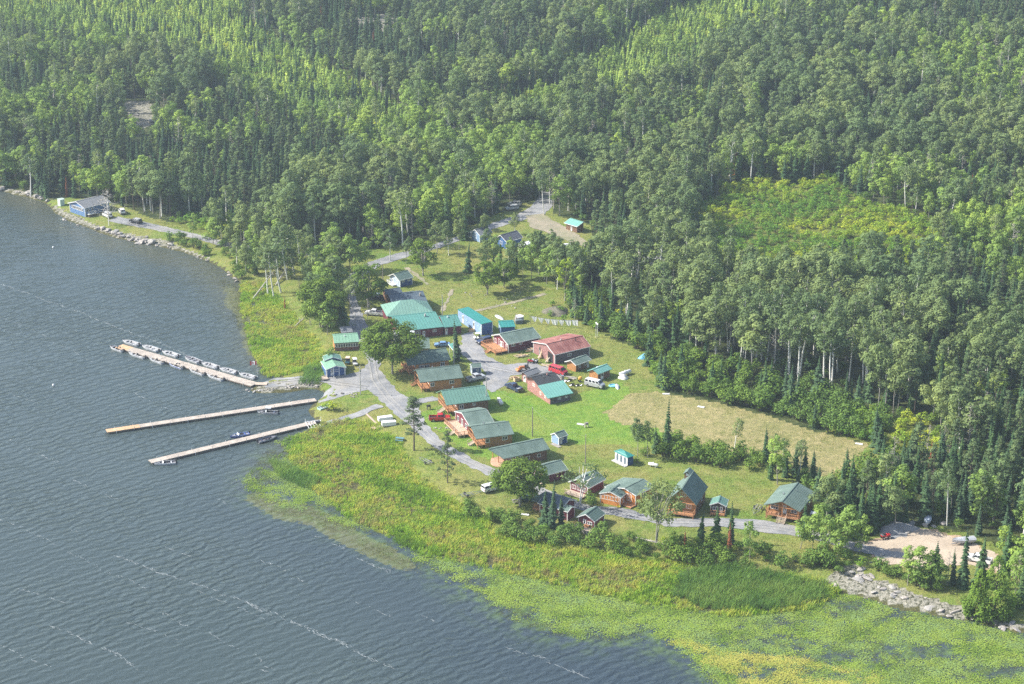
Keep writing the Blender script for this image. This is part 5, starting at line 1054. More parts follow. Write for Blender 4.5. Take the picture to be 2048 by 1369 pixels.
MB().prism([(-.1, zt + .0), (.9, zt + .75), (1.9, zt + .0), (1.9, zt - .12), (.9, zt + .62), (-.1, zt - .12)], 'x', xx - 1.4, xx + 1.1).build('roof', SHG, c_); MB().bx(xx - .85, xx - .8, .5, 1.3, zt - .7, zt - .1).build('window', WHITE, c_)
r, D = house('brown_cabin', 'small dark brown cabin with ribbed green roof beside the steep chalet', Q(5, 1240, 710), Q(5, 1258, 655), Q(5, 1160, 682), 2.4, STAIN, MTG, ox=(.5, .3), ov=.25, r=2.0, p=.45, win=[('g', .68, 1.4, 1.4, .9, 2)], door=[('g', .28, 1.1, .8, 1.9)])
deck(r, D['x0'] - 1.3, D['x0'] - .1, D['y0'], D['y1'], .4, 'wsn', CEDAR, None)
r, D = logcabin('rightmost log cabin with hipped green roof and central front stairs', Q(17, 1120, 690), Q(17, 1410, 330), Q(17, 780, 500), 3.6, LOGO, SHG, dh=1.2, dd=2.0, ov=.5, rails='wsn', stair=('w', .48, 1.9, 'pale'), group=None, win=[('g', .82, 2.5, 1.9, 1.3, 3), ('g', .22, 2.2, 1.5, 1.0, 2), ('s', .7, 2.2, 1.1, 1.0, 2)], door=[('g', .5, 2.25, 1.0, 2.1)])
# bathhouse
r, D = house('bathhouse', 'small blue and white bathhouse with teal hipped roof and arched openings', Q(4, 1620, 622), Q(4, 1688, 600), Q(4, 1590, 570), 2.4, NAVY, MTD, cat='bathhouse', hip=True, ov=.3, ox=(.3, .3), gwall=None, r=2.7, p=.3)
wf = MB(); wf.bx(D['x0'] - .05, D['x0'] - .003, D['y0'], D['y1'], -.1, 2.38); wf.build('front_wall', WHITE, r)
for t in (.2, .5, .8):
    y = D['y0'] + (D['y1'] - D['y0']) * t; a_ = [(y - .38, .25), (y + .38, .25), (y + .38, 1.7)] + [(y + .38 * math.cos(i * math.pi / 6), 1.7 + .38 * math.sin(i * math.pi / 6)) for i in range(1, 6)] + [(y - .38, 1.7)]
    MB().prism(a_, 'x', D['x0'] - .09, D['x0'] - .055).build('door', mat('grey_blue', (0.12, 0.16, 0.2), .5), r)
MB().bx(D['x0'] - 1.1, D['x0'] - .1, D['y0'] - .2, D['y1'] + .2, .0, .18).build('step', CONC, r)
# --- main lodge
r, D = house('lodge', 'sprawling maroon lodge under teal metal roofs, biggest building of the resort', Q(1, 905, 837), Q(1, 1312, 793), Q(1, 812, 702), 2.8, MAR, MTT, p0=.3, trim=None, cat='lodge', ov=.4, ox=(.4, .1), far=.3, pf=.3, win=[('s', .30, 1.7, 1.2, 1.1, 2), ('s', .42, 1.7, 1.2, 1.1, 2), ('s', .80, 1.7, 1.1, .8, 2), ('g', .3, 1.6, 1.2, 1.1, 2)], door=[('s', .55, 1.1, .9, 1.9)], chim=[(3.0, -2.1, .45, .8, CONC)])
house('wing', None, Q(1, 1318, 800), Q(1, 1478, 782), Q(1, 1285, 692), 2.6, MAR, MTT, p0=.3, trim=None, into=r, ov=.4, ox=(.1, .2), far=.3, pf=.3, door=[('s', .12, 1.1, .8, 1.9)], chim=[(-.5, -.9, .35, .4, WHITE)])
house('main_hall', None, Q(1, 790, 700), Q(1, 1225, 665), Q(1, 985, 545), 3.3, MAR, MTH, into=r, hip=True, ov=.5, ox=(.5, .5))
# blue storage range
r, D = house('storage_building', 'long blue storage building with sloping teal roof beside the driveway', Q(14, 245, 185), Q(14, 712, 475), Q(14, 420, 160), 3.6, LITBLUE, MTD, trim=None, cat='storage building', ov=.1, ox=(.1, .15), far=.15, r=3.3, p=.03, doorm=WHITE, door=[('s', .22, 1.5, 1.1, 2.4), ('s', .68, 1.5, 1.1, 2.6)])
MB().bx(D['x1'] + .003, D['x1'] + .06, D['y0'], D['y1'], -.1, 3.3).build('end_wall', BLUE, r); 
for y in (D['y0'], D['y1']): MB().bx(D['x1'] - .05, D['x1'] + .15, y - .12, y + .12, -.1, 3.35).build('corner_board', WHITE, r)
r, D = house('storage_shed', 'low blue shed with teal roof joined to the end of the storage building', Q(14, 1085, 540), Q(14, 1380, 525), Q(14, 930, 425), 2.5, BLUE, MTD, r=4.0, p=.09, trim=None, cat='shed', ov=.2, ox=(.2, .2), far=.3, gwall=LITBLUE, door=[('g', .4, 1.1, .9, 2)])
# lakeside blue cabin by the lodge, dark roofed cabin
r, D = house('blue_cabin', 'small navy cabin with white trim and porch on the grass above the lodge', Q(1, 905, 372), Q(1, 1035, 340), Q(1, 853, 308), 2.5, NAVY, SHD, gwall=mat('pale_blue_siding', (0.42, 0.5, 0.62), .6, .08, 1., ('Z', .3, .2)), ov=.35, ox=(.6, .3), win=[('s', .25, 1.8, 1.0, .7, 2), ('s', .72, 1.8, 1.0, .7, 2), ('g', .25, 1.5, .7, .8)], door=[('g', .75, 1.1, .8, 1.9)])  # gable siding paler than the walls, sunlight put into its colour
deck(r, D['x0'] - 1.5, D['x0'] - .1, D['y0'] + 2.0, D['y1'], .4, 'wn', WHITE, None)
r, D = house('log_cabin', 'brown log cabin with broad slate blue roof just behind the lodge', Q(15, 345, 545), Q(15, 880, 490), Q(15, 250, 385), 3.0, LOGB, SHS, p0=.42, trim=None, ox=(.5, .5), ov=.5, porch=2.0, corner=False, chim=[(4.0, -2.2, .5, .9, GREYW)], win=[('g', .5, 1.9, 1.4, 1.1, 2)])
deck(r, D['X0'] + .4, D['x0'] - .01, D['y0'], D['y1'], .8, 'wsn', CEDAR, ('w', .3, 1.4))
house('wing', None, Q(15, 255, 385), Q(15, 500, 350), Q(15, 180, 355), 3.0, LOGB, SHS, trim=None, into=r, ov=.4, ox=(.4, .4), r=2.4, p=.4)
# --- waterfront group
r, D = house('window_cabin', 'green roofed cabin with a long row of square white framed windows', Q(19, 320, 535), Q(19, 900, 500), Q(19, 268, 350), 2.6, mat('red_brown_boards', (0.22, 0.10, 0.08), .8, .15, 1., ('Z', .3, .3)), MTL, trim=None, p0=.25, ov=.25, ox=(.2, .2), far=.5, gwall=LOGO, chim=[(-.3, -1.2, .3, .45, WHITE)])
for i in range(9): opening(r, 'window', ('s', .08 + i * .105, 1.65, .76, 1.05, 1), D)
house('picnic_shelter', 'open grey roofed picnic shelter behind the window cabin', Q(19, 490, 300), Q(19, 755, 275), Q(19, 455, 190), 2.2, LOGB, SHY, trim=TRIMW, cat='shelter', open_=True, far=.3, r=3.0, p=.25)
r, D = house('dock_office', 'blue dock office with white posts and stepped light green roofs', Q(10, 1212, 315), Q(10, 1150, 222), Q(10, 1080, 240), 2.5, BLUE, MTL, cat='office', ov=.3, ox=(.5, .2), far=1.0, win=[('g', .4, 1.5, 1.2, .9, 2)], door=[('g', .68, 1.1, .9, 2)], gwall=BLUE, r=2.9, p=.3, porch=.6)
for t in (.02, .34, .62, .98): y = -(D['rr'] - .2) + (D['rr'] * 2 - .4) * t; MB().bx(D['X0'] + .1, D['X0'] + .25, y - .07, y + .07, -.1, D['zr'] - abs(y) * D['pp'] - .2).build('post', WHITE, r)
house('rear_room', None, Q(10, 1160, 222), Q(10, 1140, 172), Q(10, 1062, 168), 3.2, NAVY, MTG, into=r, ov=.3, ox=(.2, .2), r=2.5, p=.35)
MB().bx(D['X0'] - 1.4, D['x0'], D['rr'] - .4, D['rr'] + 1.2, .05, .3).build('side_deck', PALEW, r)
house('garden_shed', 'plain grey green roofed shed tucked between the lodge and the upper log cabin', Q(1, 1095, 993), Q(1, 1187, 990), Q(1, 1085, 900), 2.2, GREYW, SHG, trim=None, cat='shed', corner=False, far=.6)
r, D = house('canopy_frame', 'white framed lean-to with teal roof beside the lone narrow spruce', Q(14, 65, 870), Q(14, 160, 985), Q(14, 120, 865), 2.5, WHITE, MTT, trim=WHITE, cat='shelter', open_=True, r=1.2, p=.2, far=.9)
# far lake cabin
r, D = house('lake_cabin', 'blue lakeside cabin with grey roof and glazed white porch on the far left shore', Q(7, 690, 315), Q(7, 905, 262), Q(7, 618, 265), 3.2, mat('slate_blue_siding', (0.10, 0.20, 0.38), .6, .1, 1., ('Z', .3, .3)), SHY, p0=.38, ov=.4, ox=(.5, .4), far=1.1,
             win=[('g', .5, 2.1, 7.2, 1.2, 9), ('s', .12, 2.0, 1.4, 1.2, 2), ('s', .3, 2.0, 1.0, 1.2, 1)])
MB().bx(D['x0'] + .5, D['x0'] + 3.5, D['y0'] - 1.6, D['y0'] - .1, .75, .9).build('deck', WHITE, r); rl = MB(); railing(rl, (D['x0'] + .5, D['y0'] - 1.55, .9), (D['x0'] + 3.5, D['y0'] - 1.55, .9)); rl.build('railing', WHITE, r); MB().bx(D['x0'] + .6, D['x0'] + 3.4, D['y0'] - 1.5, D['y0'] - .15, -.3, .74).build('skirt', STAIN, r)
house('mint_shed', 'tiny mint white shed at the shore left of the lakeside cabin', Q(7, 490, 248), Q(7, 530, 240), Q(7, 478, 236), 2.2, MINT, MINT, cat='shed', ov=.1, ox=(.1, .1), r=1.1, p=.12, corner=False, trim=None)
# back cabins and hidden roofs
house('blue_cabin', 'pale gabled blue cabin half hidden by trees on the back track', Q(16, 235, 560), Q(16, 430, 510), Q(16, 170, 455), 2.7, LITBLUE, SHY, gwall=LITBLUE, win=[('g', .5, 1.7, 1.2, 1.4, 2), ('g', .5, 3.1, .7, .6)], ox=(.4, .3))
house('blue_cabin', 'deep blue cabin with charcoal roof half hidden in the grove', Q(16, 655, 665), Q(16, 915, 590), Q(16, 578, 535), 2.7, BLUE, mat('shingle_charcoal', (0.10, 0.11, 0.13), .9, .12, .7, ('Y', .45, .25)), gwall=BLUE, win=[('g', .5, 1.7, 1.2, 1.2, 2)], ox=(.4, .3))
house('wood_shed', 'brown wood shed with tilted teal roof and white door on the back track', Q(16, 1560, 362), Q(16, 1765, 425), Q(16, 1625, 262), 2.4, LOGB, MTB, cat='shed', trim=WHITE, corner=False, far=.25, door=[('s', .5, 1.0, .8, 1.9)], p=.35, r=3.0)
house('small_cabin', 'grey green roof almost swallowed by trees above the lane', Q(11, 850, 545), Q(11, 960, 520), Q(11, 835, 480), 2.8, LOGB, SHG, trim=None, corner=False)
for k_, v_ in HOUSES.items(): print('H', k_, v_)
# ================================================================ vehicles
TYRE = mat('tyre_rubber', (0.02, 0.02, 0.02), .9, .2); RIM = mat('wheel_rim', (0.45, 0.46, 0.48), .35, .1, metal=.8); LAMP = mat('lamp_glass', (0.8, 0.8, 0.75), .2, .05); TAIL = mat('tail_lamp', (0.35, 0.02, 0.02), .3, .1); DARK = mat('dark_plastic', (0.03, 0.03, 0.035), .6, .2)
VG, n_, b_ = newmat('vehicle_glass'); b_.inputs['Base Color'].default_value = (0.02, 0.025, 0.03, 1); b_.inputs['Roughness'].default_value = .06
n_.links.new(ramp(n_, noise(n_, objco(n_), 1.2, 2), [(0.4, (0.015, .018, .022)), (0.7, (0.06, 0.07, 0.08))]), b_.inputs['Base Color'])
def paint(name, c, rough=.28):
    if name in MATS: return MATS[name]
    m, n, b = newmat(name); f = noise(n, objco(n), 1.4, 4, .6); n.links.new(ramp(n, f, [(.3, tuple(x * .85 for x in c)), (.7, c)]), b.inputs['Base Color'])
    b.inputs['Roughness'].default_value = rough; b.inputs['Coat Weight'].default_value = .5; MATS[name] = m; return m
SPECS = {  # length, width, bonnet height, cab: (x rear bottom, x rear top, x front top, x front bottom), roof height, belt height, bed start
 'pickup': (5.7, 1.95, 1.15, (-.75, -.6, .75, 1.45), 1.85, 1.22, -.78), 'pickup_cap': (5.7, 1.95, 1.12, (-2.75, -2.7, .75, 1.4), 1.85, 1.2, None),
 'suv': (4.8, 1.9, 1.05, (-2.3, -2.05, .45, 1.2), 1.75, 1.12, None), 'sedan': (4.6, 1.8, .92, (-1.75, -.95, .35, 1.15), 1.42, .95, None), 'van': (5.6, 2.0, 1.2, (-2.72, -2.6, 1.35, 2.15), 2.1, 1.35, None)}
def wheel(root, x, y, r=.36, w_=.25, name='wheel'):
    t = MB().cyl((x, y - w_ / 2, r), (x, y + w_ / 2, r), r, 16).build(name, TYRE, root, bevel=.03)
    s = 1 if y > 0 else -1; MB().cyl((x, y + s * (w_ / 2 - .02), r), (x, y + s * (w_ / 2 + .02), r), r * .6, 12).build('rim', RIM, t)
def vehicle(kind, label, rear, front, body, cat, name, two=None, group=None, scale=1.0, bedload=None):
    L_, W, hb, cab, hr, bl, bed = SPECS[kind]; a, b = gnd(*rear), gnd(*front); c = (a + b) / 2; rz = math.atan2(b.y - a.y, b.x - a.x)
    g = empty(name, (c.x, c.y, float(hgt(c.x, c.y)) + .09), rz, label, cat, group); g.scale = (scale,) * 3
    h = L_ / 2; w_ = W / 2; z0 = .34
    bd = MB()
    prof = [(-h + (L_ + 0) * 0, z0), (h - .08, z0), (h, .55), (h - .06, hb - .2), (h - .25, hb - .06), (cab[3], bl), (cab[0], bl), (-h + .04, bl - .02), (-h, .6)]
    if bed is not None: prof = [(bed, z0), (h - .08, z0), (h, .55), (h - .06, hb - .2), (h - .25, hb - .06), (cab[3], bl), (bed, bl)]
    bd.prism(prof, 'y', -w_, w_); o = bd.build('body', body, g, bevel=.07)
    if bed is not None:
        bb = MB(); bb.bx(-h + .05, bed, -w_ + .03, w_ - .03, z0 + .1, .72)
        for s in (-1, 1): bb.bx(-h, bed, s * w_, s * (w_ - .1), z0, bl - .05)
        bb.bx(-h, -h + .09, -w_ + .101, w_ - .101, z0 + .1, bl - .06); bo = bb.build('bed', body, g)
        MB().bx(-h + .12, bed - .05, -w_ + .13, w_ - .13, .721, .76).build('bed_liner', bedload or DARK, bo)
    i = .20; x0, x1, x2, x3 = cab; cb = MB()
    V = [(x0, -w_ + .04, bl), (x3, -w_ + .04, bl), (x3, w_ - .04, bl), (x0, w_ - .04, bl), (x1, -w_ + i, hr), (x2, -w_ + i, hr), (x2, w_ - i, hr), (x1, w_ - i, hr)]
    cb.add(V, [(3, 2, 1, 0), (4, 5, 6, 7), (0, 1, 5, 4), (1, 2, 6, 5), (2, 3, 7, 6), (3, 0, 4, 7)]); cb.build('cab', two or body, g, bevel=.05)
    def glass(name_, a_, b_, c_, d_, lo=.12, hi=.85, s0=.06, s1=.94, off=.02):
        a_, b_, c_, d_ = map(Vector, (a_, b_, c_, d_)); nn = (b_ - a_).cross(d_ - a_).normalized()
        f = lambda s, t: (a_ + (b_ - a_) * s) * (1 - t) + (d_ + (c_ - d_) * s) * t
        P = [f(s0, lo), f(s1, lo), f(s1, hi), f(s0, hi)]; m = MB(); m.add([p + nn * off for p in P] + [p - nn * .02 for p in P], [(0, 1, 2, 3), (7, 6, 5, 4), (0, 4, 5, 1), (1, 5, 6, 2), (2, 6, 7, 3), (3, 7, 4, 0)]); m.build(name_, VG, g)
    V = [Vector(v) for v in V]
    glass('windshield', V[1], V[2], V[6], V[5]); glass('rear_window', V[3], V[0], V[4], V[7])
    k = {'pickup': 2, 'pickup_cap': 3, 'suv': 3, 'sedan': 2, 'van': 4}[kind]
    for j in range(k):
        e = .03; s0, s1 = j / k + e, (j + 1) / k - e
        if j == 0 and kind in ('sedan', 'pickup'): s0 += .06
        glass('side_window', V[0], V[1], V[5], V[4], .14, .84, s0, s1); glass('side_window', V[2], V[3], V[7], V[6], .14, .84, 1 - s1, 1 - s0)
    for x in (h * .62, -h * .60):
        for s in (-1, 1): wheel(g, x, s * (w_ - .1), .37 if kind != 'sedan' else .32)
    for s in (-1, 1):
        MB().bx(h - .1, h + .02, s * (w_ - .1), s * (w_ - .42), .68, .86).build('headlight', LAMP, g); MB().bx(-h - .02, -h + .06, s * (w_ - .06), s * (w_ - .24), .72, 1.0).build('tail_light', TAIL, g)
        MB().bx(x3 - .35, x3 - .15, s * w_, s * (w_ + .2), bl + .02, bl + .18).build('mirror', DARK, g)
    MB().bx(h - .04, h + .1, -w_ + .05, w_ - .05, .36, .55).build('bumper', RIM if 'pickup' in kind else DARK, g); MB().bx(-h - .12, -h + .02, -w_ + .05, w_ - .05, .40, .58).build('bumper', RIM if 'pickup' in kind else DARK, g)
    MB().bx(h - .04, h + .03, -w_ + .45, w_ - .45, .62, .9).build('grille', DARK, g)
    return g
PW = paint('paint_white', (.78, .78, .78)); PR = paint('paint_red', (.55, .02, .025)); PK = paint('paint_black', (.02, .024, .035)); PS = paint('paint_silver', (.48, .49, .50)); PB = paint('paint_blue', (.16, .30, .52)); PNB = paint('paint_navy', (.03, .05, .11)); PRD = paint('paint_darkred', (.5, .03, .04)); PT = paint('paint_teal', (.03, .10, .13)); PBE = paint('paint_beige', (.62, .58, .5))
vehicle('pickup', 'white pickup nosed out of the lane beside the lodge', Q(1, 762, 693), Q(1, 598, 683), PW, 'pickup truck', 'pickup_truck')
vehicle('pickup', 'black pickup with white roof behind the tall dark oak', Q(15, 190, 455), Q(15, 50, 445), PK, 'pickup truck', 'pickup_truck', two=PW)
vehicle('sedan', 'light blue car parked on grass behind the upper log cabin', Q(15, 1195, 1165), Q(15, 998, 1172), PB, 'car', 'sedan_car')
vehicle('suv', 'dark navy car parked by the maroon cabin deck', Q(14, 880, 820), Q(14, 655, 875), PNB, 'car', 'suv_car')
vehicle('pickup', 'silver pickup with black bed beside the tiny blue shed', Q(3, 1065, 388), Q(3, 1232, 350), PS, 'pickup truck', 'pickup_truck')
vehicle('pickup', 'bright red pickup parked on the lawn below the teal roofed cabin', Q(3, 728, 738), Q(3, 912, 735), PR, 'pickup truck', 'pickup_truck')
vehicle('van', 'red van parked by the scrap behind the workshop', Q(12, 570, 790), Q(12, 745, 845), PRD, 'van', 'passenger_van')
vehicle('van', 'silver passenger van on the grass below the teal roofed shed', Q(12, 1060, 985), Q(12, 1365, 1055), PS, 'van', 'passenger_van', two=PW)
vehicle('pickup', 'black pickup with pale ladder rack beside the workshop', Q(2, 870, 1030), Q(2, 748, 975), PNB, 'pickup truck', 'pickup_truck', bedload=PS)
vehicle('pickup_cap', 'white pickup with bed cap hitched to an empty boat trailer', Q(4, 305, 940), Q(4, 470, 895), PW, 'pickup truck', 'pickup_truck')
vehicle('pickup', 'black pickup parked in the shade right of the last log cabin', Q(17, 1385, 770), Q(17, 1355, 900), PK, 'pickup truck', 'pickup_truck', two=PS)
vehicle('suv', 'dark grey car on the gravel by the lakeside cabin', Q(7, 1163, 448), Q(7, 1063, 425), PK, 'car', 'suv_car', two=PS)
vehicle('suv', 'white car parked behind the nearly bare birch at the lakeside cabin', Q(7, 1015, 378), Q(7, 985, 335), PW, 'car', 'suv_car')
vehicle('van', 'white van half hidden by the bare birch beside the lakeside cabin', Q(7, 905, 400), Q(7, 855, 375), PW, 'van', 'passenger_van', scale=.85)
vehicle('suv', 'pale car parked under trees at the back track, nearer of the two', Q(16, 780, 155), Q(16, 690, 165), PS, 'car', 'suv_car')
vehicle('suv', 'pale car parked under trees at the back track, farther of the two', Q(16, 840, 100), Q(16, 730, 90), PBE, 'car', 'suv_car')
vehicle('sedan', 'dark teal car in the shade of the round oak', Q(13, 60, 440), Q(13, 250, 425), PT, 'car', 'sedan_car')
vehicle('pickup', 'white pickup on the sandy lot behind the cedar', Q(9, 1745, 650), Q(9, 1610, 620), PW, 'pickup truck', 'pickup_truck')
# camper trailers in the woods
def camper(label, px, rz, L_=6.5, group='camper trailers parked among the trees'):
    p = gnd(*px); g = empty('camper_trailer', p, rz, label, 'camper', group)
    MB().prism([(-L_ / 2, .5), (L_ / 2 - .2, .5), (L_ / 2, 1.2), (L_ / 2 - .4, 2.7), (-L_ / 2 + .2, 2.8), (-L_ / 2, 2.4)], 'y', -1.2, 1.2).build('body', PW, g, bevel=.08)
    for x in (-1.8, 0, 1.6): MB().bx(x - .45, x + .45, -1.23, -1.18, 1.5, 2.1).build('window', VG, g)
    MB().bx(.6, 1.1, -1.22, -1.19, .6, 2.0).build('door', LAMP, g); MB().beam((L_ / 2, 0, .55), (L_ / 2 + 1.2, 0, .5), .1, .1).build('hitch', DARK, g); MB().bx(-.4, .4, -.4, .4, 2.78, 3.0).build('roof_vent', WHITE, g)
    for s in (-1, 1): wheel(g, -.4, s * 1.1, .35)
for px, rz, lb in ((Q(8, 1040, 395), .3, 'white camper trailer on the gravel end of the back track'), (Q(8, 800, 385), .9, 'white camper beside the deep blue grove cabin'), (Q(8, 1425, 470), .5, 'tall white camper glimpsed between trunks, left of the three in the woods'), (Q(8, 1595, 478), .2, 'low white camper glimpsed between trunks, middle of the three in the woods'), (Q(8, 1862, 555), 1.0, 'white camper glimpsed between trunks, right of the three in the woods'), (Q(15, 530, 1070), .15, 'white camper roof behind the broad oak at the lodge')):
    camper(lb, px, rz)
# golf carts, ATVs, tractor
def cart(label, px, rz, m, top, name='golf_cart', cat='golf cart'):
    p = gnd(*px); g = empty(name, (p.x, p.y, p.z + .06), rz, label, cat)
    MB().prism([(-1.2, .3), (1.1, .3), (1.15, .6), (.7, .85), (.45, .45), (-.1, .45), (-.15, .75), (-1.15, .8)], 'y', -.58, .58).build('body', m, g, bevel=.04)
    MB().bx(-.6, -.1, -.52, .52, .76, .9).build('seat', DARK, g); MB().bx(-.7, -.58, -.52, .52, .82, 1.25).build('backrest', DARK, g)
    MB().bx(-1.05, .75, -.6, .6, 1.78, 1.86).build('canopy', top, g, bevel=.03)
    for x, x2 in ((-.95, -.9), (.55, .4)):
        for s in (-1, 1): MB().beam((x, s * .52, .7), (x2, s * .52, 1.78), .04, .04).build('post', STEEL, g)
    MB().cyl((.35, .25, 1.0), (.42, .25, 1.04), .17, 12).build('steering_wheel', DARK, g)
    for x in (-.8, .8):
        for s in (-1, 1): wheel(g, x, s * .52, .24, .18)
cart('golf cart with peach canopy and teal body beside the dock office', Q(19, 635, 1000), R(-95), PT, mat('peach_canopy', (.75, .55, .42), .6)); cart('all white golf cart on the grass by the junction', Q(19, 800, 1030), R(-75), PW, PW)
cart('white canopied golf cart in front of the navy car', Q(14, 640, 770), R(200), PW, PW)
def atv(label, px, rz, m, name='quad_bike', cat='quad bike', s=1.0):
    p = gnd(*px); g = empty(name, (p.x, p.y, p.z + .06), rz, label, cat); g.scale = (s,) * 3
    MB().prism([(-.9, .55), (-.5, .45), (.5, .45), (.95, .6), (.9, .85), (.3, .9), (0, .75), (-.9, .8)], 'y', -.4, .4).build('body', m, g, bevel=.05); MB().bx(-.6, .1, -.2, .2, .8, .95).build('seat', DARK, g)
    MB().beam((.4, 0, .8), (.3, 0, 1.12), .06, .06).beam((.3, -.4, 1.12), (.3, .4, 1.12), .05, .05).build('handlebar', DARK, g); MB().bx(-1.0, -.6, -.45, .45, .86, .9).build('rack', STEEL, g)
    for x in (-.6, .65):
        for sd in (-1, 1): wheel(g, x, sd * .48, .3, .24)
atv('dark red quad bike at the edge of the yard by the lumber', Q(12, 240, 655), R(160), PRD); atv('white quad bike parked close to the dark red one', Q(12, 300, 650), R(150), PW); atv('bright red quad bike on the gravel heap by the sandy lot', Q(9, 912, 445), R(20), PR, s=1.2)
def tractor(label, px, rz, m, s=1.0):
    p = gnd(*px); g = empty('tractor', (p.x, p.y, p.z + .05), rz, label, 'tractor'); g.scale = (s,) * 3
    MB().bx(.1, 1.7, -.38, .38, .7, 1.35).build('hood', m, g, bevel=.06); MB().bx(-.9, .1, -.3, .3, .6, .95).build('chassis', DARK, g); MB().bx(-.8, -.35, -.28, .28, .95, 1.25).build('seat', DARK, g)
    MB().beam((-.9, 0, 1), (-.9, 0, 2.2), .08, .7).build('roll_bar', DARK, g); MB().cyl((0, 0, 1.5), (.06, 0, 1.53), .2, 12).build('steering_wheel', DARK, g); MB().cyl((1.2, .2, 1.3), (1.2, .2, 1.9), .04, 8).build('exhaust', STEEL, g)
    MB().prism([(1.9, .2), (2.5, .15), (2.6, .3), (2.2, .75), (1.95, .8)], 'y', -.8, .8).build('bucket', m, g)
    for sd in (-1, 1): wheel(g, -.6, sd * .75, .65, .35); wheel(g, 1.25, sd * .6, .38, .25); MB().beam((.4, sd * .5, 1.1), (2.0, sd * .5, .5), .09, .12).build('loader_arm', m, g)
tractor('orange tractor with front loader in the gravel yard', Q(12, 150, 770), R(200), paint('tractor_orange', (.6, .2, .04), .45)); 
# boat trailers
def trailer(label, a_, b_, s=1.0):
    a, b = gnd(*a_), gnd(*b_); c = (a + b) / 2; g = empty('boat_trailer', (c.x, c.y, c.z + .06), math.atan2(b.y - a.y, b.x - a.x), label, 'trailer'); g.scale = (s,) * 3
    f = MB(); f.beam((-2.6, -.75, .5), (.9, -.75, .5), .08, .1).beam((-2.6, .75, .5), (.9, .75, .5), .08, .1).beam((.9, -.75, .5), (2.8, 0, .5), .08, .1).beam((.9, .75, .5), (2.8, 0, .5), .08, .1)
    for x in (-2.5, -1.2, .2): f.beam((x, -.75, .5), (x, .75, .5), .07, .07)
    f.build('frame', STEEL, g)
    for y in (-.35, .35): MB().beam((-2.5, y, .68), (.6, y, .68), .12, .07).build('bunk', mat('bunk_carpet', (.3, .3, .28), .95), g)
    for y in (-1, 1): wheel(g, -1.2, y * .95, .32, .2); MB().prism([(-1.65, .55), (-1.45, .78), (-.95, .78), (-.75, .55), (-.8, .52), (-1.6, .52)], 'y', y * .83, y * 1.08).build('fender', DARK, g)
    MB().cyl((2.7, 0, 0), (2.7, 0, .5), .05, 8).build('jack', DARK, g); MB().beam((2.1, 0, .5), (2.1, 0, 1.0), .08, .08).build('winch_post', STEEL, g)
trailer('empty boat trailer hitched behind the white capped pickup', Q(4, 95, 995), Q(4, 285, 940)); trailer('empty boat trailer lying between the two pines', Q(3, 735, 1140), Q(3, 640, 1095), .9); trailer('empty boat trailer left of the last log cabin', Q(17, 360, 600), Q(17, 260, 760), 1.0)
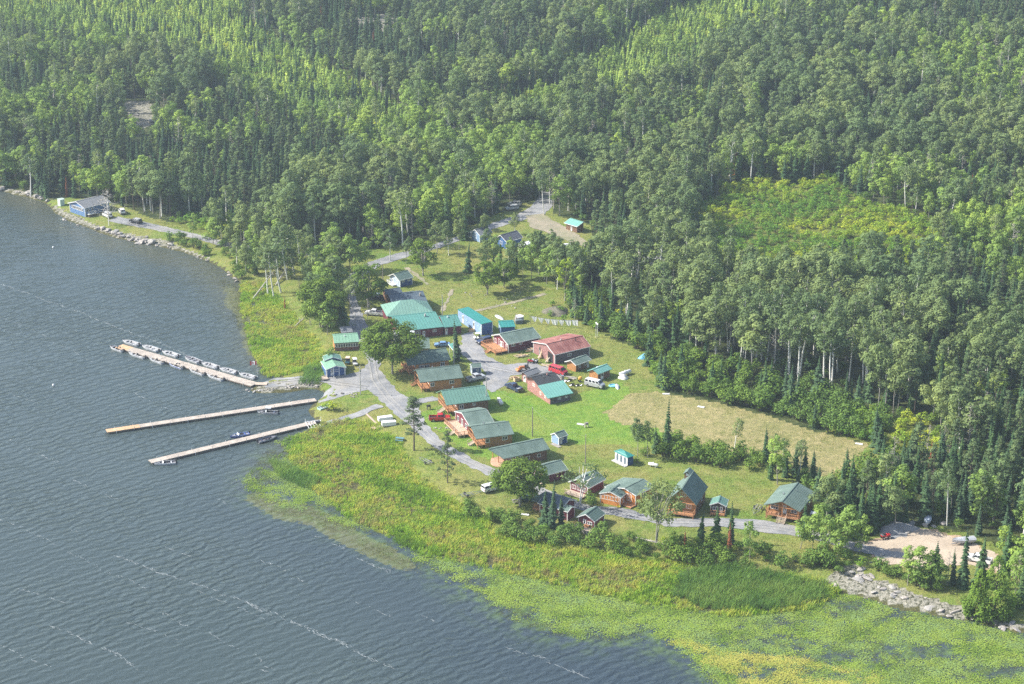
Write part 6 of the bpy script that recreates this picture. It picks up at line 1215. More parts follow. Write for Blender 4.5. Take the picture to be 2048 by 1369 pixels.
# ================================================================ boats
def boat(label, stern, bow, hull, inner, cat='boat', name='fishing_boat', group=None, motor=True, console=False, ws=False, canopy=False, z=0.0, scale=None, stripe=None, seats=3, cover=None, roll=0, pivot_up=False, extra=0):
    a, b = (unp(*stern, z + .3), unp(*bow, z + .3)) if z < .3 else (gnd(*stern), gnd(*bow)); c = (a + b) / 2
    L_ = (b - a).length if not scale else scale; L_ = max(3.2, min(L_, 6.8)); g = empty(name, (c.x, c.y, z), math.atan2(b.y - a.y, b.x - a.x), label, cat, group); g.rotation_euler.x = roll
    h = L_ / 2; B_ = L_ * .185; n_s = 13; O = []; I = []
    for i in range(n_s):
        t = i / (n_s - 1); x = -h + L_ * t; w_ = B_ * (1 if t < .45 else max(.02, 1 - ((t - .45) / .55) ** 2.1)) * (1 - .06 * (1 - t)); zg = .52 + .22 * t * t; zk = -.18 + (.30 * max(0, (t - .7) / .3) ** 2); zc = -.02 + .3 * max(0, (t - .55) / .45) ** 2
        O.append([(x, 0, zk), (x, w_ * .82, zc), (x, w_, zg), (x, w_ * .86, zg), (x, w_ * .74, .16 if t < .8 else .3), (x, 0, .16 if t < .8 else .3)])
    V = []; F = []; 
    for s in (1, -1):
        b0 = len(V)
        for r_ in O: V += [(x, s * y, zz) for x, y, zz in r_[:4]]
        for i in range(n_s - 1):
            for j in range(3): F.append((b0 + i * 4 + j, b0 + (i + 1) * 4 + j, b0 + (i + 1) * 4 + j + 1, b0 + i * 4 + j + 1))
    r_ = O[0]; b0 = len(V); V += [(x, y, zz) for x, y, zz in (r_[0], r_[1], r_[2])] + [(x, -y, zz) for x, y, zz in (r_[2], r_[1])]; F.append(tuple(range(b0, b0 + 5)))
    mb = MB(); mb.add(V, F); mb.build('hull', hull, g)
    V = []; F = []; b0 = 0
    for s in (1, -1):
        b0 = len(V)
        for r_ in O: V += [(x, s * y, zz) for x, y, zz in r_[3:]]
        for i in range(n_s - 1):
            for j in range(2): F.append((b0 + i * 3 + j, b0 + (i + 1) * 3 + j, b0 + (i + 1) * 3 + j + 1, b0 + i * 3 + j + 1))
    mb = MB(); mb.add(V, F); mb.build('liner', inner, g)
    if cover:
        V = []; F = []
        for i, r_ in enumerate(O): V += [(r_[2][0], r_[2][1] * 1.03, r_[2][2]), (r_[2][0], r_[2][1] * .5, r_[2][2] + .35), (r_[2][0], 0, r_[2][2] + .55 * math.sin(math.pi * min(1, .15 + i / n_s))), (r_[2][0], -r_[2][1] * .5, r_[2][2] + .35), (r_[2][0], -r_[2][1] * 1.03, r_[2][2])]
        for i in range(n_s - 1):
            for j in range(4): F.append((i * 5 + j, (i + 1) * 5 + j, (i + 1) * 5 + j + 1, i * 5 + j + 1))
        MB().add(V, F).build('cover', cover, g); 
        return g
    MB().bx(h * .45, h * .82, -B_ * .5, B_ * .5, .46, .52).build('bow_deck', inner, g)
    for k in range(seats):
        x = -h * .72 + k * h * .52
        if seats == 2: x = -h * .6 + k * h * .75
        MB().bx(x - .13, x + .13, -B_ * .8, B_ * .8, .34, .42).build('bench', hull, g)
    if console:
        MB().bx(.0, .35, -B_ * .75, -B_ * .15, .16, .78).build('console', DARK, g, bevel=.03)
        for y in (-.45, .4): o = MB().bx(-.75, -.35, y * B_ * 1.2 - .2, y * B_ * 1.2 + .2, .42, .52).build('seat', DARK, g); MB().bx(-.8, -.72, y * B_ * 1.2 - .2, y * B_ * 1.2 + .2, .5, .95).build('backrest', DARK, o)
    else: o = MB().bx(-.25, .12, -.2, .2, .45, .55).build('seat', DARK, g); MB().bx(-.3, -.22, -.2, .2, .55, .95).build('backrest', DARK, o)
    if ws: MB().add([(.45, -B_ * .8, .6), (.75, 0, .62), (.45, B_ * .8, .6), (.2, B_ * .75, 1.02), (.45, 0, 1.05), (.2, -B_ * .75, 1.02)], [(0, 1, 4, 5), (1, 2, 3, 4)]).build('windshield', mat('pale_plastic', (.6, .65, .68), .2), g)
    if canopy:
        MB().prism([(-.9, 1.75), (.5, 1.85), (.5, 1.78), (-.9, 1.68)], 'y', -B_ * .8, B_ * .8).build('canopy', PW, g)
        for x in (-.85, .45):
            for s in (-1, 1): MB().beam((x, s * B_ * .75, .5), (x, s * B_ * .75, 1.75), .04, .04).build('post', STEEL, g)
    if motor:
        o = MB().bx(-h - .42, -h + .02, -.17, .17, .55, 1.0).build('outboard_motor', DARK, g, bevel=.06); MB().bx(-h - .3, -h - .12, -.06, .06, -.35, .55).build('leg', DARK, o); MB().beam((-h, 0, .75), (-h + .5, 0, .82), .05, .05).build('tiller', DARK, o)
    if stripe: MB().add([(O[i][2][0], s * (O[i][2][1] + .012), O[i][2][2] - d) for i in range(n_s) for s, d in ((-1, .06), (-1, .2), (1, .06), (1, .2))], [(i * 4 + a, i * 4 + a + 1, i * 4 + 5 + a, i * 4 + 4 + a) for i in range(n_s - 1) for a in (0, 2)]).build('stripe', stripe, g)
    for x in (-h * .5, h * .6): MB().cyl((x, B_ * .9 if x < 0 else B_ * .7, .55), (x + .05, B_ * .9 if x < 0 else B_ * .7, .66), .03, 6).build('cleat', STEEL, g)
    return g
ALU = mat('boat_white', (.56, .57, .58), .35, .08); INN = mat('boat_floor', (.40, .40, .40), .6, .12, 2.); IND = mat('boat_floor_dark', (.16, .16, .18), .8, .2, 2.); PBL = paint('boat_blue', (.06, .12, .45)); PKH = paint('boat_black', (.03, .035, .06)); PTL = paint('boat_mint', (.45, .62, .62))
up_ = [(6, 400, 165, 268, 130), (6, 562, 213, 428, 172), (6, 722, 258, 592, 218), (6, 898, 310, 778, 262), (6, 1045, 352, 915, 312), (6, 1200, 395, 1062, 357), (6, 1355, 438, 1222, 400)]
lo_ = [(6, 275, 215, 165, 178), (6, 452, 268, 318, 228), (6, 605, 313, 483, 268), (6, 765, 355, 645, 310), (6, 938, 405, 812, 358), (6, 1095, 450, 958, 405)]
cnt = ['first', 'second', 'third', 'fourth', 'fifth', 'sixth', 'seventh']
for i, (k, x0, y0, x1, y1) in enumerate(up_): boat(f'pale open fishing boat on the far side of the flag dock, {cnt[i]} from its tip', Q(k, x0, y0), Q(k, x1, y1), ALU, IND if i == 3 else INN, group='fishing boats moored along the flag dock', seats=3 if i % 2 else 2)
for i, (k, x0, y0, x1, y1) in enumerate(lo_): boat(f'pale open fishing boat on the near side of the flag dock, {cnt[i]} from its tip', Q(k, x0, y0), Q(k, x1, y1), ALU, IND if i in (0, 3) else INN, group='fishing boats moored along the flag dock', console=i in (0, 3), seats=2, stripe=PBL if i == 3 else None)
boat('white cabin cruiser with canopy at the middle dock', Q(6, 1540, 720), Q(6, 1375, 715), ALU, IND, name='motor_boat', canopy=True, ws=True, console=True, stripe=PKH, seats=2)
boat('blue and white runabout on the far side of the nearest dock', Q(6, 1300, 890), Q(6, 1148, 918), PBL, INN, name='motor_boat', ws=True, console=True, stripe=ALU, seats=2)
boat('black hulled bass boat on the near side of the nearest dock', Q(6, 1375, 958), Q(6, 1535, 915), PKH, IND, name='motor_boat', ws=False, console=True, stripe=ALU, seats=2)
boat('white motor boat tied at the outer tip of the nearest dock', Q(6, 700, 1125), Q(6, 525, 1140), ALU, IND, name='motor_boat', ws=True, console=True, seats=2)
boat('mint green rowboat pulled up on the grass bank', Q(10, 900, 800), Q(10, 1075, 735), PTL, INN, name='rowboat', motor=False, z=.55, seats=3, cat='rowboat')
gb = unp(*Q(2, 1755, 975), 1.3)
def hullup(label, a_, b_, m, L_, W, name, cat, zz=None):
    a, b = gnd(*a_), gnd(*b_); c = (a + b) / 2; g = empty(name, (c.x, c.y, c.z + .02), math.atan2(b.y - a.y, b.x - a.x), label, cat); V = []; F = []; k = 11
    for i in range(k):
        t = i / (k - 1); x = (t - .5) * L_; w_ = W * max(.04, math.sin(math.pi * min(.999, max(.001, t))) ** .55); V += [(x, w_ * math.cos(j * math.pi / 6), w_ * .75 * math.sin(j * math.pi / 6)) for j in range(7)]
    for i in range(k - 1):
        for j in range(6): F.append((i * 7 + j, (i + 1) * 7 + j, (i + 1) * 7 + j + 1, i * 7 + j + 1))
    MB().add(V, F).build('hull', m, g, smooth=True); MB().beam((-L_ * .4, 0, W * .76), (L_ * .4, 0, W * .76), .05, .05).build('keel', STEEL, g)
hullup('upturned white skiff lying on grass behind the storage building', Q(14, 975, 300), Q(14, 1150, 400), ALU, 5.0, .75, 'upturned_boat', 'boat'); hullup('upright white canoe shape lying beside the blue wading pool', Q(2, 1745, 940), Q(2, 1765, 1015), ALU, 4.2, .6, 'upturned_boat', 'boat')
def on_trailer(label, s, b_, cover, Lx):
    a, b = gnd(*s), gnd(*b_); g = boat(label, s, b_, cover, INN, name='covered_boat', motor=True, z=float(a.z) + .75, scale=Lx, cover=cover)
    f = MB(); f.beam((-2.4, -.6, -.3), (3.2, 0, -.35), .1, .1).beam((-2.4, .6, -.3), (3.2, 0, -.35), .1, .1); f.build('trailer_frame', STEEL, g)
    for s_ in (-1, 1): MB().cyl((-.8, s_ * .8 - .1, -.42), (-.8, s_ * .8 + .1, -.42), .32, 12).build('wheel', TYRE, g)
on_trailer('grey covered boat on a trailer at the edge of the sandy lot', Q(9, 1630, 480), Q(9, 1470, 500), mat('grey_tarp', (.45, .47, .5), .7, .15), 5.6); on_trailer('pale covered boat on a trailer under the spruces', Q(9, 1258, 300), Q(9, 1255, 345), mat('pale_tarp', (.5, .56, .66), .7, .15), 5.0)
# ================================================================ docks
DPL = mat('dock_planks', (.45, .39, .33), .85, .26, .8, ('X', .30, .35)); DPN = mat('new_dock_planks', (.58, .38, .22), .85, .12, .8, ('X', .30, .3)); DSD = mat('dock_side', (.16, .13, .10), .9, .2)
def dock(label, pts, w_, z=.62, newend=0, posts=0, side=-1, sections=10):
    a, b = unp(*pts[0], z), unp(*pts[1], z); L_ = (b - a).length; g = empty('dock', (a.x, a.y, 0), math.atan2(b.y - a.y, b.x - a.x), label, 'dock')
    nx = 0
    for i in range(sections):
        x0, x1 = L_ * i / sections, L_ * (i + 1) / sections - .05; o = MB().bx(x0, x1, -w_ / 2, w_ / 2, z - .14 + .012 * (i % 2), z + .012 * (i % 2)).build('deck_section', DPN if x1 <= newend + 1 else DPL, g)
        MB().bx(x0 + .05, x1 - .05, -w_ / 2 + .05, -w_ / 2 + .2, z - .42, z - .15).bx(x0 + .05, x1 - .05, w_ / 2 - .2, w_ / 2 - .05, z - .42, z - .15).build('float', DSD, o)
    for i in range(posts):
        x = L_ * (i + .5) / posts
        for s in (-1, 1): MB().cyl((x, s * (w_ / 2 + .06), -1.2), (x, s * (w_ / 2 + .06), z + (.55 if s == side else .3)), .06, 8).build('pile', STEEL if i % 2 else WHITE, g)
    return g, L_
dock('flag dock with fishing boats along both sides, furthest of three docks', [Q(6, 238, 172), Q(6, 1350, 488)], 3.0, .65, 6, 9, sections=12); dock('middle dock running straight to the launch, orange at its tip', [Q(6, 135, 868), Q(6, 1850, 612)], 2.2, .62, 8, 12, sections=13); dock('nearest dock ending at the white roller frame', [Q(6, 492, 1120), Q(6, 1870, 790)], 2.2, .62, 3, 10, sections=11)
p = unp(*Q(6, 1405, 485), .6); MB().bx(-1.6, 1.6, -.9, .9, -.05, .12).build('gangway', PALEW).location = (p.x, p.y, .62); tag(bpy.data.objects['gangway'], 'short pale gangway joining the flag dock to the gravel spit', 'gangway')
# lift frame at the dock root
p = gnd(*Q(6, 1845, 830)); g = empty('boat_lift', (p.x, p.y, .25), R(20), 'white boat lift frame lying at the root of the nearest dock', 'boat lift'); f = MB()
for t in range(6): f.beam((-2.2 + t * .8, -2.2, .3), (-2.2 + t * .8, 1.6, .6), .1, .1)
f.beam((-2.4, -2.2, .3), (2.2, -2.2, .3), .14, .14).beam((-2.4, 1.6, .6), (2.2, 1.6, .6), .14, .14).build('frame', WHITE, g); MB().bx(.2, 1.4, -.4, .5, .5, 1.0).build('engine', DARK, g)
for x in (-2.2, 2): MB().beam((x, 1.6, 0), (x, 1.6, 1.5), .1, .1).build('post', WHITE, g)
# flag
p = gnd(515, 758); g = empty('flag_pole', (p.x, p.y, .3), 0, 'red and white maple leaf flag on a short pole at the dock root', 'flag'); MB().cyl((0, 0, 0), (0, 0, 4.0), .05, 8).build('pole', WHITE, g)
V = []; F = []
def fl(x): return .12 * math.sin(x * 3.5)
for i in range(9): x = -i * .24; V += [(x, fl(x), 2.75 - i * .03), (x, fl(x), 3.95 - i * .03)]
for (i0, i1, nm, m_) in ((0, 2, 'flag_band', PR), (2, 6, 'flag_centre', WHITE), (6, 8, 'flag_band', PR)):
    MB().add(V[i0 * 2:i1 * 2 + 2], [(j * 2, j * 2 + 1, j * 2 + 3, j * 2 + 2) for j in range(i1 - i0)]).build(nm, m_, g)
lf = [(0, -.42), (.04, -.15), (.3, -.2), (.24, -.08), (.42, .1), (.3, .12), (.26, .24), (.12, .1), (.15, .38), (.07, .32), (0, .45)]; lf += [(-x, y) for x, y in lf[-2:0:-1]]
MB().add([(-.96 + x, fl(-.96) - .03, 3.24 + y) for x, y in lf] , [tuple(range(len(lf)))]).build('maple_leaf', PR, g)
# ================================================================ poles and wires
WOODP = mat('pole_wood', (.26, .23, .2), .9, .2); LIGHTP = mat('pole_pale', (.46, .44, .4), .9, .15)
def pole(label, px, h, m=WOODP, arm=0):
    p = gnd(*px); g = empty('utility_pole', p, R(20), label, 'utility pole'); MB().cyl((0, 0, -.3), (0, 0, h), .16, 8, .10).build('post', m, g)
    if arm: MB().beam((-.8, 0, h - .5), (.8, 0, h - .5), .1, .12).build('crossarm', m, g)
    MB().cyl((.2, 0, h - 1.8), (.2, 0, h - 1.2), .14, 8).build('transformer', STEEL, g) if arm else MB().cyl((0, 0, h), (0, 0, h + .15), .06, 6).build('insulator', WHITE, g); return p + Vector((0, 0, h - .2))
P1 = pole('slim grey utility pole at the road junction by the launch', Q(10, 1375, 625), 8.4, LIGHTP, 1); P2 = pole('pale utility pole right beside the lone narrow spruce', Q(3, 948, 250), 8.0, LIGHTP); P3 = pole('utility pole rising behind the teal roofed log cabin', Q(3, 1245, 640), 9.5, LIGHTP)
P4 = pole('dark utility pole on the lawn above the curved deck cabin', Q(4, 752, 425), 8.0); P5 = pole('thin dark utility pole on the lawn left of the bathhouse', Q(4, 1236, 690), 8.2); P6 = pole('utility pole on the grass left of the small navy cabin', Q(1, 757, 398), 6.5); P7 = pole('grey utility pole behind the lodge roof', Q(1, 1300, 700), 6.8, LIGHTP); P8 = pole('utility pole beside the picnic shelter', Q(1, 383, 800), 6.0, LIGHTP)
for a, b, lb in ((P2, P3, 'thin power line crossing from the narrow spruce pole to the teal cabin pole'), (P3, P4, 'thin power line sagging over the lawn beside the tan cabin'), (P4, P5, 'thin power line strung over the curved deck cabin'), (P1, P2, 'thin power line passing over the broad oak')):
    k = 12; pts = [a + (b - a) * i / k + Vector((0, 0, -1.4 * 4 * (i / k) * (1 - i / k))) for i in range(k + 1)]; tag(MB().tube(pts, [.022] * (k + 1), 4).build('power_line', BLACKM), lb, 'power line')
# clothesline
a, b = gnd(*Q(2, 960, 400)), gnd(*Q(2, 1395, 440)); g = empty('clothesline', a, 0, 'clothesline strung across the grass beyond the barn', 'clothesline'); dd = b - a
for v in (Vector((0, 0, 0)), dd): MB().cyl(v + Vector((0, 0, -.2)), v + Vector((0, 0, 2.6)), .07, 8).build('post', GREYW, g)
MB().tube([Vector((0, 0, 2.5)) + dd * i / 8 - Vector((0, 0, .5 * 4 * (i / 8) * (1 - i / 8))) for i in range(9)], [.02] * 9, 4).build('line', BLACKM, g)
for i in range(7):
    t = .03 + i * .142; c = a + dd * (t + .05); z = 2.5 - .5 * 4 * (t + .05) * (.95 - t); e = dd.normalized(); w_ = .98 if i not in (3,) else 1.1; k = 6; V = []; F = []; nn = Vector((-e.y, e.x, 0)); s0 = [.35, .3, .3, .8, .4, .7, 1.0][i]
    for j in range(k + 1):
        s = (j / k - .5) * 2; V += [c + e * s * w_ + Vector((0, 0, z)), c + e * s * w_ * s0 * .8 + e * .25 + nn * .1 * math.sin(j * 2 + i) + Vector((0, 0, z - 1.75 + .2 * abs(s)))]
    F = [(j * 2, j * 2 + 1, j * 2 + 3, j * 2 + 2) for j in range(k)]
    tag(MB().add(V, F).build('bed_sheet', WHITE), f'white bed sheet on the clothesline, {cnt[i]} of seven from the lodge end', 'bed sheet', 'white bed sheets hung on the clothesline')
p = gnd(*Q(2, 1567, 525)); g = empty('clothesline_pole', p, R(20), 'white tee shaped double post on the grass past the clothesline', 'post')
for y in (-.25, .25): MB().cyl((y, 0, -.1), (y, 0, 4.2), .07, 8).build('post', WHITE, g)
MB().beam((0, -.9, 4.2), (0, .9, 4.3), .15, .35).build('crossbar', WHITE, g)
# ================================================================ yard things
def tank(label, a_, b_, m=WHITE, r=.5, legs=True, name='propane_tank', cat='propane tank'):
    a, b = gnd(*a_), gnd(*b_); c = (a + b) / 2; L_ = max(1.6, (b - a).length); g = empty(name, (c.x, c.y, c.z + .05), math.atan2(b.y - a.y, b.x - a.x), label, cat); h = L_ / 2
    MB().tube([(-h, 0, r + .2), (-h + .06, 0, r + .2), (-h + .25, 0, r + .2), (h - .25, 0, r + .2), (h - .06, 0, r + .2), (h, 0, r + .2)], [.02, r * .6, r, r, r * .6, .02], 16).build('cylinder', m, g, smooth=True)
    MB().cyl((0, 0, 2 * r + .15), (0, 0, 2 * r + .4), .16, 10).build('valve_dome', m, g)
    for x in (-h * .5, h * .5): MB().bx(x - .08, x + .08, -r * .7, r * .7, -.1, .35).build('foot', CONC, g)
tank('white propane tank on the lawn right of the teal roofed cabin', Q(2, 670, 1110), Q(2, 700, 1155), r=.55); tank('long white fuel tank on its side right of the teal roofed shed', Q(12, 1590, 875), Q(12, 1760, 815), r=.55); tank('white propane tank beside the shrubs right of the bathhouse', Q(5, 600, 378), Q(5, 682, 395), r=.42)
def table(label, px, rz, m, s=1.0):
    p = gnd(*px); g = empty('picnic_table', (p.x, p.y, p.z + .03), rz, label, 'picnic table'); g.scale = (s,) * 3
    MB().bx(-.9, .9, -.38, .38, .70, .76).build('tabletop', m, g)
    for y in (-.7, .7): MB().bx(-.9, .9, y - .14, y + .14, .42, .47).build('seat', m, g)
    for x in (-.65, .65): MB().beam((x, -.75, 0), (x, -.2, .7), .07, .07).beam((x, .75, 0), (x, .2, .7), .07, .07).beam((x, -.75, .4), (x, .75, .4), .06, .06).build('leg_frame', m, g)
TEALP = mat('teal_paint', (.12, .26, .30), .6, .1); table('teal picnic table on the bare grass near the left pine', Q(3, 455, 925), R(-15), TEALP, 1.2); table('pale picnic table on the small cabin deck', Q(3, 1030, 815), R(20), PALEW); table('weathered table at the flower stones by the round oak', Q(4, 600, 1030), R(10), GREYW)
def grill(label, px, m=DARK):
    p = gnd(*px); g = empty('barbecue', (p.x, p.y, p.z + .03), R(30), label, 'barbecue'); MB().bx(-.5, .5, -.3, .3, .75, 1.05).build('firebox', m, g, bevel=.05); MB().prism([(-.3, 1.06), (.3, 1.06), (.2, 1.25), (-.2, 1.25)], 'x', -.48, .48).build('lid', m, g)
    for x in (-.45, .45): MB().bx(x - .03, x + .03, -.25, .25, 0, .75).build('leg', m, g)
grill('dark barbecue on the grass left of the teal roofed cabin', Q(3, 718, 635)); grill('dark barbecue on the bank left of the dock office', Q(10, 860, 372)); grill('small post mounted barbecue on the open lawn', Q(2, 1472, 1345), GREYW)
# floating dock blocks
for (a_, b_, lb) in ((Q(3, 258, 752), Q(3, 385, 722), 'long white float block lying behind its twin by the marsh'), (Q(3, 290, 795), Q(3, 418, 768), 'long white float block in front of its twin by the marsh')):
    a, b = gnd(*a_), gnd(*b_); c = (a + b) / 2; o = MB().box((0, 0, .65), ((b - a).length, 1.5, 1.1)).build('float_block', WHITE, bevel=.08); o.location = (c.x, c.y, c.z); o.rotation_euler.z = math.atan2(b.y - a.y, b.x - a.x); tag(o, lb, 'float', 'white float blocks stored on the bank')
a, b = gnd(*Q(3, 150, 680)), gnd(*Q(3, 275, 800)); tag(MB().beam(a + Vector((0, 0, .15)), b + Vector((0, 0, .15)), .5, .12).build('plank_walk', PALEW), 'pale plank walkway leading down beside the white float blocks', 'walkway')
p = gnd(*Q(3, 245, 795)); o = MB().box((0, 0, .12), (3.4, 1.6, .14), .9).build('wood_platform', mat('tan_planks', (.55, .42, .30), .85, .1, 1., ('X', .25, .3))); o.location = p; tag(o, 'tan wooden platform in front of the white float blocks', 'platform')
# lumber and scrap
LUM = mat('fresh_lumber', (.58, .42, .26), .8, .18, 2.0); LUM2 = mat('grey_lumber', (.42, .38, .33), .9, .2, 2.)
def heap(label, px, n_, L_, sp, m, rz, hgt_=.5, name='lumber_pile', part='board', up=0):
    p = gnd(*px); g = empty(name, (p.x, p.y, p.z), rz, label, 'lumber pile')
    for i in range(n_):
        x, y = random.gauss(0, sp * .5), random.gauss(0, sp * .4); a = random.gauss(0, .35); l = L_ * random.uniform(.5, 1); d = Vector((math.cos(a), math.sin(a), random.uniform(-.05, .05) + up)) * l / 2; c = Vector((x, y, .08 + hgt_ * i / n_ + abs(d.z)))
        MB().beam(c - d, c + d, random.uniform(.14, .3), .05).build(part, m if i % 3 else LUM2, g)
heap('jumble of fresh boards beside the barn post', Q(12, 270, 490), 14, 3.4, 1.2, LUM, R(-30), 1.0); heap('low spread of long planks on the grass before the barn', Q(12, 110, 555), 12, 5.0, 1.4, LUM, R(25), .4); heap('boards leaning in the open doorway of the barn', Q(12, 400, 570), 12, 3.6, .8, LUM, R(60), .4, up=.8)
heap('loose boards at the near corner of the barn', Q(12, 500, 640), 10, 3.0, .8, LUM, R(75), .4, up=.5); heap('long planks lying behind the red van', Q(12, 460, 700), 7, 4.0, .9, LUM, R(-25), .3); heap('untidy scrap wood stack at the left of the workshop', Q(2, 815, 905), 16, 1.8, 1.3, LUM, R(10), .8)
heap('pipes and scrap lumber lying behind the workshop', Q(12, 850, 890), 8, 4.0, 1.0, LUM2, R(-20), .25)
def tyres(label, px, n_, m=TYRE, name='tyre_heap', cat='scrap'):
    p = gnd(*px); g = empty(name, p, 0, label, cat)
    for i in range(n_):
        x, y, z = random.gauss(0, .9), random.gauss(0, .7), .15 + .2 * (i % 3); k = 10; b = MB(); R_, r_ = .33, .11
        V = [((R_ + r_ * math.cos(c)) * math.cos(a) + x, (R_ + r_ * math.cos(c)) * math.sin(a) + y, z + r_ * math.sin(c)) for a in [j * .628 for j in range(10)] for c in [q_ * 1.571 for q_ in range(4)]]
        b.add(V, [(j * 4 + c, ((j + 1) % 10) * 4 + c, ((j + 1) % 10) * 4 + (c + 1) % 4, j * 4 + (c + 1) % 4) for j in range(10) for c in range(4)]); b.build('tyre', m if i % 3 else RIM, g)
tyres('scattered wheels and rims on the grass behind the workshop', Q(12, 890, 1010), 9); tyres('heap of wheels and bins between workshop and silver van', Q(12, 800, 950), 7)
def drum(label, px, m, h=.9, r=.3, name='barrel', cat='barrel'):
    p = gnd(*px); g = empty(name, p, 0, label, cat); MB().cyl((0, 0, 0), (0, 0, h), r, 14).build('drum', m, g); MB().cyl((0, 0, h), (0, 0, h + .04), r * .92, 14).build('lid', STEEL, g)
    for z in (.3, .6): MB().cyl((0, 0, z * h), (0, 0, z * h + .04), r * 1.04, 14).build('hoop', m, g)
drum('tall grey bin behind the red van', Q(12, 720, 920), GREYW, 1.4, .5); drum('blue barrel in the shade of the storage building', Q(14, 905, 690), BLUE, 1.0, .45); drum('white barrel in front of the lodge wing wall', Q(14, 165, 660), WHITE, .5, .5)
p = gnd(*Q(12, 990, 945)); g = empty('cement_mixer', p, R(20), 'yellow orange cement mixer between workshop and silver van', 'cement mixer'); YEL = paint('machine_yellow', (.65, .35, .04), .5); MB().tube([(-.5, 0, .9), (-.2, 0, 1.0), (.3, 0, 1.25), (.55, 0, 1.4)], [.3, .5, .48, .25], 12).build('drum', YEL, g); MB().beam((-.3, 0, .1), (.4, 0, .1), .7, .1).beam((0, 0, .1), (0, 0, .8), .1, .3).build('stand', DARK, g)
for s in (-1, 1): wheel(g, -.3, s * .42, .22, .12)
# pools, tarp, stack
def pool(label, px, rx, h, m, m2, name='wading_pool', cat='pool'):
    p = gnd(*px); g = empty(name, p, 0, label, cat); V = [((rx + .12 * math.cos(c)) * math.cos(a), (rx + .12 * math.cos(c)) * math.sin(a) * .8, h / 2 + h / 2 * math.sin(c)) for a in [j * .3927 for j in range(16)] for c in [q_ * 1.047 for q_ in range(6)]]
    MB().add(V, [(j * 6 + c, ((j + 1) % 16) * 6 + c, ((j + 1) % 16) * 6 + (c + 1) % 6, j * 6 + (c + 1) % 6) for j in range(16) for c in range(6)]).build('rim', m, g, smooth=True); MB().add([(rx * math.cos(j * .3927), rx * .8 * math.sin(j * .3927), .1) for j in range(16)], [tuple(range(16))]).build('floor', m2, g)
LBP = mat('pool_blue', (.25, .62, .78), .4, .08); pool('light blue plastic wading pool on the grass right of the silver van', Q(2, 1715, 972), 1.1, .4, LBP, LBP)
def mound(label, px, rx, ry, h, m, name, cat, seed=3, rz=0):
    p = gnd(*px); V = []; F = []; nr, na = 6, 18; r = np.random.default_rng(seed)
    for i in range(nr + 1):
        for j in range(na):
            a = j * 2 * math.pi / na; t = i / nr; rr = t * (1 + .18 * math.sin(a * 3 + seed) + r.uniform(-.06, .06)); V.append((rx * rr * math.cos(a), ry * rr * math.sin(a), h * (1 - t ** 1.7) + r.uniform(-.08, .08) * h - (.1 if i == nr else 0)))
    for i in range(nr):
        for j in range(na): F.append((i * na + j, i * na + (j + 1) % na, (i + 1) * na + (j + 1) % na, (i + 1) * na + j))
    o = MB().add(V, F).build(name, m, smooth=True); o.location = p; o.rotation_euler.z = rz; return tag(o, label, cat)
mound('bright blue tarpaulin over a heap at the forest edge', Q(0, 1291, 716), 2.1, 1.5, 1.3, mat('blue_tarp', (.12, .42, .72), .5, .25, 1.2), 'tarpaulin', 'tarp'); mound('pale gravel heap beside the sandy lot', Q(9, 1000, 360), 5.0, 3.4, 1.5, GRAV, 'gravel_heap', 'heap', 8); mound('dark brush and rubble heap at the grove edge', Q(8, 985, 770), 4.2, 4.4, 1.6, mat('rubble', (.15, .14, .10), .95, .35, 1.3, bump=1.), 'brush_heap', 'heap', 5)
mound('cream tarp covered heap right of the fuel tank', Q(2, 1812, 900), 1.5, 1.2, 1.2, mat('cream_tarp', (.68, .66, .6), .7, .12), 'tarpaulin', 'tarp', 12)
p = gnd(*Q(14, 1455, 420)); g = empty('pool_ladder_stack', p, R(10), 'round white and grey stacked tub with leaning poles beyond the storage building', 'tub')
for i in range(4): MB().cyl((0, 0, .1 + i * .42), (0, 0, .44 + i * .42), 1.35 - .03 * i, 18).build('ring', WHITE if i % 2 else GREYW, g)
MB().beam((-2.3, -1.4, 0), (-.9, 0, 2.4), .12, .12).beam((-2.0, -1.7, 0), (-.6, -.3, 2.3), .12, .12).build('pole', GREYW, g); MB().bx(-1.5, .5, -2.6, -1.3, 0, 1.2).build('crate', mat('dark_crate', (.12, .16, .17), .8, .4, 2.), g)
for (px, w_, lb) in ((Q(14, 520, 620), (1.6, 1.0, .7), 'pale crate of odds and ends against the storage building wall'), (Q(12, 20, 930), (1.4, 1.2, 1.0), 'cluttered crate at the left corner of the workshop')):
    p = gnd(*px); g = empty('crate', p, R(25), lb, 'crate'); a, b, h = w_; MB().bx(-a / 2, a / 2, -b / 2, b / 2, 0, .1).build('bottom', LUM, g)
    for s in (-1, 1): MB().bx(-a / 2, a / 2, s * b / 2, s * (b / 2 - .06), .1, h).build('side_panel', LUM, g); MB().bx(s * a / 2, s * (a / 2 - .06), -b / 2 + .07, b / 2 - .07, .1, h).build('side_panel', LUM, g)
for (px, lb) in ((Q(0, 1332, 789), 'white plank lying at the upper edge of the dry field'), (Q(0, 1402, 815), 'white plank lying halfway along the upper field edge'), (Q(0, 1718, 889), 'white plank lying at the far right corner of the dry field'), (Q(4, 1190, 318), 'white board on the lawn beside the post barbecue'), (Q(4, 685, 1142), 'white board on the grass left of the paired spruces')):
    p = gnd(*px); o = MB().box((0, 0, .12), (1.9, .8, .12), random.uniform(-.5, .1)).build('white_plank', WHITE); o.location = p; tag(o, lb, 'plank')
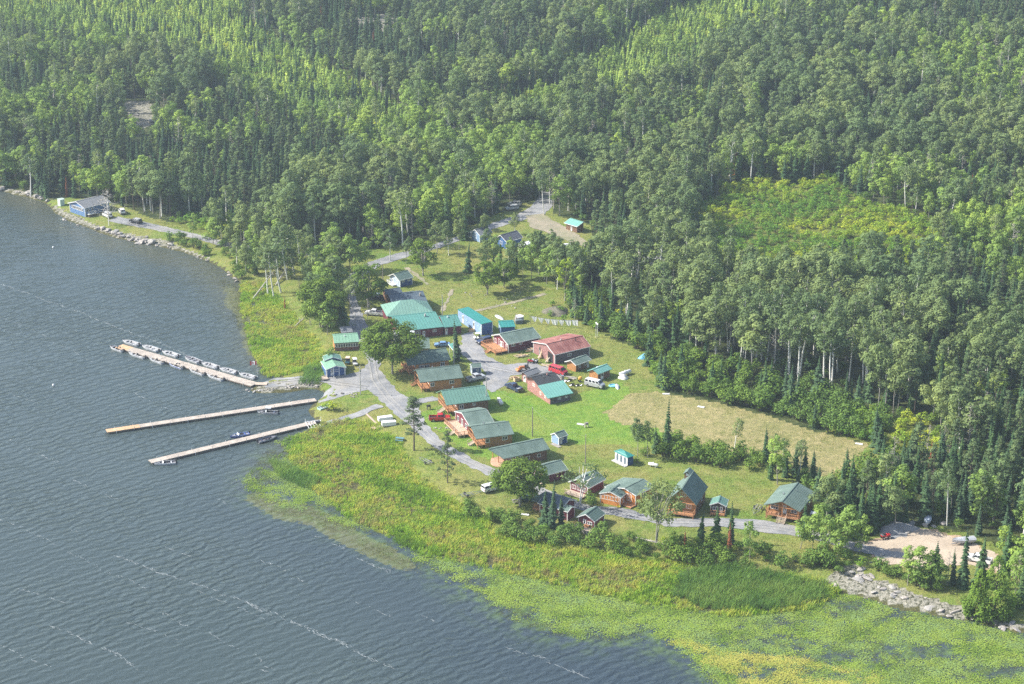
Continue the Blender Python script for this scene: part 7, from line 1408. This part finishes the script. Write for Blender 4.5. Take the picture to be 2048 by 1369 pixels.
for (px, c_, lb) in ((Q(13, 1685, 560), 'yellow', 'yellow flower tub at the orange cabin steps'), ):
    p = gnd(*px); g = empty('flower_tub', p, 0, lb, 'flower tub'); MB().cyl((0, 0, 0), (0, 0, .4), .35, 12, .45).build('tub', paint('tub_yellow', (.8, .6, .05), .5), g); C, Nn, W_ = blobs([np.array([0, 0, .5])], [.45], 120, .15, 3); o = bpy.data.objects.new('flowers', crown_mesh('flowers', C, Nn, W_, .2, L_LIME, 3)); COL.objects.link(o); o.parent = g
# buoys
for (px, lb) in ((Q(7, 437, 640), 'white mooring buoy in the open lake, further one'), (Q(0, 107, 772), 'white mooring buoy in the lake left of the docks')):
    p = unp(*px, 0); g = empty('buoy', p, 0, lb, 'buoy'); MB().tube([(0, 0, -.2), (0, 0, -.05), (0, 0, .25), (0, 0, .5), (0, 0, .6)], [.05, .3, .36, .2, .04], 12).build('float', WHITE, g, smooth=True); MB().cyl((0, 0, .6), (0, 0, .8), .04, 6).build('ring', STEEL, g)
# ================================================================ boulders
ROCKM = mat('granite', (.36, .33, .30), .9, .3, .9, bump=.8, c2=(.42, .38, .34)); ROCKL = mat('pale_granite', (.38, .36, .33), .9, .2, .9, bump=.8)
def rockmesh(seed, m):
    import bmesh
    bm = bmesh.new(); bmesh.ops.create_icosphere(bm, subdivisions=2, radius=1); r = np.random.default_rng(seed); pl = [(norm(r.normal(size=(1, 3)))[0], r.uniform(.42, .8)) for _ in range(11)]
    for v in bm.verts:
        p = np.array(v.co)
        for n_, d in pl:
            e = p @ n_ - d
            if e > 0: p = p - n_ * e
        v.co = Vector(p * [1, .8, .6])
    me = bpy.data.meshes.new('boulder'); bm.to_mesh(me); bm.free(); me.materials.append(m); return me
RM = [rockmesh(i, ROCKM if i % 2 else ROCKL) for i in range(10)]
def rocks(name, poly, n_, s0, s1, label, group, cat='boulder', flat=1.0):
    for i in range(n_):
        t = random.random() * (len(poly) - 1); k = int(t); f = t - k; u = poly[k][0] * (1 - f) + poly[k + 1][0] * f + random.gauss(0, poly[k][2]); v = poly[k][1] * (1 - f) + poly[k + 1][1] * f + random.gauss(0, poly[k][2] * .45)
        p = gnd(u, v); s = s0 + (s1 - s0) * random.random() ** 2; o = bpy.data.objects.new(name, RM[i % 10]); COL.objects.link(o); o.location = (p.x, p.y, max(p.z, -.1) + s * .2); o.scale = (s * (1 if flat == 1 else 1.5), s * (1 if flat == 1 else 1.2), s * random.uniform(.7, 1.1) * flat); o.rotation_euler = (random.uniform(-.3, .3), random.uniform(-.3, .3), random.uniform(0, 6.28)); tag(o, label, cat, group)
rocks('boulder', [(205, 459, 5), (235, 470, 6), (270, 480, 8), (300, 487, 8), (340, 490, 6)], 66, .35, 1.9, 'pale granite boulder in the riprap below the lakeside cabin', 'riprap boulders below the lakeside cabin'); rocks('boulder', [(110, 432, 2), (150, 450, 2), (205, 470, 5)], 24, .2, .9, 'grey boulder edging the lawn of the lakeside cabin', 'boulders edging the lakeside cabin lawn')
rocks('boulder', [(-5, 378, 2), (30, 384, 3), (75, 395, 3), (95, 402, 2)], 14, .7, 2.2, 'large granite boulder on the shore at the far left', 'large boulders on the far left shore'); rocks('boulder', [(385, 512, 3), (430, 530, 3), (470, 560, 3), (490, 578, 3)], 16, .3, 1.1, 'grey boulder at the reedy shore between the cabins', 'boulders along the middle shore')
rocks('boulder', [(495, 784, 3), (540, 780, 4), (590, 774, 5), (640, 768, 4)], 56, .3, .65, 'small grey stone in the causeway riprap', 'riprap stones along the causeway'); rocks('boulder', [(650, 792, 2), (690, 787, 3), (715, 788, 3), (705, 795, 3)], 18, .25, .8, 'pale stone beside the launch ramp', 'pale stones beside the launch ramp')
rocks('boulder', [(1695, 1145, 12), (1735, 1165, 14), (1790, 1192, 12), (1840, 1208, 10), (1900, 1222, 10), (1960, 1242, 8), (2040, 1260, 6)], 70, .25, 1.1, 'pale weathered ledge rock on the shore below the sandy lot', 'ledge rocks on the shore below the sandy lot', flat=.6); rocks('boulder', [(920, 580, 14), (960, 600, 20), (1010, 600, 20), (1080, 600, 14)], 18, .25, .6, 'small pale stone in the grass above the storage building', 'stones in the grass above the lodge')
rocks('boulder', [(858, 856, 2), (880, 858, 2), (908, 856, 2)], 9, .25, .45, 'small white stone edging the path by the red pickup', 'stones edging the path by the red pickup'); rocks('boulder', [(1655, 1178, 2), (1690, 1165, 3), (1830, 1058, 8), (1880, 1050, 6)], 12, .4, 1.2, 'grey rock at the wooded edge of the sandy lot', 'rocks around the sandy lot')
rocks('boulder', [(245, 225, 14), (285, 215, 12), (280, 250, 10)], 14, .5, 1.6, 'grey outcrop rock in the bare clearing of the far woods', 'outcrop rocks in the far clearing')
# ================================================================ haze
hz_ = MB().bx(-5200, 5200, -500, 8200, -4, 260).build('haze', mat('tmp', (1, 1, 1))); tag(hz_, 'thin summer haze over the lake and woods', 'haze', kind='stuff'); hz_.display_type = 'WIRE'
m = bpy.data.materials.new('haze'); m.use_nodes = True; n = m.node_tree; n.nodes.clear(); pv = n.nodes.new('ShaderNodeVolumePrincipled'); pv.inputs['Color'].default_value = (.72, .86, 1, 1); pv.inputs['Density'].default_value = HAZE; pv.inputs['Anisotropy'].default_value = .3
ou = n.nodes.new('ShaderNodeOutputMaterial'); n.links.new(pv.outputs[0], ou.inputs['Volume']); hz_.data.materials.clear(); hz_.data.materials.append(m)
